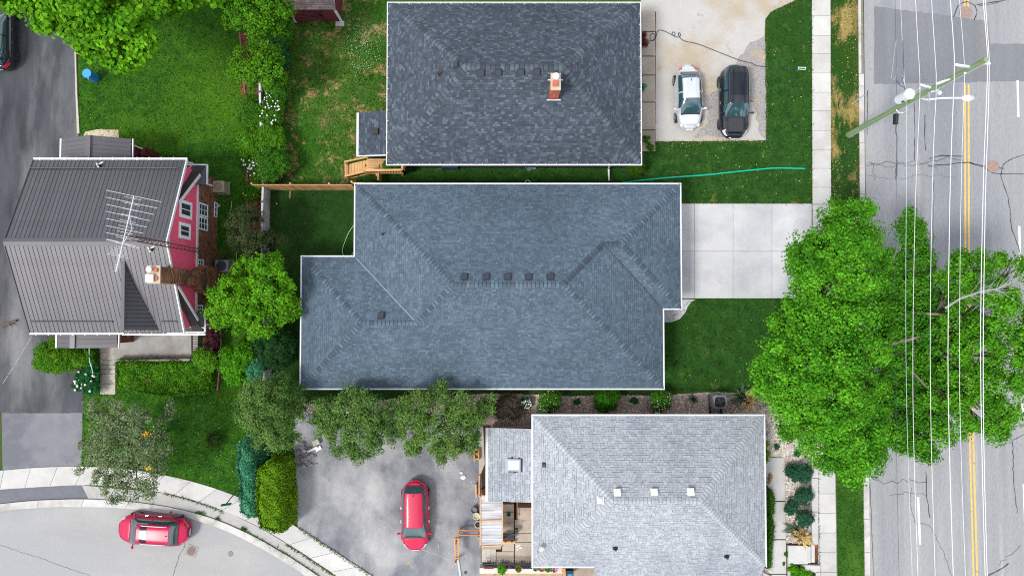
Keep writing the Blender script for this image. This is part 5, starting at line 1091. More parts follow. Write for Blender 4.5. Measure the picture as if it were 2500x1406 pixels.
bark_m = mat('bark', (.085, .065, .05), (.13, .105, .085), scale=4, fine=30, fa=.35, rough=.95, bump=.8); twig_m = mat('twigs', (.035, .026, .018), (.06, .045, .03), scale=5, fa=.3, rough=.95)
def limbs(base, lobes, r0, parent, name='trunk', m=None, fork=.45, n=None):
    b = MB(); base = Vector(base); cx = sum(l[0] for l in lobes)/len(lobes); cy = sum(l[1] for l in lobes)/len(lobes); cz_ = min(l[2] for l in lobes)
    top = Vector((base.x*.6+cx*.4, base.y*.6+cy*.4, max(.3, cz_*fork))); b.tube([base, base.lerp(top, .5)+Vector((.03, .02, 0)), top], [r0*1.25, r0, r0*.8], 10)
    b.build(name, m or bark_m, parent)
    b = MB()
    for l in lobes:
        e = Vector(l[:3]); mid = top.lerp(e, .5)+Vector((random.uniform(-.2, .2), random.uniform(-.2, .2), .15*(e-top).length)); k = min(1, l[3]/1.5)
        b.tube([top-Vector((0, 0, .1)), mid, e], [r0*.5, r0*.3, r0*.12], 6)
        for _ in range(4):
            a = unit(rng.normal(size=3)); a[2] = abs(a[2])*.6; q = e+Vector((a[0]*l[3]*.8, a[1]*l[4]*.8, a[2]*l[5]*.8)); b.tube([mid.lerp(e, random.uniform(.2, .9)), q], [r0*.14, r0*.05], 5)
    b.build('limbs', m or bark_m, parent)
def tree(label, tab, m, base_px, r0=.14, nm='tree', group=None, **kw):
    base = G(*base_px); t = thing(nm, label, 'tree', base, group=group); lo = [(x, y, z+random.uniform(-.45, .45)*min(1.6, rx), rx*.9, ry*.9, rz*1.2) for x, y, z, rx, ry, rz in lobes_px(tab)]
    sprigs = []
    for x, y, z, rx, ry, rz in lo:
        for _ in range(2 if rx < .7 else 4):
            a = random.uniform(0, 6.283); q = random.uniform(.88, 1.08); k = random.uniform(.16, .30)*max(.8, min(1.3, rx)); sprigs.append((x+rx*q*math.cos(a), y+ry*q*math.sin(a), z+random.uniform(-.4, .5)*rz, k, k, k*.8))
    limbs(base, lo, r0, t); crown('crown', lo+sprigs, m, t, **kw); return t
def shrub(label, tab, m, nm='shrub', core=True, cat='shrub', flowers=None, group=None, **kw):
    lo = lobes_px(tab); base = (lo[0][0], lo[0][1], 0); t = thing(nm, label, cat, base, group=group)
    b = MB()
    for l in lo:
        for _ in range(7):
            a = random.uniform(0, 6.28); b.tube([(l[0], l[1], 0), (l[0]+math.cos(a)*l[3]*.35, l[1]+math.sin(a)*l[4]*.35, l[2]*.7), (l[0]+math.cos(a)*l[3]*.7, l[1]+math.sin(a)*l[4]*.7, l[2]+l[5]*.4)], [.03, .02, .008], 5)
    b.build('stems', twig_m, t)
    kw['dens'] = kw.get('dens', 9)*2.6; kw.setdefault('cr', .22); kw.setdefault('lpc', 45); kw.setdefault('size', .09); kw.setdefault('low', -.1)
    crown('foliage', lo, m, t, **kw)
    b = MB()
    for l in lo: b.blob((l[0], l[1], l[2]-.03), (l[3]*.78, l[4]*.78, l[5]*.78), n=10, m=7, jit=.12)
    b.build('inner_foliage', m, t)
    if flowers:
        n, fm, fs = flowers; b = MB()
        for _ in range(n):
            l = random.choice(lo); d = unit(rng.normal(size=3)); d[2] = abs(d[2])+.3; d = unit(d); b.blob((l[0]+d[0]*l[3]*1.03, l[1]+d[1]*l[4]*1.03, l[2]+d[2]*l[5]*1.08+.05), (fs, fs, fs*.7), n=6, m=4)
        stuff(b.build('blossoms', fm, t))
    return t
wflower = mat('white_blossom', (.72, .70, .66), (.8, .78, .75), fa=.05, rough=.8); pflower = mat('pale_pink_blossom', (.72, .58, .58), (.8, .68, .68), fa=.05, rough=.8)
L_maple = leafm('maple_leaf', (.055, .200, .006), (.145, .380, .012), isl=.5, trans=.35); L_street = leafm('street_maple_leaf', (.036, .175, .008), (.128, .395, .020), isl=.55, trans=.32)
L_street2 = leafm('street_maple_leaf_dark', (.030, .145, .008), (.088, .290, .016), isl=.55, trans=.3); L_mid = leafm('mid_leaf', (.045, .160, .008), (.105, .280, .012), isl=.5)
L_bright = leafm('bright_leaf', (.058, .205, .008), (.140, .370, .014), isl=.5, trans=.35); L_dark = leafm('dark_leaf', (.015, .060, .016), (.026, .085, .020), isl=.5); L_olive = leafm('olive_leaf', (.050, .122, .022), (.118, .205, .048), isl=.55, trans=.2)
L_greyol = leafm('grey_olive_leaf', (.090, .140, .055), (.190, .240, .120), isl=.6, trans=.2); L_lime = leafm('lime_leaf', (.060, .230, .008), (.090, .300, .010), isl=.4); L_teal = leafm('blue_cedar', (.040, .190, .095), (.085, .310, .165), isl=.5, trans=.1)
L_cedar = leafm('gold_cedar', (.070, .175, .006), (.150, .280, .010), isl=.5, trans=.1); L_yew = leafm('yew', (.050, .170, .008), (.095, .230, .010), isl=.5, trans=.15); L_hedge = leafm('hedge_leaf', (.045, .165, .008), (.095, .260, .012), isl=.55, c3=(.110, .125, .035), trans=.2)
L_purple = leafm('purple_leaf', (.040, .012, .018), (.070, .022, .028), isl=.5, trans=.1); L_jun = leafm('juniper', (.018, .075, .040), (.030, .105, .050), isl=.5, c3=(.075, .085, .030), trans=.1); L_peony = leafm('peony_leaf', (.016, .105, .030), (.030, .160, .040), isl=.5)
L_red = leafm('bronze_leaf', (.030, .070, .018), (.075, .080, .035), isl=.6); L_brown = leafm('brown_leaf', (.045, .040, .025), (.08, .065, .045), isl=.6, trans=.1); L_green = leafm('garden_leaf', (.032, .130, .010), (.080, .225, .015), isl=.5)
# maple at the top left, with big leaves
tree('large bright green maple overhanging the dark driveway and back lawn', [(300, 95, 62, 8.2, 1.3), (335, 65, 44, 8.4, 1.2), (255, 105, 38, 7.6, 1.0), (225, 55, 58, 8.6, 1.4), (160, 45, 48, 8.2, 1.2), (122, 20, 45, 8.6, 1.2), (95, -8, 40, 8, 1.2), (40, 0, 38, 7.6, 1.1), (5, -5, 35, 7.6, 1.1), (290, 20, 62, 9.0, 1.5), (200, -20, 65, 9.4, 1.6), (330, -30, 70, 9.2, 1.5), (330, 128, 30, 7.3, .8), (292, 135, 26, 7.2, .8), (452, -14, 42, 7.4, .9), (400, -8, 42, 7.6, .9), (490, -15, 30, 7.2, .8), (420, -85, 75, 8.6, 1.5), (520, -95, 75, 8.2, 1.4), (330, -110, 90, 9.4, 1.6), (590, -110, 60, 7.8, 1.2), (440, -170, 110, 9.4, 1.8), (560, -180, 90, 8.8, 1.6)], L_maple, (300, -20), .3, dens=3.4, cr=.6, lpc=44, size=.27, upb=.7)
b = MB(); b.tube([G(157, -5, 9.6), G(165, 18, 9.9), G(178, 36, 9.7)], [.06, .05, .03], 6); 
tag(b.build('bare_branch', twig_m), 'thin bare grey branch showing through the bright maple at the top edge', 'branch')
tree('medium green tree leaning over the flower border beside the maroon shed', [(585, 20, 36, 6.0, 1.0), (630, 30, 42, 6.4, 1.2), (668, 20, 40, 6.0, 1.0), (600, -20, 45, 6.6, 1.2), (660, -25, 45, 6.6, 1.2), (625, 62, 28, 5.4, .8), (660, 58, 30, 5.2, .8), (565, 45, 18, 5.2, .6)], L_mid, (640, 20), .16, dens=5.5, cr=.42, lpc=70, size=.14)
tree('loose airy green tree straddling the grey fence south of the flower border corner', [(635, 160, 46, 4.2, .9), (600, 150, 36, 3.8, .7), (665, 175, 34, 3.8, .8), (640, 205, 30, 3.6, .7), (575, 165, 24, 3.4, .5), (610, 190, 26, 3.4, .5), (660, 130, 28, 3.6, .6), (632, 118, 22, 3.3, .5), (683, 185, 18, 3.0, .5)], L_mid, (646, 170), .10, dens=6.5, cr=.32, lpc=50, size=.125, fill=.35)
tree('dense bronze tinged green tree between the brown brick wall and the dark back lawn', [(605, 560, 42, 3.6, 1.2), (635, 585, 30, 3.2, 1.0), (590, 595, 28, 3.0, .9), (620, 610, 30, 3.0, .9), (585, 545, 26, 3.2, .8), (612, 520, 26, 3.1, .8), (676, 592, 20, 2.4, .6), (655, 580, 18, 2.4, .6)], L_red, (622, 575), .12, dens=6, cr=.30, lpc=55, size=.10)
tree('vivid yellow green tree standing next to the brick chimney of the red house', [(620, 730, 58, 4.6, 1.3), (570, 720, 44, 4.2, 1.1), (670, 700, 46, 4.2, 1.1), (650, 665, 34, 3.8, .9), (685, 755, 40, 3.9, .9), (575, 775, 44, 3.8, .9), (540, 765, 32, 3.4, .7), (640, 780, 36, 3.6, .8), (600, 665, 30, 3.6, .8), (665, 640, 20, 3.4, .6), (610, 805, 24, 3.0, .6), (558, 690, 26, 3.6, .7), (708, 752, 20, 3.4, .5)], L_bright, (645, 735), .13, dens=4.6, cr=.38, lpc=52, size=.15, upb=.6)
shrub('dark blue green shrub just below the vivid yellow green tree', [(675, 845, 46, 1.5, .9), (650, 830, 30, 1.3, .7), (690, 868, 30, 1.2, .7), (668, 878, 22, 1.1, .5)], L_dark, dens=9, size=.10, cr=.25)
shrub('lime green rounded shrub at the corner of the side lawn', [(580, 890, 36, 1.3, .8), (560, 870, 20, 1.2, .6), (600, 865, 26, 1.3, .7), (575, 918, 22, 1.0, .6), (604, 915, 18, 1.0, .5)], L_lime, dens=9, size=.11, cr=.25)
shrub('small blue green spruce tucked against the lime green shrub', [(628, 902, 22, 1.3, .9), (640, 880, 16, 1.1, .6), (618, 920, 14, 1.0, .5)], L_teal, nm='spruce', dens=16, size=.06, cr=.14)
shrub('deep purple leaved shrub under the south gutter corner of the red house', [(519, 822, 19, .8, .5), (517, 845, 19, .75, .5), (524, 862, 12, .6, .4)], L_purple, dens=12, size=.07, cr=.16)
# sparse crab apple over the sidewalk
tree('sparse grey green street tree with patches of yellow leaves over the curved sidewalk', [(310, 1010, 50, 4.4, .9), (255, 1040, 46, 4.2, .9), (370, 1045, 42, 4.2, .8), (230, 1090, 34, 3.8, .8), (285, 1090, 48, 4.6, 1.0), (345, 1090, 46, 4.4, .9), (400, 1080, 32, 3.8, .6), (245, 1140, 42, 4.0, .9), (300, 1160, 46, 4.0, .9), (360, 1150, 44, 4.0, .8), (270, 1195, 30, 3.4, .6), (335, 1200, 34, 3.4, .6), (390, 1130, 28, 3.6, .6), (240, 990, 26, 3.8, .6), (410, 1005, 20, 3.6, .5)], L_greyol, (390, 1060), .13, dens=4.4, cr=.36, lpc=42, size=.105, fill=.3)
for (px, py, n, r), lab in (((356, 1062, 40, 9), 'bright yellow leaf cluster in the middle of the sparse grey green tree'), ((361, 1143, 18, 5), 'small yellow leaf cluster near the lower edge of the sparse grey green tree')):
    c = np.array(G(px, py, 5.1)); P = c+rng.normal(size=(n, 3))*np.array([r*SC(5)*.6, r*SC(5)*.45, .05]); tag(np_mesh('yellow_leaves', leaf_quads(P, unit(np.array([0, 0, 1])+rng.normal(size=P.shape)*.4), .13), 4, mat('yellow_leaf', (.62, .34, .01), (.7, .42, .02), fa=0, rough=.6, trans=.2)), lab, 'leaves')
tree('dark olive tree at the top of the cedar hedges beside the middle house corner', [(660, 1000, 60, 4.4, 1.2), (640, 960, 40, 4.0, 1.0), (690, 950, 36, 4.0, .9), (710, 1010, 34, 3.8, .9), (625, 1020, 40, 3.8, .9), (690, 1060, 38, 3.8, .8), (655, 1070, 30, 3.6, .7), (605, 985, 22, 3.4, .6), (718, 965, 20, 3.6, .6)], L_olive, (690, 985), .12, dens=6.5, cr=.36, lpc=66, size=.105)
for lab, tab, base in (('wide olive green tree over the gravel, west of the pair beside the middle house', [(860, 1000, 56, 4.2, 1.1), (810, 1010, 42, 3.8, 1.0), (915, 995, 44, 4.2, 1.0), (840, 1055, 44, 3.8, .9), (895, 1050, 46, 3.9, .9), (790, 1045, 26, 3.3, .7), (860, 965, 26, 3.9, .6), (945, 1055, 36, 3.7, .8), (835, 1095, 22, 3.0, .5), (873, 1112, 18, 2.8, .5), (800, 985, 22, 3.5, .6), (915, 1090, 22, 3.1, .5)], (880, 1000)),
                       ('wide olive green tree over the parking lot edge, near the pale annex roof', [(1080, 1005, 56, 4.2, 1.1), (1020, 1000, 46, 4.2, 1.0), (1135, 1005, 44, 4.0, 1.0), (1060, 1060, 44, 3.8, .9), (1115, 1055, 46, 3.9, .9), (1170, 1000, 28, 3.5, .7), (1000, 1060, 34, 3.6, .8), (1090, 1098, 26, 3.1, .6), (1145, 1080, 28, 3.4, .6), (965, 1005, 34, 3.9, .8), (1195, 985, 16, 3.3, .5), (1080, 960, 22, 3.9, .5), (1003, 1095, 16, 3.0, .4)], (1100, 1005))):
    tree(lab, tab, L_olive if 'west' in lab else leafm('olive_leaf_2', (.054, .130, .020), (.124, .215, .046), isl=.55, trans=.2), base, .13, dens=5.0, cr=.36, lpc=66, size=.11)
# the street maples under the wires
tree('huge bright street maple covering the end of the concrete driveway and front garden', [(1975, 640, 55, 8.5, 1.5), (2050, 600, 62, 9.2, 1.6), (2080, 535, 42, 8.4, 1.2), (2030, 520, 30, 7.6, .9), (1985, 590, 36, 8.0, 1.1), (2110, 590, 40, 8.4, 1.1), (1940, 625, 24, 7.6, .8), (2000, 700, 60, 9.6, 1.7), (2060, 680, 60, 9.8, 1.7), (1960, 740, 48, 8.6, 1.4), (1925, 800, 42, 8.0, 1.2), (1990, 790, 70, 10, 1.9), (2060, 780, 60, 9.6, 1.6), (1900, 870, 42, 7.8, 1.2), (1880, 930, 42, 7.6, 1.2), (1950, 890, 70, 9.8, 1.9), (2030, 880, 74, 10.2, 1.9), (1940, 970, 62, 9, 1.7), (2020, 970, 76, 10, 1.9), (1990, 1050, 62, 8.8, 1.6), (2060, 1050, 66, 9, 1.7), (1940, 1030, 40, 7.8, 1.2), (2060, 1110, 50, 7.8, 1.2), (2110, 1090, 44, 7.8, 1.2), (2105, 960, 60, 8.8, 1.6), (2100, 860, 46, 8.0, 1.4), (2115, 1030, 46, 8.2, 1.2), (2150, 620, 22, 7.6, .7), (2012, 1120, 34, 7.2, .9), (1862, 905, 18, 7, .6), (2085, 1145, 24, 7, .7)], L_street, (2062, 890), .38, dens=3.1, cr=.55, lpc=120, size=.125, upb=.6, fill=.12, svar=.45)
tree('wide street maple spreading over the near lane below the power lines', [(2220, 590, 40, 4.8, .8), (2240, 650, 40, 4.8, .9), (2215, 545, 22, 4.4, .6), (2190, 700, 50, 4.6, .9), (2250, 720, 46, 5.4, .9), (2200, 780, 54, 4.8, .9), (2270, 800, 46, 5.8, .9), (2190, 870, 50, 4.6, .9), (2250, 880, 52, 5.2, .9), (2180, 960, 46, 4.6, .8), (2240, 970, 50, 5.0, .9), (2230, 1050, 46, 5.0, .8), (2250, 1090, 30, 4.8, .7), (2190, 1060, 36, 4.6, .7), (2180, 640, 22, 4.6, .5), (2150, 760, 60, 3.8, .8), (2230, 840, 64, 4.2, .8), (2150, 900, 60, 3.8, .8), (2300, 750, 44, 5.2, .7), (2290, 920, 54, 4.8, .8), (2170, 1010, 52, 4.0, .7), (2260, 1020, 46, 4.6, .7), (2180, 700, 46, 3.9, .7), (2300, 840, 46, 5.2, .7)], L_street2, (2070, 800), .34, dens=3.9, cr=.50, lpc=100, size=.13, upb=.6, fill=.4, svar=.45)
tree('bright outer maple over the yellow centre lines with a bare silvery bough', [(2370, 660, 42, 7.0, .9), (2410, 640, 30, 7.0, .8), (2330, 690, 36, 6.6, .8), (2340, 650, 22, 6.4, .6), (2475, 660, 30, 7.6, .8), (2440, 720, 40, 7.6, .9), (2395, 760, 40, 7.2, .9), (2340, 790, 44, 6.8, .9), (2460, 790, 48, 8, 1.0), (2400, 850, 54, 7.6, 1.1), (2320, 870, 46, 6.6, .9), (2475, 870, 48, 8.2, 1.1), (2350, 940, 54, 7.0, 1.0), (2430, 930, 54, 7.8, 1.1), (2490, 940, 36, 8, .9), (2300, 960, 44, 6.2, .8), (2390, 1000, 48, 7.2, .9), (2310, 1030, 42, 6.2, .8), (2440, 1035, 32, 7.2, .7), (2420, 1058, 22, 7, .5), (2470, 1020, 18, 7.2, .4), (2510, 800, 40, 8, 1), (2520, 880, 40, 8, 1)], leafm('street_maple_leaf_light', (.044, .190, .008), (.130, .385, .020), isl=.55, trans=.35), (2078, 845), .32, dens=2.3, cr=.50, lpc=90, size=.13, upb=.6, fill=.3, svar=.45)
silver = mat('dead_wood', (.22, .23, .21), (.31, .32, .29), scale=5, fa=.2, rough=.9)
t_ = thing('dead_bough', 'bare silvery dead bough reaching out over the far lane among the leaves', 'branch', tuple(G(2310, 750, 8.2)))
b = MB(); p0 = [G(2308, 752, 8.0), G(2345, 728, 8.6), G(2395, 712, 9), G(2440, 704, 9.2), (G(2500, 672, 9.4))]; b.tube(p0, [.07, .06, .05, .035, .015], 7); b.build('bough', silver, t_)
b = MB()
for i in range(46):
    t = random.uniform(.35, 1); k = min(3, int(t*4)); q = p0[k].lerp(p0[k+1], t*4-k); a = random.uniform(-.9, .9); d = Vector((math.cos(a+.35), math.sin(a+.35), random.uniform(-.2, .3))); l_ = random.uniform(.5, 1.5); m_ = q+d*l_*.5+Vector((0, random.uniform(-.1, .1), 0)); b.tube([q, m_, q+d*l_+Vector((0, random.uniform(-.2, .2), .05))], [.02, .012, .006], 4)
b.build('twigs', silver, t_)
t_ = thing('broken_limb', 'thick brown cut limbs showing between the maple crowns over the near lane', 'branch', tuple(G(2200, 830, 5)))
for a, c, r_ in (((2150, 880, 4.5), (2330, 815, 6.4), .12), ((2170, 770, 4.8), (2310, 768, 6.6), .10), ((2100, 865, 4), (2260, 818, 6.2), .13), ((2290, 850, 5.8), (2330, 880, 6.8), .07), ((2195, 890, 5.2), (2262, 945, 6.2), .08), ((2160, 660, 4.6), (2190, 610, 5.6), .07), ((2385, 905, 7.4), (2405, 925, 8.2), .03)):
    b = MB(); p, q = G(*a), G(*c); b.tube([p, p.lerp(q, .5)+Vector((.05, .1, .15)), q], [r_*.9, r_*.75, r_*.6], 7); b.build('limb', mat('limb_bark', (.16, .13, .11), (.24, .20, .17), scale=4, fa=.3, rough=.95), t_)
# hedges
def hedge(label, px, z1, m, nm='hedge', dens=1.0, size=.10, bulge=.1, cat='hedge', r=.30, wob=.08):
    poly = [G2(x, y, 0) for x, y in px]; cx = sum(p[0] for p in poly)/len(poly); cy = sum(p[1] for p in poly)/len(poly); t = thing(nm, label, cat, (cx, cy, 0))
    ins = inset(poly, .25); b = MB(); b.prism(inset(poly, .38), 0, z1*.62); b.build('stems', twig_m, t)
    A = np.array(poly); lo, hi = A.min(0), A.max(0); Ps, Ns = [], []
    area = (hi-lo).prod(); n = int(area*950*dens); Q = rng.uniform(lo, hi, (n, 2)); Q = Q[inside(A, Q)]
    wv = wob*(np.sin(Q[:, 0]*3.1)+np.cos(Q[:, 1]*2.7+1)+np.sin((Q[:, 0]+Q[:, 1])*6))*.5
    ed_ = edge_dist(A, Q); zz = z1-np.where(ed_ < r, (r-ed_)**2/r*.9, 0)+wv-rng.random(len(Q))**2*.22; Ps.append(np.c_[Q, zz]); nn = rng.normal(size=(len(Q), 3))*.45; nn[:, 2] += .8; Ns.append(unit(nn))
    for i in range(len(poly)):
        a, c = A[i], A[(i+1) % len(poly)]; L_ = np.linalg.norm(c-a); k = int(L_*z1*480*dens); tt = rng.random(k)[:, None]; zz = rng.uniform(.02, z1-.05, k); dd = (c-a)/max(L_, 1e-6); no = np.array([dd[1], -dd[0]]); mid = (a+c)/2-np.array([cx, cy]); no = no if no@mid > 0 else -no
        q = a+(c-a)*tt+no*(rng.normal(size=(k, 1))*.07-bulge*(zz[:, None]/z1-.5)+.05*np.sin(zz*5+tt[:, 0]*L_*3)[:, None]); Ps.append(np.c_[q, zz]); nn = rng.normal(size=(k, 3))*.5+np.array([no[0], no[1], .45]); Ns.append(unit(nn))
    P, N_ = np.concatenate(Ps), np.concatenate(Ns); np_mesh('foliage', leaf_quads(P, N_, size*rng.uniform(.7, 1.3, len(P))), 4, m, t); return t
def inside(A, Q):
    x, y = Q[:, 0], Q[:, 1]; r = np.zeros(len(Q), bool); j = len(A)-1
    for i in range(len(A)):
        xi, yi = A[i]; xj, yj = A[j]; c = ((yi > y) != (yj > y)) & (x < (xj-xi)*(y-yi)/(yj-yi+1e-12)+xi); r ^= c; j = i
    return r
def edge_dist(A, Q):
    d = np.full(len(Q), 1e9)
    for i in range(len(A)):
        a, b_ = A[i], A[(i+1) % len(A)]; ab = b_-a; t = np.clip(((Q-a)@ab)/(ab@ab+1e-12), 0, 1); d = np.minimum(d, np.linalg.norm(Q-(a+t[:, None]*ab), axis=1))
    return d
hedge('long clipped green hedge with faded brownish top in front of the red house patio', [(312, 880), (340, 878), (480, 880), (512, 872), (528, 885), (528, 940), (510, 950), (440, 957), (395, 955), (345, 944), (314, 936)], 1.35, L_hedge, size=.125, dens=1.0)
shrub('fern like bushy plant at the east end of the long clipped hedge', [(505, 878, 24, 1.1, .5), (490, 870, 16, 1.0, .5), (520, 890, 14, 1.0, .4)], L_yew, dens=9, size=.16, asp=.35, cr=.3)
hedge('column of blue green cedars on the lawn side of the golden cedars', [(612, 1070), (632, 1060), (648, 1090), (654, 1150), (656, 1236), (636, 1240), (618, 1228), (616, 1170), (609, 1120)], 2.2, L_teal, dens=1.5, size=.12, wob=.10, bulge=.2, r=.45)
hedge('golden green cedar hedge along the west edge of the parking lot', [(662, 1130), (690, 1108), (716, 1115), (721, 1200), (722, 1268), (694, 1268), (668, 1256), (662, 1210)], 2.5, L_cedar, dens=1.5, size=.12, wob=.10, bulge=.10, r=.4)
shrub('bright green spreading yew beside the driveway of the red house', [(120, 868, 32, 1.2, .7), (150, 875, 34, 1.2, .7), (105, 880, 20, .9, .5), (185, 878, 28, 1.0, .6), (140, 848, 24, 1.0, .6), (210, 872, 20, .8, .5), (128, 893, 18, .9, .5)], L_yew, dens=10, size=.10, asp=.5, cr=.24)
shrub('leafy peony bush with large pale pink blooms at the driveway corner', [(212, 925, 26, .6, .4), (228, 905, 18, .6, .4), (222, 945, 20, .6, .4), (195, 940, 14, .5, .35)], L_peony, flowers=(20, pflower, .085), dens=11, size=.11, asp=.5, cr=.18)
shrub('small round brown green shrub alone on the front lawn', [(522, 1077, 18, .45, .35), (518, 1070, 14, .45, .3)], leafm('olive_lawn_shrub', (.030, .075, .012), (.055, .085, .020), isl=.5), dens=12, size=.08, cr=.15)
# border by the grey fence
for (tab, m, lab, kw) in [
    ([(612, 262, 22, .8, .5), (622, 285, 22, .8, .5), (606, 292, 16, .7, .4)], L_green, 'leafy green shrub just west of the grey fence, north of the mulch gap', {}),
    ([(612, 350, 28, .8, .5), (628, 360, 18, .8, .4), (600, 345, 14, .6, .4)], L_mid, 'spreading light green shrub west of the grey fence above the white daisies', {}),
    ([(612, 395, 16, .45, .25), (625, 415, 14, .45, .25), (630, 385, 10, .4, .2)], L_green, 'clump of white daisies in the red mulch border', dict(flowers=(70, wflower, .06), dens=5)),
    ([(624, 455, 16, .5, .35), (612, 475, 14, .5, .3), (632, 440, 10, .45, .3)], L_green, 'low green perennials between the daisies and the bronze tree', dict(flowers=(8, mat('yellow_bloom', (.65, .42, .02), fa=0), .05))),
    ([(662, 285, 22, .9, .5), (672, 262, 16, .8, .4)], L_green, 'white flowering shrub east of the grey fence beside the wire trellis', dict(flowers=(34, wflower, .055))),
    ([(665, 345, 26, 1.0, .6), (655, 325, 16, .9, .5), (678, 330, 14, .8, .4)], L_mid, 'rounded green shrub east of the grey fence below the white flowers', {}),
    ([(668, 400, 28, 1.2, .7), (660, 430, 16, .9, .5), (682, 385, 16, 1.0, .5)], L_green, 'large dark green shrub in the corner of the grey fence and the brown fence', {}),
    ([(680, 60, 24, 1.0, .6), (690, 90, 18, .9, .5), (668, 90, 20, .9, .5)], L_green, 'shadowed shrub behind the maroon shed by the grey fence', {}),
    ([(672, 130, 26, .9, .6), (688, 150, 16, .8, .5)], L_peony, 'dark leafy bush with a few white blooms next to the blue bucket', dict(flowers=(7, wflower, .07))),
    ([(676, 215, 22, 1.0, .6), (690, 200, 14, .8, .4)], L_green, 'green bush at the edge of the bare soil in the patchy yard', {}),
    ([(664, 240, 14, .7, .4)], L_green, 'little white flowering plant right behind the wire trellis', dict(flowers=(14, wflower, .05)))]: shrub(lab, [(a, b_, c*1.4, d*1.1, e*1.2) for a, b_, c, d, e in tab], m, **kw)
# shrubs along the middle and pale houses
shrub('dark brownish shrub between the two houses nearest the olive trees', [(1240, 985, 30, 1.0, .6), (1222, 1000, 24, .9, .5), (1255, 1002, 20, .8, .5)], L_brown, dens=9, size=.07)
shrub('small clump of white flowers beside the dark brownish shrub', [(1285, 985, 13, .45, .3)], L_peony, flowers=(26, wflower, .045), dens=14, size=.08, cr=.12)
shrub('green shrub dotted with pale blossoms west of the plain rounded shrub', [(1345, 978, 27, 1.0, .6), (1330, 990, 16, .8, .4), (1356, 968, 14, .8, .4)], L_green, flowers=(55, pflower, .028), dens=11, size=.075)
shrub('plain rounded bright green shrub in the middle of the mulch strip', [(1480, 978, 27, 1.1, .65), (1496, 966, 16, 1.0, .5), (1468, 986, 16, .9, .5)], leafm('boxwood', (.022, .110, .006), (.045, .160, .008), isl=.45), dens=13, size=.075, cr=.17)
shrub('green shrub dotted with white blossoms beside the small brick pier', [(1613, 978, 24, 1.0, .6), (1604, 988, 14, .8, .4), (1624, 968, 14, .8, .4)], L_green, flowers=(75, wflower, .03), dens=11, size=.075)
for x, y, r_, lab in ((1410, 980, 8, 'tiny green plant in mulch left of the plain rounded shrub'), (1548, 976, 9, 'tiny green plant in mulch between the plain rounded shrub and the white blossom shrub'), (1948, 1106, 9, 'tiny green plant in the stone mulch north of the junipers'), (1896, 1090, 7, 'tiny weed beside the front walk corner')): shrub(lab, [(x, y, r_, .25, .22)], L_peony, nm='small_plant', cat='plant', dens=16, size=.06, cr=.09)
shrub('clipped round evergreen at the south east corner of the charcoal roofed house', [(1553, 412, 21, .9, .6)], leafm('globe', (.030, .085, .004), (.055, .115, .006), isl=.4), dens=16, size=.06, cr=.15)
shrub('pair of merged juniper mounds at the north end of the stone mulch bed', [(1962, 1154, 22, .55, .45), (1935, 1153, 19, .5, .4), (1948, 1160, 16, .5, .4)], L_jun, nm='juniper', dens=16, size=.085, cr=.13, asp=.5)
shrub('round blue green juniper next to the kerb, northern one of two', [(1963, 1210, 21, .55, .42)], L_jun, nm='juniper', dens=18, size=.085, cr=.13, asp=.5)
shrub('small juniper touching the front walk between the round junipers', [(1933, 1238, 16, .45, .35), (1925, 1245, 10, .4, .3)], L_jun, nm='juniper', dens=18, size=.085, cr=.12, asp=.5)
shrub('round blue green juniper just above the straw coloured grass', [(1964, 1266, 20, .55, .42)], L_jun, nm='juniper', dens=18, size=.085, cr=.13, asp=.5)
hedge('narrow dark yew hedge under the east gutter, northern half', [(1862, 1192), (1874, 1192), (1880, 1210), (1881, 1240), (1875, 1254), (1862, 1254)], .8, L_green, dens=1.6, size=.08)
hedge('narrow dark yew hedge under the east gutter, southern half', [(1862, 1258), (1874, 1258), (1880, 1275), (1879, 1300), (1875, 1330), (1874, 1376), (1862, 1376)], .8, L_green, dens=1.6, size=.08)
shrub('yellow green shrub at the north east corner of the pale house', [(1864, 1082, 9, .6, .4), (1866, 1105, 10, .6, .4), (1863, 1118, 9, .5, .3)], L_cedar, dens=12, size=.08)
shrub('leafy ground cover in the walled bed below the front steps', [(1940, 1392, 16, .3, .2), (1955, 1402, 18, .3, .2), (1972, 1410, 16, .3, .2), (1935, 1415, 14, .3, .2)], L_lime, nm='ground_cover', cat='plant', dens=14, size=.08, cr=.14)
for x, y, r_, z_, lab in ((1918, 1352, 6, .15, 'tiny weed growing in the walk joint beside the front landing'), (1913, 1373, 5, .1, 'tiny weed at the corner of the walled bed')): shrub(lab, [(x, y, r_, z_, .12)], L_green, nm='weed', cat='plant', dens=20, size=.06, cr=.08)
for (x, y), lab in (((1578, 340), 'weed tufts growing on the side walk by the silver car'), ((1588, 360), 'weed tuft at the south end of the side walk')): shrub(lab, [(x, y, 9, .2, .15)], L_mid, nm='weed', cat='plant', dens=16, size=.08, cr=.1)
shrub('blue green hosta by the east wall of the charcoal roofed house', [(1570, 210, 7, .3, .2), (1569, 218, 5, .3, .2)], L_teal, nm='hosta', cat='plant', dens=18, size=.12, cr=.12)
shrub('reddish shrub by the side walk next to the charcoal roof gutter', [(1570, 105, 10, .7, .4), (1572, 88, 6, .5, .3)], leafm('red_shrub', (.12, .03, .025), (.17, .05, .04), isl=.4), dens=14, size=.08)
shrub('potted greenery standing on the timber deck corner', [(948, 404, 12, 1.4, .3), (962, 407, 10, 1.3, .3)], L_green, nm='deck_plant', cat='plant', dens=12, size=.09, cr=.15)
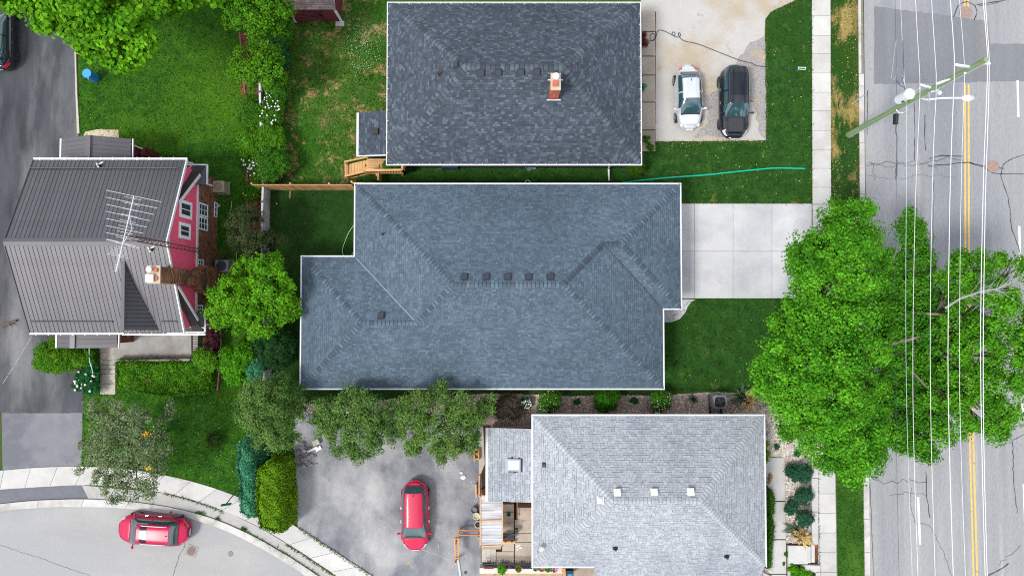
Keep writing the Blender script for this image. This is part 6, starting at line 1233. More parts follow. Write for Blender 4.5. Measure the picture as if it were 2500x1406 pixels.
def tuft(label, px, py, rpx, m, n=700, h=.5, w=.02, nm='ornamental_grass', lean=(0, 0)):
    c = G(px, py); r = rpx*SC(); t = thing(nm, label, 'plant', c); a = rng.uniform(0, 2*np.pi, n); k = r*(.55+.45*np.sin(3*a+px)*np.cos(5*a))*rng.random(n)**.7; root = np.c_[c.x+.12*r*np.cos(a), c.y+.12*r*np.sin(a), np.full(n, .05)]
    tip = np.c_[c.x+k*np.cos(a)+lean[0], c.y+k*np.sin(a)+lean[1], h*rng.uniform(.15, 1, n)*(1-.5*k/r)]; mid = (root+tip)/2+np.array([0, 0, h*.45]); s = np.c_[-np.sin(a), np.cos(a), np.zeros(n)]*w
    q1 = np.stack([root-s*.7, root+s*.7, mid+s, mid-s], 1); q2 = np.stack([mid-s, mid+s, tip+s*.15, tip-s*.15], 1); np_mesh('blades', np.concatenate([q1, q2]), 4, m, t); return t
straw = mat('straw_blade', (.48, .32, .12), (.62, .45, .20), scale=6, fa=0, rough=.8, isl=.35); bluegr = mat('blue_green_blade', (.05, .105, .05), (.085, .15, .08), scale=6, fa=0, rough=.7, isl=.4)
t_ = tuft('straw coloured ornamental grass below the round junipers', 1948, 1303, 42, straw, 900, .6, .014, lean=(.25, -.15)); 
tuft('blue green grass fringe around the straw grass by the junipers', 1936, 1292, 40, bluegr, 420, .45, .014)
tuft('straw coloured ornamental grass next to the black air conditioner', 1820, 974, 40, straw, 900, .6, .014, lean=(.2, -.05)); tuft('blue green grass fringe around the grass next to the air conditioner', 1806, 964, 46, bluegr, 460, .5, .014)
tuft('small wispy grass clump between the white blossom shrub and the air conditioner', 1690, 972, 20, bluegr, 260, .35, .014)
# lawn blades
def blades(name, poly, m, dens, h=.07, w=.022, hide=None):
    h *= 1.5; w *= 1.7; dens *= .8
    A = np.array([p[:2] for p in poly]); lo, hi = np.maximum(A.min(0), [-35, -21]), np.minimum(A.max(0), [35, 24]); n = int((hi-lo).prod()*dens); Q = rng.uniform(lo, hi, (n, 2)); Q = Q[inside(A, Q)]; n = len(Q)
    a = rng.uniform(0, 2*np.pi, n); d = np.c_[np.cos(a), np.sin(a)]*w*rng.uniform(.5, 1, (n, 1)); le = rng.normal(size=(n, 2))*h*.75; hh = h*rng.uniform(.5, 1.2, n); z0 = np.full(n, .02)
    return stuff(np_mesh(name, np.stack([np.c_[Q-d, z0], np.c_[Q+d, z0], np.c_[Q+le, z0+hh]], 1), 3, m))
def bladem(name, c1, c2, c3=None, **k): return mat(name, c1, c2, scale=1.1, fa=0, rough=.8, isl=.75, c3=c3, spec=.15, trans=.2, **k)
blades('grass', AREAS['lawn'], bladem('lawn_blade', (.018, .076, .006), (.050, .150, .009), (.075, .178, .008), big=.13, bigpos=(.50, .70)), 150)
blades('grass', AREAS['yard'], bladem('yard_blade', (.036, .112, .012), (.066, .150, .017), (.18, .14, .06), big=.55, bigpos=(.57, .66)), 130, h=.09)
for k, d_ in (('side_lawn', 130), ('front_lawn', 120), ('verge.001', 170)): blades('grass', AREAS[k], bladem('sod_blade', (.012, .052, .008), (.034, .104, .014)) if k != 'verge.001' else bladem('verge_green_blade', (.020, .076, .009), (.042, .118, .013)), d_, h=.075)
blades('grass', AREAS['back_lawn'], MATS['sod_blade'], 110, h=.06); blades('grass', AREAS['strip_lawn'], MATS['sod_blade'], 110, h=.06); blades('grass', AREAS['verge'], bladem('verge_blade', (.013, .052, .007), (.026, .084, .010), (.24, .18, .06), big=.42, bigpos=(.50, .58)), 120, h=.06)
# stone mulch, clover and fallen leaves
def stones(name, poly, m, n, r=(.02, .05), z=.055, squash=.6, box=None):
    A = np.array([p[:2] for p in poly]); lo, hi = A.min(0), A.max(0); Q = rng.uniform(lo, hi, (n, 2)); Q = Q[inside(A, Q)]; n = len(Q)
    base = np.array([[1, 0, 0], [0, 1, 0], [-1, 0, 0], [0, -1, 0], [0, 0, 1]], float); rr_ = rng.uniform(*r, n)[:, None, None]; V = base[None]*rr_*rng.uniform(.6, 1.3, (n, 5, 1)); V[:, :, 2] *= squash
    a = rng.uniform(0, 6.28, n); ca, sa = np.cos(a)[:, None], np.sin(a)[:, None]; X = V[:, :, 0]*ca-V[:, :, 1]*sa; Y = V[:, :, 0]*sa+V[:, :, 1]*ca; V = np.stack([X+Q[:, None, 0], Y+Q[:, None, 1], V[:, :, 2]+z], 2)
    me = bpy.data.meshes.new(name); tris = np.array([[0, 1, 4], [1, 2, 4], [2, 3, 4], [3, 0, 4]]); F = (tris[None]+np.arange(n)[:, None, None]*5).reshape(-1, 3)
    me.vertices.add(n*5); me.vertices.foreach_set('co', V.astype(np.float32).ravel()); me.loops.add(F.size); me.loops.foreach_set('vertex_index', F.ravel().astype(np.int32)); me.polygons.add(len(F)); me.polygons.foreach_set('loop_start', np.arange(0, F.size, 3, dtype=np.int32)); me.materials.append(m); me.update(); me.validate()
    return stuff(link(name, me))
stone_m = mat('mulch_stones', (.50, .43, .38), (.62, .56, .51), scale=3, fa=0, rough=.9, isl=.5); stoneb_m = mat('brown_stones', (.46, .37, .32), (.60, .51, .46), scale=3, fa=0, rough=.9, isl=.6)
stones('gravel', AREAS['garden_bed'], stone_m, 9000); stones('gravel', AREAS['side_garden'], stoneb_m, 14000); stones('gravel', AREAS['gravel_patch'], mat('drive_stones', (.26, .25, .245), (.36, .34, .33), fa=0, rough=.9, isl=.5), 7000, (.015, .035), .03)
blades('weeds', AREAS['garden_bed'], MATS['yard_blade'], 45, h=.10, w=.02)
stones('wood_chips', AREAS['fence_border'], mat('red_chips', (.20, .07, .035), (.30, .12, .06), fa=0, rough=.95, isl=.5), 2600, (.02, .05), .05, .4); stones('wood_chips', AREAS['planting_bed'], mat('orange_chips', (.42, .13, .05), (.52, .20, .09), fa=0, rough=.95, isl=.4), 900, (.02, .05), .05, .4)
def specks(name, px_poly, n, m, s, z=.09): 
    A = np.array([G2(*p) for p in px_poly]); Q = rng.uniform(A.min(0), A.max(0), (n, 2)); Q = Q[inside(A, Q)]; P = np.c_[Q, np.full(len(Q), z)]
    return stuff(np_mesh(name, leaf_quads(P, unit(np.array([0, 0, 1])+rng.normal(size=P.shape)*.25), s*rng.uniform(.5, 1.3, len(P))), 4, m))
yl = mat('fallen_leaf', (.50, .36, .10), (.60, .48, .18), fa=0, rough=.8, isl=.3)
specks('fallen_leaves', [(1605, 350), (1980, 30), (1980, 490), (1665, 490)], 220, yl, .07); specks('fallen_leaves', [(2028, 0), (2094, 0), (2096, 480), (2028, 480)], 130, yl, .07); specks('fallen_leaves', [(1625, 790), (1900, 735), (1900, 940), (1625, 940)], 40, yl, .06)
cl = mat('clover_flower', (.55, .60, .50), (.65, .68, .6), fa=0, rough=.8); specks('clover', [(855, 40), (925, 60), (935, 150), (870, 190), (840, 120)], 480, cl, .045); specks('clover', [(190, 150), (590, 60), (590, 430), (430, 380), (200, 320)], 260, cl, .035); specks('clover', [(430, 1000), (575, 960), (575, 1190), (470, 1160)], 240, cl, .035)
specks('clover', [(700, 60), (940, 60), (940, 430), (700, 430)], 120, cl, .04)
stw = mat('straw_seam', (.15, .13, .04), (.26, .20, .07), fa=0, rough=.9, isl=.4)
def seam(px, n, w=.05):
    pts = [Vector(G2(*p)) for p in px]; Q = np.array([tuple(q) for q in polyline(pts, n)])+rng.normal(size=(n+1, 2))*w; P = np.c_[Q, np.full(len(Q), .085)]
    stuff(np_mesh('dry_grass', leaf_quads(P, unit(np.array([0, 0, 1])+rng.normal(size=P.shape)*.3), .065*rng.uniform(.4, 1.2, len(P)), .4), 4, stw))
for x in (1640, 1700, 1726, 1778, 1860, 1925): seam([(x, 352+random.uniform(0, 20)), (x+2, 400+random.uniform(0, 90))], random.randint(14, 50), .06)
for y in (122, 270, 432): seam([(1874 if y < 345 else 1720, y), (1978, y+2)], 24, .06)
seam([(1604, 349), (1868, 346)], 420, .10); seam([(1869, 340), (1869, 60)], 260, .07); seam([(1885, 30), (1975, -5)], 220, .25); seam([(1668, 496), (1975, 497)], 160, .04)
seam([(1630, 868), (1880, 864)], 20, .06)
for y in (14, 88, 230, 345): seam([(2030, y), (2093, y)], 60, .10)
for x in (2084, 2090): seam([(x, 0), (x+3, 480)], 300, .08)
weedm = MATS['yard_blade']
for k, (px, n, w) in enumerate([([(403, 1202), (485, 1225), (545, 1248)], 260, .10), ([(700, 1327), (740, 1352), (815, 1402)], 300, .10), ([(731, 1289), (798, 1333), (908, 1406)], 420, .10), ([(603, 1297), (712, 1361), (775, 1402)], 420, .12), ([(478, 1250), (500, 1256)], 160, .2), ([(530, 1264), (536, 1267)], 60, .15), ([(590, 1288), (602, 1294)], 90, .15), ([(1978, 505), (1981, 40)], 160, .06), ([(2029, 20), (2029, 480)], 160, .06), ([(1994, 1110), (1999, 1400)], 240, .06)]):
    pts = [Vector(G2(*p)) for p in px]; Q = np.array([tuple(q) for q in polyline(pts, n)])+rng.normal(size=(n+1, 2))*w*.4; a = rng.uniform(0, 6.28, len(Q)); d = np.c_[np.cos(a), np.sin(a)]*.03; z0 = np.full(len(Q), .07)
    stuff(np_mesh('weeds', np.stack([np.c_[Q-d, z0], np.c_[Q+d, z0], np.c_[Q+rng.normal(size=Q.shape)*.07, z0+.07]], 1), 3, weedm))
# ---------------------------------------------------------------- utility pole, lamp, wires
pole_m = mat('pole_wood', (.165, .24, .115), (.215, .30, .15), scale=3, fine=30, fa=.18, rough=.9, stretch=(3, 3, .4))
up = thing('utility_pole', 'tall greenish wooden utility pole leaning out of the verge above the road', 'utility pole', G(2070, 330))
PB, PT = G(2070, 330), G(2408, 146, 13.0); PT = Vector((PT.x, PT.y, 13.0))
def onpole(z): return PB.lerp(PT, z/13.0)
b = MB(); b.tube([PB-Vector((0, 0, .1)), onpole(6.5), PT], [.175, .15, .12], 14); b.build('pole', pole_m, up)
b = MB(); b.tube([onpole(z)+Vector((.02, -.18+.004*z, 0)) for z in (0, 3, 6, 9, 12, 12.8)], .03, 6); b.build('conduit', mat('conduit_grey', (.38, .44, .50), fa=.05, rough=.6), up)
galv = mat('galvanised', (.58, .60, .62), (.66, .68, .70), fa=.06, rough=.45, metal=.3); insul = mat('insulator', (.55, .58, .60), (.66, .68, .70), fa=.05, rough=.3)
def bracket(z, px, py, name='bracket'):
    a = onpole(z); e = G(px, py, z); b = MB(); b.beam(a, a.lerp(e, .55), .10, .12); b.build('bracket', galv, up)
    b = MB(); n = 6; m_ = a.lerp(e, .5)
    for i in range(n): b.blob(tuple(m_.lerp(e, (i+.5)/n)), (.07, .07, .07), n=8, m=4)
    b.build('insulator', insul, up)
bracket(9.0, 2247, 207); bracket(10.5, 2287, 205); bracket(12.0, 2331, 158); bracket(12.8, 2413, 150); bracket(11.6, 2356, 179); bracket(12.6, 2416, 156)
tcn = Vector(G(2217, 232, 7.4)); b = MB(); b.lathe((tcn.x, tcn.y, 6.5), [(.02, 0), (.25, 0), (.27, .05), (.27, .95), (.25, 1.0), (.30, 1.02), (.30, 1.08), (.22, 1.14), (.02, 1.16)], 24)
tr = b.build('transformer_tank', mat('tank_grey', (.58, .62, .63), (.64, .68, .69), fa=.04, rough=.45), up); b = MB()
for k in range(3): b.cyl((tcn.x+.28*math.cos(k*1.2-1.9), tcn.y+.28*math.sin(k*1.2-1.9), 7.0), .05, .16, 8)
b.build('bushing', dkgrey_m, tr); b = MB(); b.beam((tcn.x, tcn.y, 7.1), onpole(7.1), .12, .2); b.build('bracket', galv, tr); b = MB(); b.beam((tcn.x+.2, tcn.y+.1, 7.7), tuple(G(2246, 216, 9.0)), .05, .05); b.build('fuse_arm', galv, up)
a = onpole(7.6); pts = [a, G(2262, 244, 8.2), G(2300, 240, 8.6), G(2346, 239.5, 8.9)]; la = MB(); la.tube(pts, .045, 8); arm = la.build('lamp_arm', mat('lamp_white', (.70, .71, .72), fa=.03, rough=.4), up)
c = G(2362, 240, 8.9); b = MB(); b.blob((c.x, c.y, c.z), (.33, .17, .12), n=20, m=10); lh_ = b.build('lamp_head', MATS['lamp_white'], up, smooth=True)
b = MB(); b.blob((c.x+.2, c.y, c.z+.015), (.17, .15, .115), n=16, m=8); b.build('lens', mat('lamp_lens', (.42, .45, .47), fa=.02, rough=.2), lh_, smooth=True)
b = MB(); b.tube([G(2272, 225, 9.0), G(2292, 220, 9.2)], .04, 6); b.tube([G(2268, 227, 9), G(2268, 249, 8.4)], .025, 6); b.blob(tuple(G(2294, 227, 9.1)), (.13, .13, .1), n=8, m=5); b.build('cutout', galv, up)
b = MB(); b.tube([G(2190, 272, 6.2), G(2188, 268, 6.2), G(2194, 275, 6.2), G(2206, 276, 6.4), G(2214, 270, 6.8), G(2214, 264, 7)], .03, 6); b.tube([G(2207, 188, 7), G(2203, 185, 6.9), G(2210, 212, 7)], .02, 5); b.build('cable_loop', insul, up)
WIRES = [('dark thin communication cable, the westernmost line above the road', [(2185, -150, 5.6), (2185, 0, 5.6), (2188, 150, 5.7), (2190, 268, 5.8), (2188, 440, 5.6), (2187, 700, 5.4), (2187, 940, 5.4), (2189, 1120, 5.4), (2195, 1406, 5.4), (2199, 1560, 5.5)], .011, 'k'),
 ('pale blue grey cable, second line from the kerb side', [(2196, -150, 6.9), (2198, 0, 6.9), (2206, 170, 7.1), (2214, 268, 7.2), (2213, 440, 7.0), (2211, 700, 6.8), (2212, 930, 6.8), (2217, 1130, 6.8), (2227, 1406, 6.9), (2233, 1560, 7)], .012, 'b'),
 ('white power line fixed to the lowest insulator beside the transformer', [(2229, -150, 8.8), (2235, 0, 8.8), (2241, 110, 8.9), (2247, 207, 9), (2243, 300, 8.9), (2236, 440, 8.8), (2230, 700, 8.6), (2228, 920, 8.6), (2231, 1110, 8.6), (2241, 1406, 8.7), (2247, 1560, 8.8)], .0125, 'w'),
 ('white power line fixed to the second insulator of the pole', [(2268, -150, 10.3), (2274, 0, 10.3), (2282, 120, 10.4), (2287, 205, 10.5), (2280, 330, 10.4), (2275, 500, 10.2), (2271, 750, 10.1), (2271, 920, 10.1), (2274, 1110, 10.1), (2283, 1406, 10.2), (2289, 1560, 10.3)], .0125, 'w'),
 ('thick white power line fixed to the third insulator near the pole top', [(2312, -150, 11.8), (2320, 0, 11.8), (2327, 90, 11.9), (2331, 158, 12), (2325, 300, 11.9), (2319, 460, 11.7), (2315, 750, 11.6), (2314, 920, 11.6), (2318, 1110, 11.6), (2327, 1406, 11.7), (2334, 1560, 11.8)], .016, 'w'),
 ('thin white line fixed to the small arm east of the pole', [(2336, -150, 11.4), (2342, 0, 11.4), (2350, 90, 11.5), (2356, 179, 11.6), (2351, 300, 11.5), (2346, 470, 11.3), (2343, 720, 11.2), (2342, 920, 11.2), (2346, 1110, 11.2), (2357, 1406, 11.3), (2362, 1560, 11.4)], .010, 'w'),
 ('thick white power line at the pole top, western of the close pair', [(2392, -150, 12.6), (2400, 0, 12.6), (2407, 80, 12.7), (2412, 150, 12.8), (2406, 300, 12.7), (2400, 460, 12.5), (2394, 750, 12.4), (2394, 920, 12.4), (2397, 1110, 12.4), (2405, 1406, 12.5), (2411, 1560, 12.6)], .0155, 'w'),
 ('thick white power line at the pole top, eastern of the close pair', [(2397, -150, 12.4), (2405, 0, 12.4), (2411, 80, 12.5), (2416, 156, 12.6), (2412, 300, 12.5), (2406, 460, 12.3), (2401, 750, 12.2), (2400, 920, 12.2), (2402, 1110, 12.2), (2410, 1406, 12.3), (2416, 1560, 12.4)], .0155, 'w')]
wm = {'w': mat('bright_wire', (.66, .67, .69), fa=0, rough=.5), 'b': mat('pale_cable', (.46, .54, .60), fa=0, rough=.6), 'k': mat('dark_cable', (.055, .075, .11), fa=0, rough=.6)}
for lab, pts, r_, k in WIRES:
    P = smooth([G(*p) for p in pts], 1); b = MB(); b.tube(P, r_, 6); tag(b.build('power_line', wm[k]), lab, 'power line', 'overhead lines above the road')
sb = thing('splice_case', 'black ribbed cable splice case hanging from the westernmost line', 'cable box', tuple(G(2187, 292, 5.6)))
b = MB(); b.beam(G(2187.5, 279, 5.6), G(2186, 304, 5.6), .22, .18); b.build('case', black_m, sb); b = MB()
for i in range(6): b.beam(G(2182.5, 281+i*4.2, 5.65), G(2185, 281+i*4.2, 5.65), .07, .12)
b.build('ribs', black_m, sb); b = MB(); b.tube([G(2188, 304, 5.6), G(2186, 320, 5.5), G(2190, 335, 5.5), G(2189, 400, 5.3), G(2185, 425, 5.2), G(2187, 440, 5.2), G(2190, 425, 5.2), G(2190, 390, 5.3)], .022, 5); b.build('cable', wm['k'], sb)
b = MB(); b.tube([G(2188, 100, 5.75), G(2181, 150, 5.7), G(2176, 190, 5.6), G(2182, 197, 5.6), G(2189, 185, 5.6), G(2190, 165, 5.7)], .016, 5); tag(b.build('cable_loop', mat('tan_cable', (.35, .33, .28), fa=0)), 'pale loop of spare cable hanging north of the transformer', 'cable')
b = MB(); b.tube([G(2204, 100, 7.3), G(2206, 160, 7.3), G(2204, 195, 7.2), G(2210, 222, 7.2)], .022, 5); b.tube([G(2193, 203, 6.8), G(2190, 198, 6.8), G(2198, 210, 6.9), G(2206, 214, 7)], .022, 5); tag(b.build('service_drop', wm['k']), 'bundle of black service cables running into the transformer', 'cable')
gw_ = thing('guy_marker', 'thin grey guy wire guard slanting out of the verge by the kerb', 'guy wire', tuple(G(2082, 252)))
b = MB(); b.tube([G(2080, 255, .05), G(2098, 240, .6), G(2116, 230, 1.2)], .03, 6); b.build('guard', mat('guard_grey', (.30, .36, .42), fa=.05), gw_)
# ---------------------------------------------------------------- small things
bl = thing('barrel', 'blue plastic barrel standing on the back lawn near the driveway', 'barrel', tuple(G(234, 192))); c = G(234, 192); blue_p = mat('blue_plastic', (.02, .16, .42), (.03, .20, .48), fa=.05, rough=.4)
b = MB(); b.lathe((c.x, c.y, .03), [(.27, 0), (.29, .05), (.30, .3), (.29, .32), (.30, .34), (.30, .6), (.29, .62), (.30, .64), (.295, .88), (.27, .93)], 24); b.build('drum', blue_p, bl, smooth=False)
b = MB(); b.lathe((c.x, c.y, .95), [(.285, 0), (.285, .03), (.25, .03), (.24, .015), (.01, .015)], 24); b.build('lid', mat('light_blue_plastic', (.06, .30, .62), fa=.05, rough=.4), bl)
b = MB(); b.blob((c.x+.08, c.y-.3, .9), .04); b.build('bung', white, bl)
def ac_box(px, py, w, d, h, m, lab, fan=True):
    c = G(px, py); t = thing('air_conditioner', lab, 'air conditioner', tuple(c)); b = MB(); b.box((c.x, c.y, .08+h/2), (w, d, h)); b.build('casing', m, t, bevel=.03)
    b = MB(); b.lathe((c.x, c.y, .08+h+.005), [(w*.38, 0), (w*.38, .02), (w*.34, .02), (w*.33, .004), (.02, .004)], 24); b.build('fan_guard', mat('guard_tan', (.24, .20, .14), fa=.1) if fan else dkgrey_m, t)
    b = MB(); b.box((c.x, c.y, .04), (w+.1, d+.1, .08)); b.build('pad', greyc_m, t); return t
ac_box(546, 461, .72, .72, .75, mat('beige_casing', (.30, .255, .17), (.36, .31, .22), fa=.1, rough=.7), 'beige square air conditioner on the lawn by the brown brick wall')
ac_box(553, 651, .85, .75, .70, mat('grey_casing', (.20, .215, .225), (.26, .275, .285), fa=.2, rough=.6), 'grey weathered air conditioner beside the brick wall near the yellow green tree', False)
c = G(1744, 975); t_ = thing('air_conditioner', 'dark grey ribbed air conditioner with black fan on a stand in the mulch', 'air conditioner', tuple(c)); acg = mat('ac_grey', (.17, .19, .20), (.21, .23, .245), fa=.08, rough=.5)
def sqr(r, z, n=28, p=.45): return [(c.x+r*sgn(math.cos(a))*abs(math.cos(a))**p, c.y+r*sgn(math.sin(a))*abs(math.sin(a))**p, z) for a in [2*math.pi*i/n for i in range(n)]]
b = MB(); R_ = [sqr(.40, .35), sqr(.43, .5), sqr(.43, 1.15), sqr(.40, 1.25), sqr(.34, 1.27), sqr(.32, 1.20)]; n = 28; b.add([p for r_ in R_ for p in r_], [(i*n+k, i*n+(k+1) % n, (i+1)*n+(k+1) % n, (i+1)*n+k) for i in range(5) for k in range(n)]); b.build('casing', acg, t_)
b = MB(); b.add(sqr(.33, 1.16), [tuple(range(28))]); b.build('fan_well', black_m, t_); b = MB(); b.cyl((c.x, c.y, 1.17), .09, .05, 14)
for k in range(4): a = k*math.pi/2+.4; b.beam((c.x, c.y, 1.19), (c.x+.27*math.cos(a), c.y+.27*math.sin(a), 1.18), .14, .012)
b.build('fan', mat('fan_dark', (.05, .045, .05), fa=.1, rough=.5), t_); b = MB()
for i in range(18):
    a = math.pi*.55+i*math.pi*.95/18; p = .45; x, y = .445*sgn(math.cos(a))*abs(math.cos(a))**p, .445*sgn(math.sin(a))*abs(math.sin(a))**p; b.beam((c.x+x, c.y+y, .45), (c.x+x, c.y+y, 1.15), .03, .02)
b.build('ribs', mat('ac_rib', (.27, .30, .31), fa=.05), t_); b = MB()
for x in (-.36, .36): b.box((c.x+x, c.y-.3, .18), (.06, 1.3, .36))
b.build('stand', black_m, t_)
def hose(label, px, r_, m, z=.10, nm='garden_hose', cat='hose', it=2):
    P = smooth([G(x, y, z) for x, y in px], it); b = MB(); b.tube(P, r_, 6); return tag(b.build(nm, m), label, cat)
hose('long teal garden hose lying across the side lawn toward the sidewalk', [(1520, 446), (1560, 441), (1640, 433), (1720, 428), (1790, 420), (1860, 413), (1895, 410), (1965, 412)], .045, mat('teal_hose', (.0, .42, .27), fa=.03, rough=.4))
lg_ = mat('light_green_hose', (.28, .62, .30), fa=.03, rough=.4)
hose('pale green hose looping out from the west wall of the middle house', [(866, 547), (852, 566), (842, 590), (835, 610), (838, 624), (842, 632)], .022, lg_); hose('small arch of pale green hose showing above the middle house gutter', [(1277, 452), (1283, 442), (1290, 439), (1298, 448)], .03, lg_)
hose('short piece of pale green hose in the wall corner of the middle house', [(866, 610), (858, 624), (852, 632)], .02, lg_)
hose('dark looping hose running across the dirty driveway to the lawn sprinkler', [(1566, 75), (1572, 92), (1580, 98), (1592, 102), (1600, 92), (1598, 82), (1588, 84), (1586, 96), (1594, 103), (1602, 92), (1604, 78), (1610, 73), (1622, 76), (1640, 86), (1648, 88), (1648, 80), (1642, 78), (1640, 86), (1652, 92), (1662, 90), (1660, 80), (1655, 82), (1660, 94), (1672, 102), (1700, 106), (1740, 122), (1790, 142), (1815, 151), (1832, 153), (1845, 161), (1870, 164), (1905, 168), (1945, 168)], .022, mat('dark_hose', (.035, .05, .05), fa=.05, rough=.5), .06)
sp_ = thing('lawn_sprinkler', 'small blue and white oscillating sprinkler on the side lawn', 'sprinkler', tuple(G(1958, 168))); b = MB(); b.beam(G(1948, 165, .1), G(1968, 166, .1), .05, .05); b.beam(G(1950, 170, .08), G(1966, 171, .08), .04, .04); b.beam(G(1949, 165, .08), G(1950, 171, .08), .04, .04); b.beam(G(1966, 165, .08), G(1966, 171, .08), .04, .04); b.build('frame', mat('pale_blue_plastic', (.40, .58, .66), fa=.03), sp_); b = MB(); b.box(tuple(G(1958, 166, .14)), (.14, .07, .06)); b.build('motor', mat('yellow_green_plastic', (.45, .5, .08), fa=.03), sp_)
b = MB(); b.tube([G(1487, 399, 3.0), G(1487.5, 408, 1.6), G(1486, 412, .5), G(1487, 441, .12)], .06, 8); tag(b.build('downspout', gm), 'white downspout running out onto the narrow lawn between the two big roofs', 'downspout')
t_ = thing('cellar_cover', 'navy blue well cover against the south wall of the charcoal roofed house', 'cover', tuple(G(1100, 410))); c = G(1100, 408); b = MB(); b.box((c.x, c.y+.05, .35), (1.15, .5, .7), taper=.9); b.build('cover', mat('navy_cover', (.025, .055, .09), fa=.1, rough=.4), t_); b = MB(); [b.beam((c.x-.5, c.y-.13+.09*i, .72), (c.x+.5, c.y-.13+.09*i, .72), .02, .02) for i in range(4)]; b.build('ribs', navy_m, t_)
b = MB(); [b.blob((G(1283+random.uniform(0, 22), 408+random.uniform(0, 6)).x, G(1283, 408+random.uniform(0, 8)).y, .12), (random.uniform(.08, .16), random.uniform(.06, .12), .1), jit=.3) for _ in range(9)]; tag(b.build('rubbish_bag', mat('grey_bag', (.10, .12, .14), (.18, .20, .22), scale=6, fa=.3, rough=.5)), 'crumpled dark grey bag lying on the narrow lawn below the charcoal roof', 'bag')
b = MB(); b.cyl(tuple(G(651, 113, .03)), .16, .3, 14, r2=.19); tag(b.build('bucket', blue_p), 'blue bucket half hidden beside the grey fence', 'bucket')
t_ = thing('wire_trellis', 'grey blue wire trellis panel leaning against the grey fence', 'trellis', tuple(G(655, 262))); b = MB(); p00, p10, p01, p11 = G(640, 246, 1.2), G(642, 268, 1.2), G(672, 262, .25), G(670, 276, .25)
for i in range(7): b.beam(p00.lerp(p10, i/6), p01.lerp(p11, i/6), .02, .02)
for i in range(16): b.beam(p00.lerp(p01, i/15), p10.lerp(p11, i/15), .025, .02)
b.build('mesh_wires', mat('wire_blue', (.22, .28, .32), fa=.05), t_)
t_ = thing('street_sign', 'green street name blade on a thin post leaning over the curved sidewalk', 'street sign', tuple(G(577, 1198))); b = MB(); b.tube([G(577, 1198, 0), G(552, 1230, 2.6)], .03, 8); b.build('post', dkgrey_m, t_); c = G(552, 1231, 2.65); b = MB(); b.box((0, 0, 0), (.62, .03, .18)); mw = Matrix.Rotation(R(8), 4, 'Z')@Matrix.Rotation(R(28), 4, 'X'); mw.translation = c; link('sign_blade', b.mesh('sign_blade', [mat('sign_green', (.02, .10, .085), fa=.05, rough=.4)]), t_, mw)
def disc(label, px, py, r_, m, z, nm, cat='manhole cover', n=28): c = G(px, py); b = MB(); b.cyl((c.x, c.y, z-.03), r_, .035, n); return tag(b.build(nm, m), label, cat)
iron = mat('cast_iron', (.17, .155, .145), (.22, .20, .19), scale=8, fine=25, fa=.35, rough=.7); rusty = mat('rusty_iron', (.24, .165, .145), (.30, .22, .19), scale=8, fine=25, fa=.35, rough=.8)
disc('small round manhole cover on the pale side street', 563, 1351, .17, iron, .02, 'manhole_cover'); disc('worn round manhole cover on the yellow line at the top of the road', 2358, 32, .42, rusty, .022, 'manhole_cover'); disc('reddish manhole cover east of the yellow lines by the tar seams', 2424, 407, .40, rusty, .022, 'manhole_cover'); disc('small iron cap on the parking lot near the orange timber fence', 1137, 1396, .10, dkgrey_m, .045, 'drain_cover', 'drain cover'); disc('round iron disc on the kerb behind the crossover', 420, 1249, .08, mat('rust_spot', (.20, .12, .06), fa=.2), .13, 'iron_disc', 'disc')
t_ = thing('catch_basin', 'square iron catch basin grate in the side street behind the crossover', 'catch basin', tuple(G(468, 1344))); c = G(468, 1344); b = MB(); b.box((0, 0, 0), (.72, .72, .03)); mw = Matrix.Rotation(R(-20), 4, 'Z'); mw.translation = c+Vector((0, 0, .012)); link('frame', b.mesh('frame', [mat('basin_collar', (.28, .26, .25), fa=.2)]), t_, mw); b = MB(); b.cyl((0, 0, .015), .30, .02, 24); link('grate', b.mesh('grate', [rusty]), t_, mw); b = MB()
for i in range(7): b.box((-.22+i*.073, 0, .04), (.025, .46-.02*abs(i-3)**2, .008))
mw = Matrix.Rotation(R(55), 4, 'Z'); mw.translation = c+Vector((0, 0, .012)); link('slots', b.mesh('slots', [dkgrey_m]), t_, mw)
# rubble, boards and litter at the parking lot
t_ = thing('rubble_pile', 'heap of broken grey stones at the end of the golden cedar hedge', 'rubble', tuple(G(742, 1115)))
rm = mat('rubble_stone', (.16, .155, .16), (.30, .29, .29), scale=3, fa=.2, rough=.9, obr=.35)
for i in range(60):
    x, y = random.gauss(742, 9), random.gauss(1114, 13); c = G(x, y, .06+random.uniform(0, .2)*max(0, 1-abs(x-740)/18)); s = random.uniform(.05, .16); b = MB(); b.blob(tuple(c), (s, s*random.uniform(.6, 1), s*.6), n=6, m=4, jit=.35); b.build('stone', rm, t_)
t_ = thing('scrap_boards', 'white plank and broken flat box beside the rubble heap', 'boards', tuple(G(768, 1092))); b = MB(); b.beam(G(750, 1103, .12), G(775, 1091, .25), .12, .05); b.build('plank', white, t_); b = MB(); c = G(771, 1080, .3); b.box((c.x, c.y, .18), (.42, .34, .3), .4); b.build('box', mat('mossy_box', (.40, .40, .32), (.22, .28, .12), scale=5, fa=.2, rough=.9), t_); b = MB(); c = G(776, 1095, .2); b.box((c.x, c.y, .12), (.38, .24, .06), .5); b.build('board', gm, t_)
for (x, y, s), lab in (((1126, 1154, .10), 'small white scrap of litter on the parking lot near the annex'), ((1132, 1165, .17), 'crumpled white wrapper on the parking lot near the annex')): b = MB(); c = G(x, y, .06); b.blob(tuple(c), (s, s*.9, .05), jit=.35, n=9); tag(b.build('litter', white), lab, 'litter')
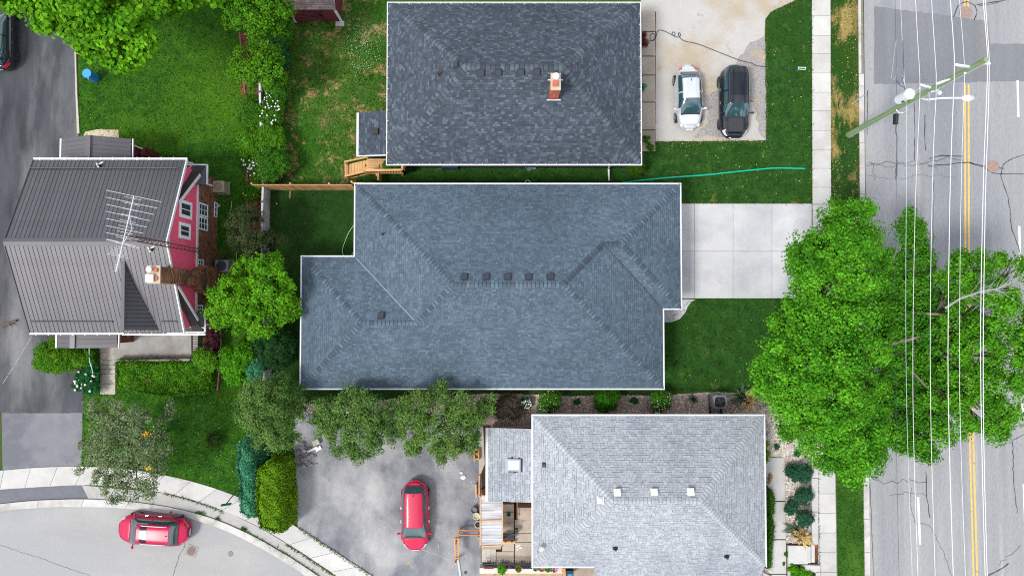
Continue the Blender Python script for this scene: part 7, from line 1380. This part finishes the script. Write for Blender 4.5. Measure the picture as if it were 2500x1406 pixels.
hose('white rope lying along the east edge of the parking lot', [(1160, 1200), (1162, 1190), (1160, 1184), (1153, 1180), (1151, 1176), (1154, 1172), (1159, 1173), (1161, 1178)], .012, white, .05, 'rope', 'rope'); hose('white twisted cord beside the grey bucket rim', [(1163, 1212), (1159, 1218), (1160, 1226), (1164, 1222), (1166, 1214)], .014, white, .05, 'rope', 'rope')
def pot(px, py, r_, h, m, lab, fill, z0=.03, nm='bucket', cat='bucket', plant=None):
    c = G(px, py, z0+h); t = thing(nm, lab, cat, (c.x, c.y, z0)); b = MB(); b.lathe((c.x, c.y, z0), [(r_*.8, 0), (r_, h), (r_*1.06, h), (r_*1.06, h+.02), (r_*.9, h+.02), (r_*.85, h-.1)], 20, cap=False); b.build('shell', m, t); b = MB(); b.cyl((c.x, c.y, z0+h-.14), r_*.86, .06, 20); b.build('filling', fill, t)
    if plant:
        lm, sz, fl = plant; crown('foliage', [(c.x, c.y, z0+h+.02, r_*.9, r_*.9, .16)], lm, t, dens=60, cr=.09, lpc=14, size=sz)
        if fl:
            b = MB(); 
            for _ in range(16): a = random.uniform(0, 6.28); k = r_*random.random()**.5; b.blob((c.x+k*math.cos(a), c.y+k*math.sin(a), z0+h+.2), (.045, .045, .03), n=6, m=4)
            stuff(b.build('blossoms', fl, t))
    return t
dsoil = mat('pot_soil', (.06, .04, .03), (.09, .06, .04), fa=.3, rough=.95); terra = mat('terracotta', (.36, .16, .09), (.42, .20, .12), fa=.1, rough=.85); gpot = mat('grey_pot', (.12, .125, .14), (.16, .165, .18), fa=.1, rough=.6)
pot(1157, 1245, .19, .32, gpot, 'empty grey bucket on the asphalt, first of three beside the canopy', gpot); pot(1163, 1260, .21, .34, white, 'white bucket with yellowish filling beside the timber canopy', mat('yellow_fill', (.46, .44, .20), fa=.2)); pot(1167, 1280, .21, .34, white, 'white bucket with brown soil tucked under the canopy edge', dsoil)
pot(1266, 1388, .20, .28, terra, 'terracotta pot with yellow red plant on the white ledge', dsoil, .56, 'flower_pot', 'flower pot', (L_bright, .08, None)); pot(1308, 1387, .20, .26, white, 'white pot of pale green succulents on the ledge', dsoil, .56, 'flower_pot', 'flower pot', (leafm('succulent', (.12, .22, .08), (.2, .3, .14), isl=.3), .07, None)); pot(1323, 1387, .20, .26, terra, 'terracotta pot with bare orange soil on the ledge', mat('orange_soil', (.30, .13, .06), fa=.2), .56, 'flower_pot', 'flower pot'); pot(1338, 1388, .20, .26, gpot, 'dark pot with a bright green leafy plant on the ledge', dsoil, .56, 'flower_pot', 'flower pot', (L_lime, .12, None)); pot(1352, 1388, .21, .26, gpot, 'pot crowded with magenta and white flowers on the ledge', dsoil, .56, 'flower_pot', 'flower pot', (L_green, .06, mat('magenta_bloom', (.5, .03, .22), (.7, .45, .55), scale=9, fa=0)))
shrub('bushy bright green herb spilling over the white ledge', [(1223, 1388, 11, .75, .25)], L_lime, nm='herb', cat='plant', dens=24, size=.08, cr=.12)
for x0, x1, m, lab, fm in ((1181, 1205, dsoil, 'dark trough planter with red seedlings at the west end of the ledge', mat('red_bloom', (.4, .08, .05), fa=.2)), (1233, 1258, mat('purple_box', (.055, .03, .05), fa=.2), 'long purple trough planter between the herb and the terracotta pot', None), (1276, 1301, MATS['purple_box'], 'long purple trough planter under the corner of the pale roof', None)):
    t_ = thing('trough_planter', lab, 'planter', tuple(G((x0+x1)/2, 1385, .56))); a, c = G(x0, 1381, .75), G(x1, 1388, .75); b = MB(); b.box(((a.x+c.x)/2, (a.y+c.y)/2, .65), (c.x-a.x, a.y-c.y, .2)); b.build('trough', m, t_, bevel=.01)
    b = MB()
    for _ in range(9): b.blob((random.uniform(a.x+.05, c.x-.05), random.uniform(c.y+.04, a.y-.04), .78), (.035, .035, .04), n=6, m=4)
    stuff(b.build('seedlings', fm or L_purple, t_))
t_ = thing('garden_bench', 'black slatted bench on the patio next to the canopy', 'bench', tuple(G(1241, 1312)))
for i in range(4): b = MB(); b.beam(G(1228, 1306.5+i*3, .85), G(1255, 1306.5+i*3, .85), .09, .03); b.build('slat', black_m, t_)
b = MB(); b.beam(G(1227, 1303, 1.25), G(1256, 1303, 1.25), .06, .1); b.beam(G(1227, 1304, 1.1), G(1256, 1304, 1.1), .04, .06); b.build('backrest', black_m, t_)
for x in (1229, 1254):
    for y in (1306, 1316): b = MB(); p = G(x, y, .8); b.beam((p.x, p.y, .4), p, .05, .05); b.build('leg', black_m, t_)
t_ = thing('patio_chair', 'black metal chair standing in the middle of the patio', 'chair', tuple(G(1261, 1298)))
b = MB(); b.beam(G(1257, 1291, 1.25), G(1265, 1291, 1.25), .05, .3); b.build('backrest', black_m, t_); b = MB(); [b.beam(G(1258+i*3, 1293, .85), G(1258+i*3, 1303, .85), .07, .03) for i in range(3)]; b.build('seat', black_m, t_)
for x in (1258, 1264):
    for y in (1293, 1303): b = MB(); p = G(x, y, .82); b.beam((p.x, p.y, .4), p, .035, .035); b.build('leg', black_m, t_)
t_ = thing('plank_shelf', 'yellow plank with two dark holes in front of the black bench', 'shelf', tuple(G(1242, 1322))); b = MB(); b.beam(G(1228, 1322, .6), G(1257, 1322, .6), .15, .3); b.build('plank', wood2, t_); b = MB(); [b.box(tuple(G(x, 1322, .76)), (.12, .07, .01)) for x in (1234, 1250)]; b.build('holes', dsoil, t_)
pot(1242, 1255, .12, .14, mat('green_pot', (.02, .12, .07), fa=.05), 'small green pot on the shaded patio', mat('green_fill', (.02, .10, .04), fa=.2), .42, 'flower_pot', 'flower pot')
t_ = thing('garden_figurine', 'small tan garden figurine standing on the patio', 'figurine', tuple(G(1240, 1272))); c = G(1241, 1273); b = MB(); b.blob((c.x, c.y, .55), (.07, .06, .14), n=10, m=6); b.blob((c.x, c.y, .74), (.055, .055, .06), n=10, m=6); b.beam((c.x-.12, c.y+.02, .6), (c.x+.1, c.y+.03, .62), .03, .03); b.build('body', mat('tan_ceramic', (.55, .36, .24), (.62, .44, .3), fa=.15), t_)
t_ = thing('lantern', 'small silver lantern beside the black bench', 'lantern', tuple(G(1243, 1297))); c = G(1243, 1297); b = MB(); b.lathe((c.x, c.y, .42), [(.08, 0), (.08, .05), (.05, .06), (.06, .28), (.09, .3), (.01, .4)], 12); b.build('body', galv, t_); b = MB(); b.tube([(c.x-.05, c.y, .8), (c.x, c.y, .92), (c.x+.05, c.y, .8)], .01, 5); b.build('handle', galv, t_)
b = MB(); [b.blob(tuple(G(1268+random.uniform(-7, 9), 1335+random.uniform(-6, 7), .43)), (.07, .05, .02), jit=.4) for _ in range(9)]; tag(b.build('spilled_petals', mat('petal_white', (.72, .66, .66), fa=0)), 'scatter of white petals on the patio slabs', 'petals')
t_ = thing('wheeled_bin', 'dark blue recycling bin by the south porch of the pale house', 'bin', tuple(G(1391, 1398))); c = G(1391, 1398, .9); b = MB(); b.box((c.x, c.y, .7), (.40, .42, .9), taper=1.1); b.build('tub', mat('bin_navy', (.012, .03, .06), fa=.1, rough=.5), t_); b = MB(); [b.box((c.x-.12+i*.08, c.y-.02, 1.17), (.05, .12, .01)) for i in range(4)]; b.build('contents', mat('teal_litter', (.08, .36, .42), fa=.3), t_)
b = MB(); b.beam(G(1376, 1382, .5), G(1382, 1440, .5), .16, .7); b.beam(G(1370, 1382, .6), G(1374, 1395, .6), .10, .2, 0); tag(b.build('timber_edge', wood), 'tan timber edge separating the sandy bed from the south porch', 'edging')
pp_ = thing('sign_post', 'thin pale post stretching from the orange fence down the lot', 'post', tuple(G(1120, 1380))); b = MB(); b.beam(G(1118, 1366, .08), G(1124, 1406, .08), .12, .05); b.beam(G(1124, 1406, .08), G(1126, 1430, .08), .12, .05); b.build('strip', mat('pale_strip', (.42, .48, .52), fa=.05), pp_)
t_ = thing('wicker_ornament', 'brown wicker ornament lying on the front doorstep walk', 'ornament', tuple(G(1878, 1168))); b = MB(); b.beam(G(1877, 1177, .25), G(1883, 1162, .3), .16, .2); b.blob(tuple(G(1880, 1160, .35)), (.11, .09, .1), jit=.2); b.beam(G(1873, 1168, .3), G(1879, 1162, .3), .06, .06); b.blob(tuple(G(1878, 1174, .35)), (.1, .1, .1), jit=.3); b.build('basketry', mat('wicker', (.20, .115, .05), (.32, .20, .10), scale=8, fa=.3, rough=.9), t_)
t_ = thing('brick_pier', 'small red brick pier with pale cap against the pale house', 'pier', tuple(G(1608, 1010))); a = G(1606, 1008, .6); b = MB(); b.box((a.x, a.y, .5), (.50, .34, 1.0)); b.build('bricks', mat('pier_brick', (.26, .10, .06), (.34, .14, .09), fa=.2, rough=.9), t_); b = MB(); b.box((a.x-.12, a.y+.05, 1.03), (.30, .28, .06)); b.build('cap', kerb_m, t_)
t_ = thing('rock', 'pale rock at the base of the brick wall in the side lawn', 'rock', tuple(G(534, 503))); c = G(534, 503); b = MB(); b.blob((c.x, c.y, .1), (.16, .12, .12), jit=.2); b.build('stone', kerb_m, t_)
b = MB(); b.tube([G(566, 492, .2), G(563, 518, .2)], .025, 6); tag(b.build('garden_stake', mat('bamboo', (.42, .38, .18), fa=.1)), 'thin bamboo stake in the lawn between the brick wall and the bronze tree', 'stake'); b = MB(); b.tube([G(577, 615, .2), G(577, 645, .2)], .02, 6); tag(b.build('garden_stake', MATS['bamboo']), 'thin bamboo stake just above the grey air conditioner', 'stake')
b = MB(); b.box(tuple(G(520, 655, 1.2)), (.12, .18, .2)); tag(b.build('electric_meter', mat('meter_blue', (.38, .46, .56), fa=.05)), 'pale blue meter box on the brown brick wall', 'meter')
b = MB(); b.tube([G(674, 495, .04), G(676, 498, .25)], .03, 6); tag(b.build('garden_light', white), 'tiny white garden light in the dark back lawn', 'light'); b = MB(); b.beam(G(709, 466, .05), G(707, 484, .05), .10, .03); tag(b.build('straw_strip', mat('straw_pile', (.22, .19, .08), fa=.3)), 'narrow strip of straw on the dark lawn below the brown fence', 'straw')
hose('thin turquoise hose trailing from the entry roof over the peony bush', [(218, 848), (218, 880), (224, 897), (227, 912)], .03, mat('turquoise_hose', (.25, .62, .58), fa=.03, rough=.4), 1.15, it=1)
t_ = thing('log', 'old weathered log lying on the dark driveway at the left edge', 'log', tuple(G(20, 788))); b = MB(); b.tube([G(2, 797, .15), G(20, 790, .18), G(40, 782, .15)], [.10, .12, .08], 8); b.build('wood', bark_m, t_); b = MB(); b.tube([G(20, 790, .2), G(30, 797, .3)], [.05, .03], 6); b.build('stub', bark_m, t_)
# ---------------------------------------------------------------- antenna tower of the red house
at = thing('antenna_tower', 'rusty lattice mast with a large television aerial beside the red house', 'antenna', tuple(G(556, 624)))
TB, TT = G(556, 624), G(310, 577, 11.5); TB.z = 0
b = MB(); rust_m = mat('rusty_steel', (.10, .042, .032), (.15, .065, .05), scale=4, fa=.2, rough=.8)
def tw(z, k): p = TB.lerp(TT, z/11.5); a = 2*math.pi*k/3+.3; return p+Vector((.15*math.cos(a), .15*math.sin(a), 0))
for k in range(3): b.tube([tw(0, k), tw(10.6, k)], .032, 5)
for i in range(24):
    z = i*10.5/24
    for k in range(3): b.tube([tw(z, k), tw(z+10.5/24, (k+1) % 3)], .017, 4)
b.tube([TB.lerp(TT, .9), TT], .03, 6); b.build('lattice_mast', rust_m, at)
alu = mat('aluminium', (.52, .52, .54), (.62, .62, .64), fa=.03, rough=.4, metal=.2)
za = 11.5; boom0, boom1 = G(327, 479, za), G(283, 664, za); b = MB(); b.tube([boom0, boom1], .026, 6); b.tube([G(316, 526, za), G(322, 560, za-.1), G(302, 592, za)], .02, 5); b.build('boom', alu, at)
def element(cx, cy, l0, l1, ang=12, r_=.0115):
    d = Vector((math.cos(R(ang)), -math.sin(R(ang)))); a = (cx-d.x*l0, cy-d.y*l0); c_ = (cx+d.x*l1, cy-d.y*l1); b = MB(); b.tube([G(a[0], cy-math.sin(R(ang))*l0, za), G(c_[0], cy+math.sin(R(ang))*l1, za)], r_, 5); b.build('element', alu, at)
for i in range(8): t = i/7*.62; c = Vector((327, 479)).lerp(Vector((283, 664)), t); element(c.x, c.y, 70-i*4, 68-i*5)
for i in range(9): t = .02+i/8*.60; c = Vector((327, 479)).lerp(Vector((283, 664)), t); element(c.x, c.y+2, 23-i*.4, 20-i*.2, r_=.009)
element(298, 592, 38, -8); element(312, 600, -1, 29); 
for i in range(5): c = Vector((297, 604)).lerp(Vector((289, 625)), i/4); element(c.x, c.y, 14+i*3.5, 12+i*3.5, r_=.009)
for i in range(12): c = Vector((291, 622)).lerp(Vector((283, 662)), i/11); element(c.x, c.y, 4.5, 4.5, r_=.010)
b = MB(); b.box(tuple(G(406, 592, 6.3)), (.35, .45, .08)); b.build('wall_bracket', gm, at)
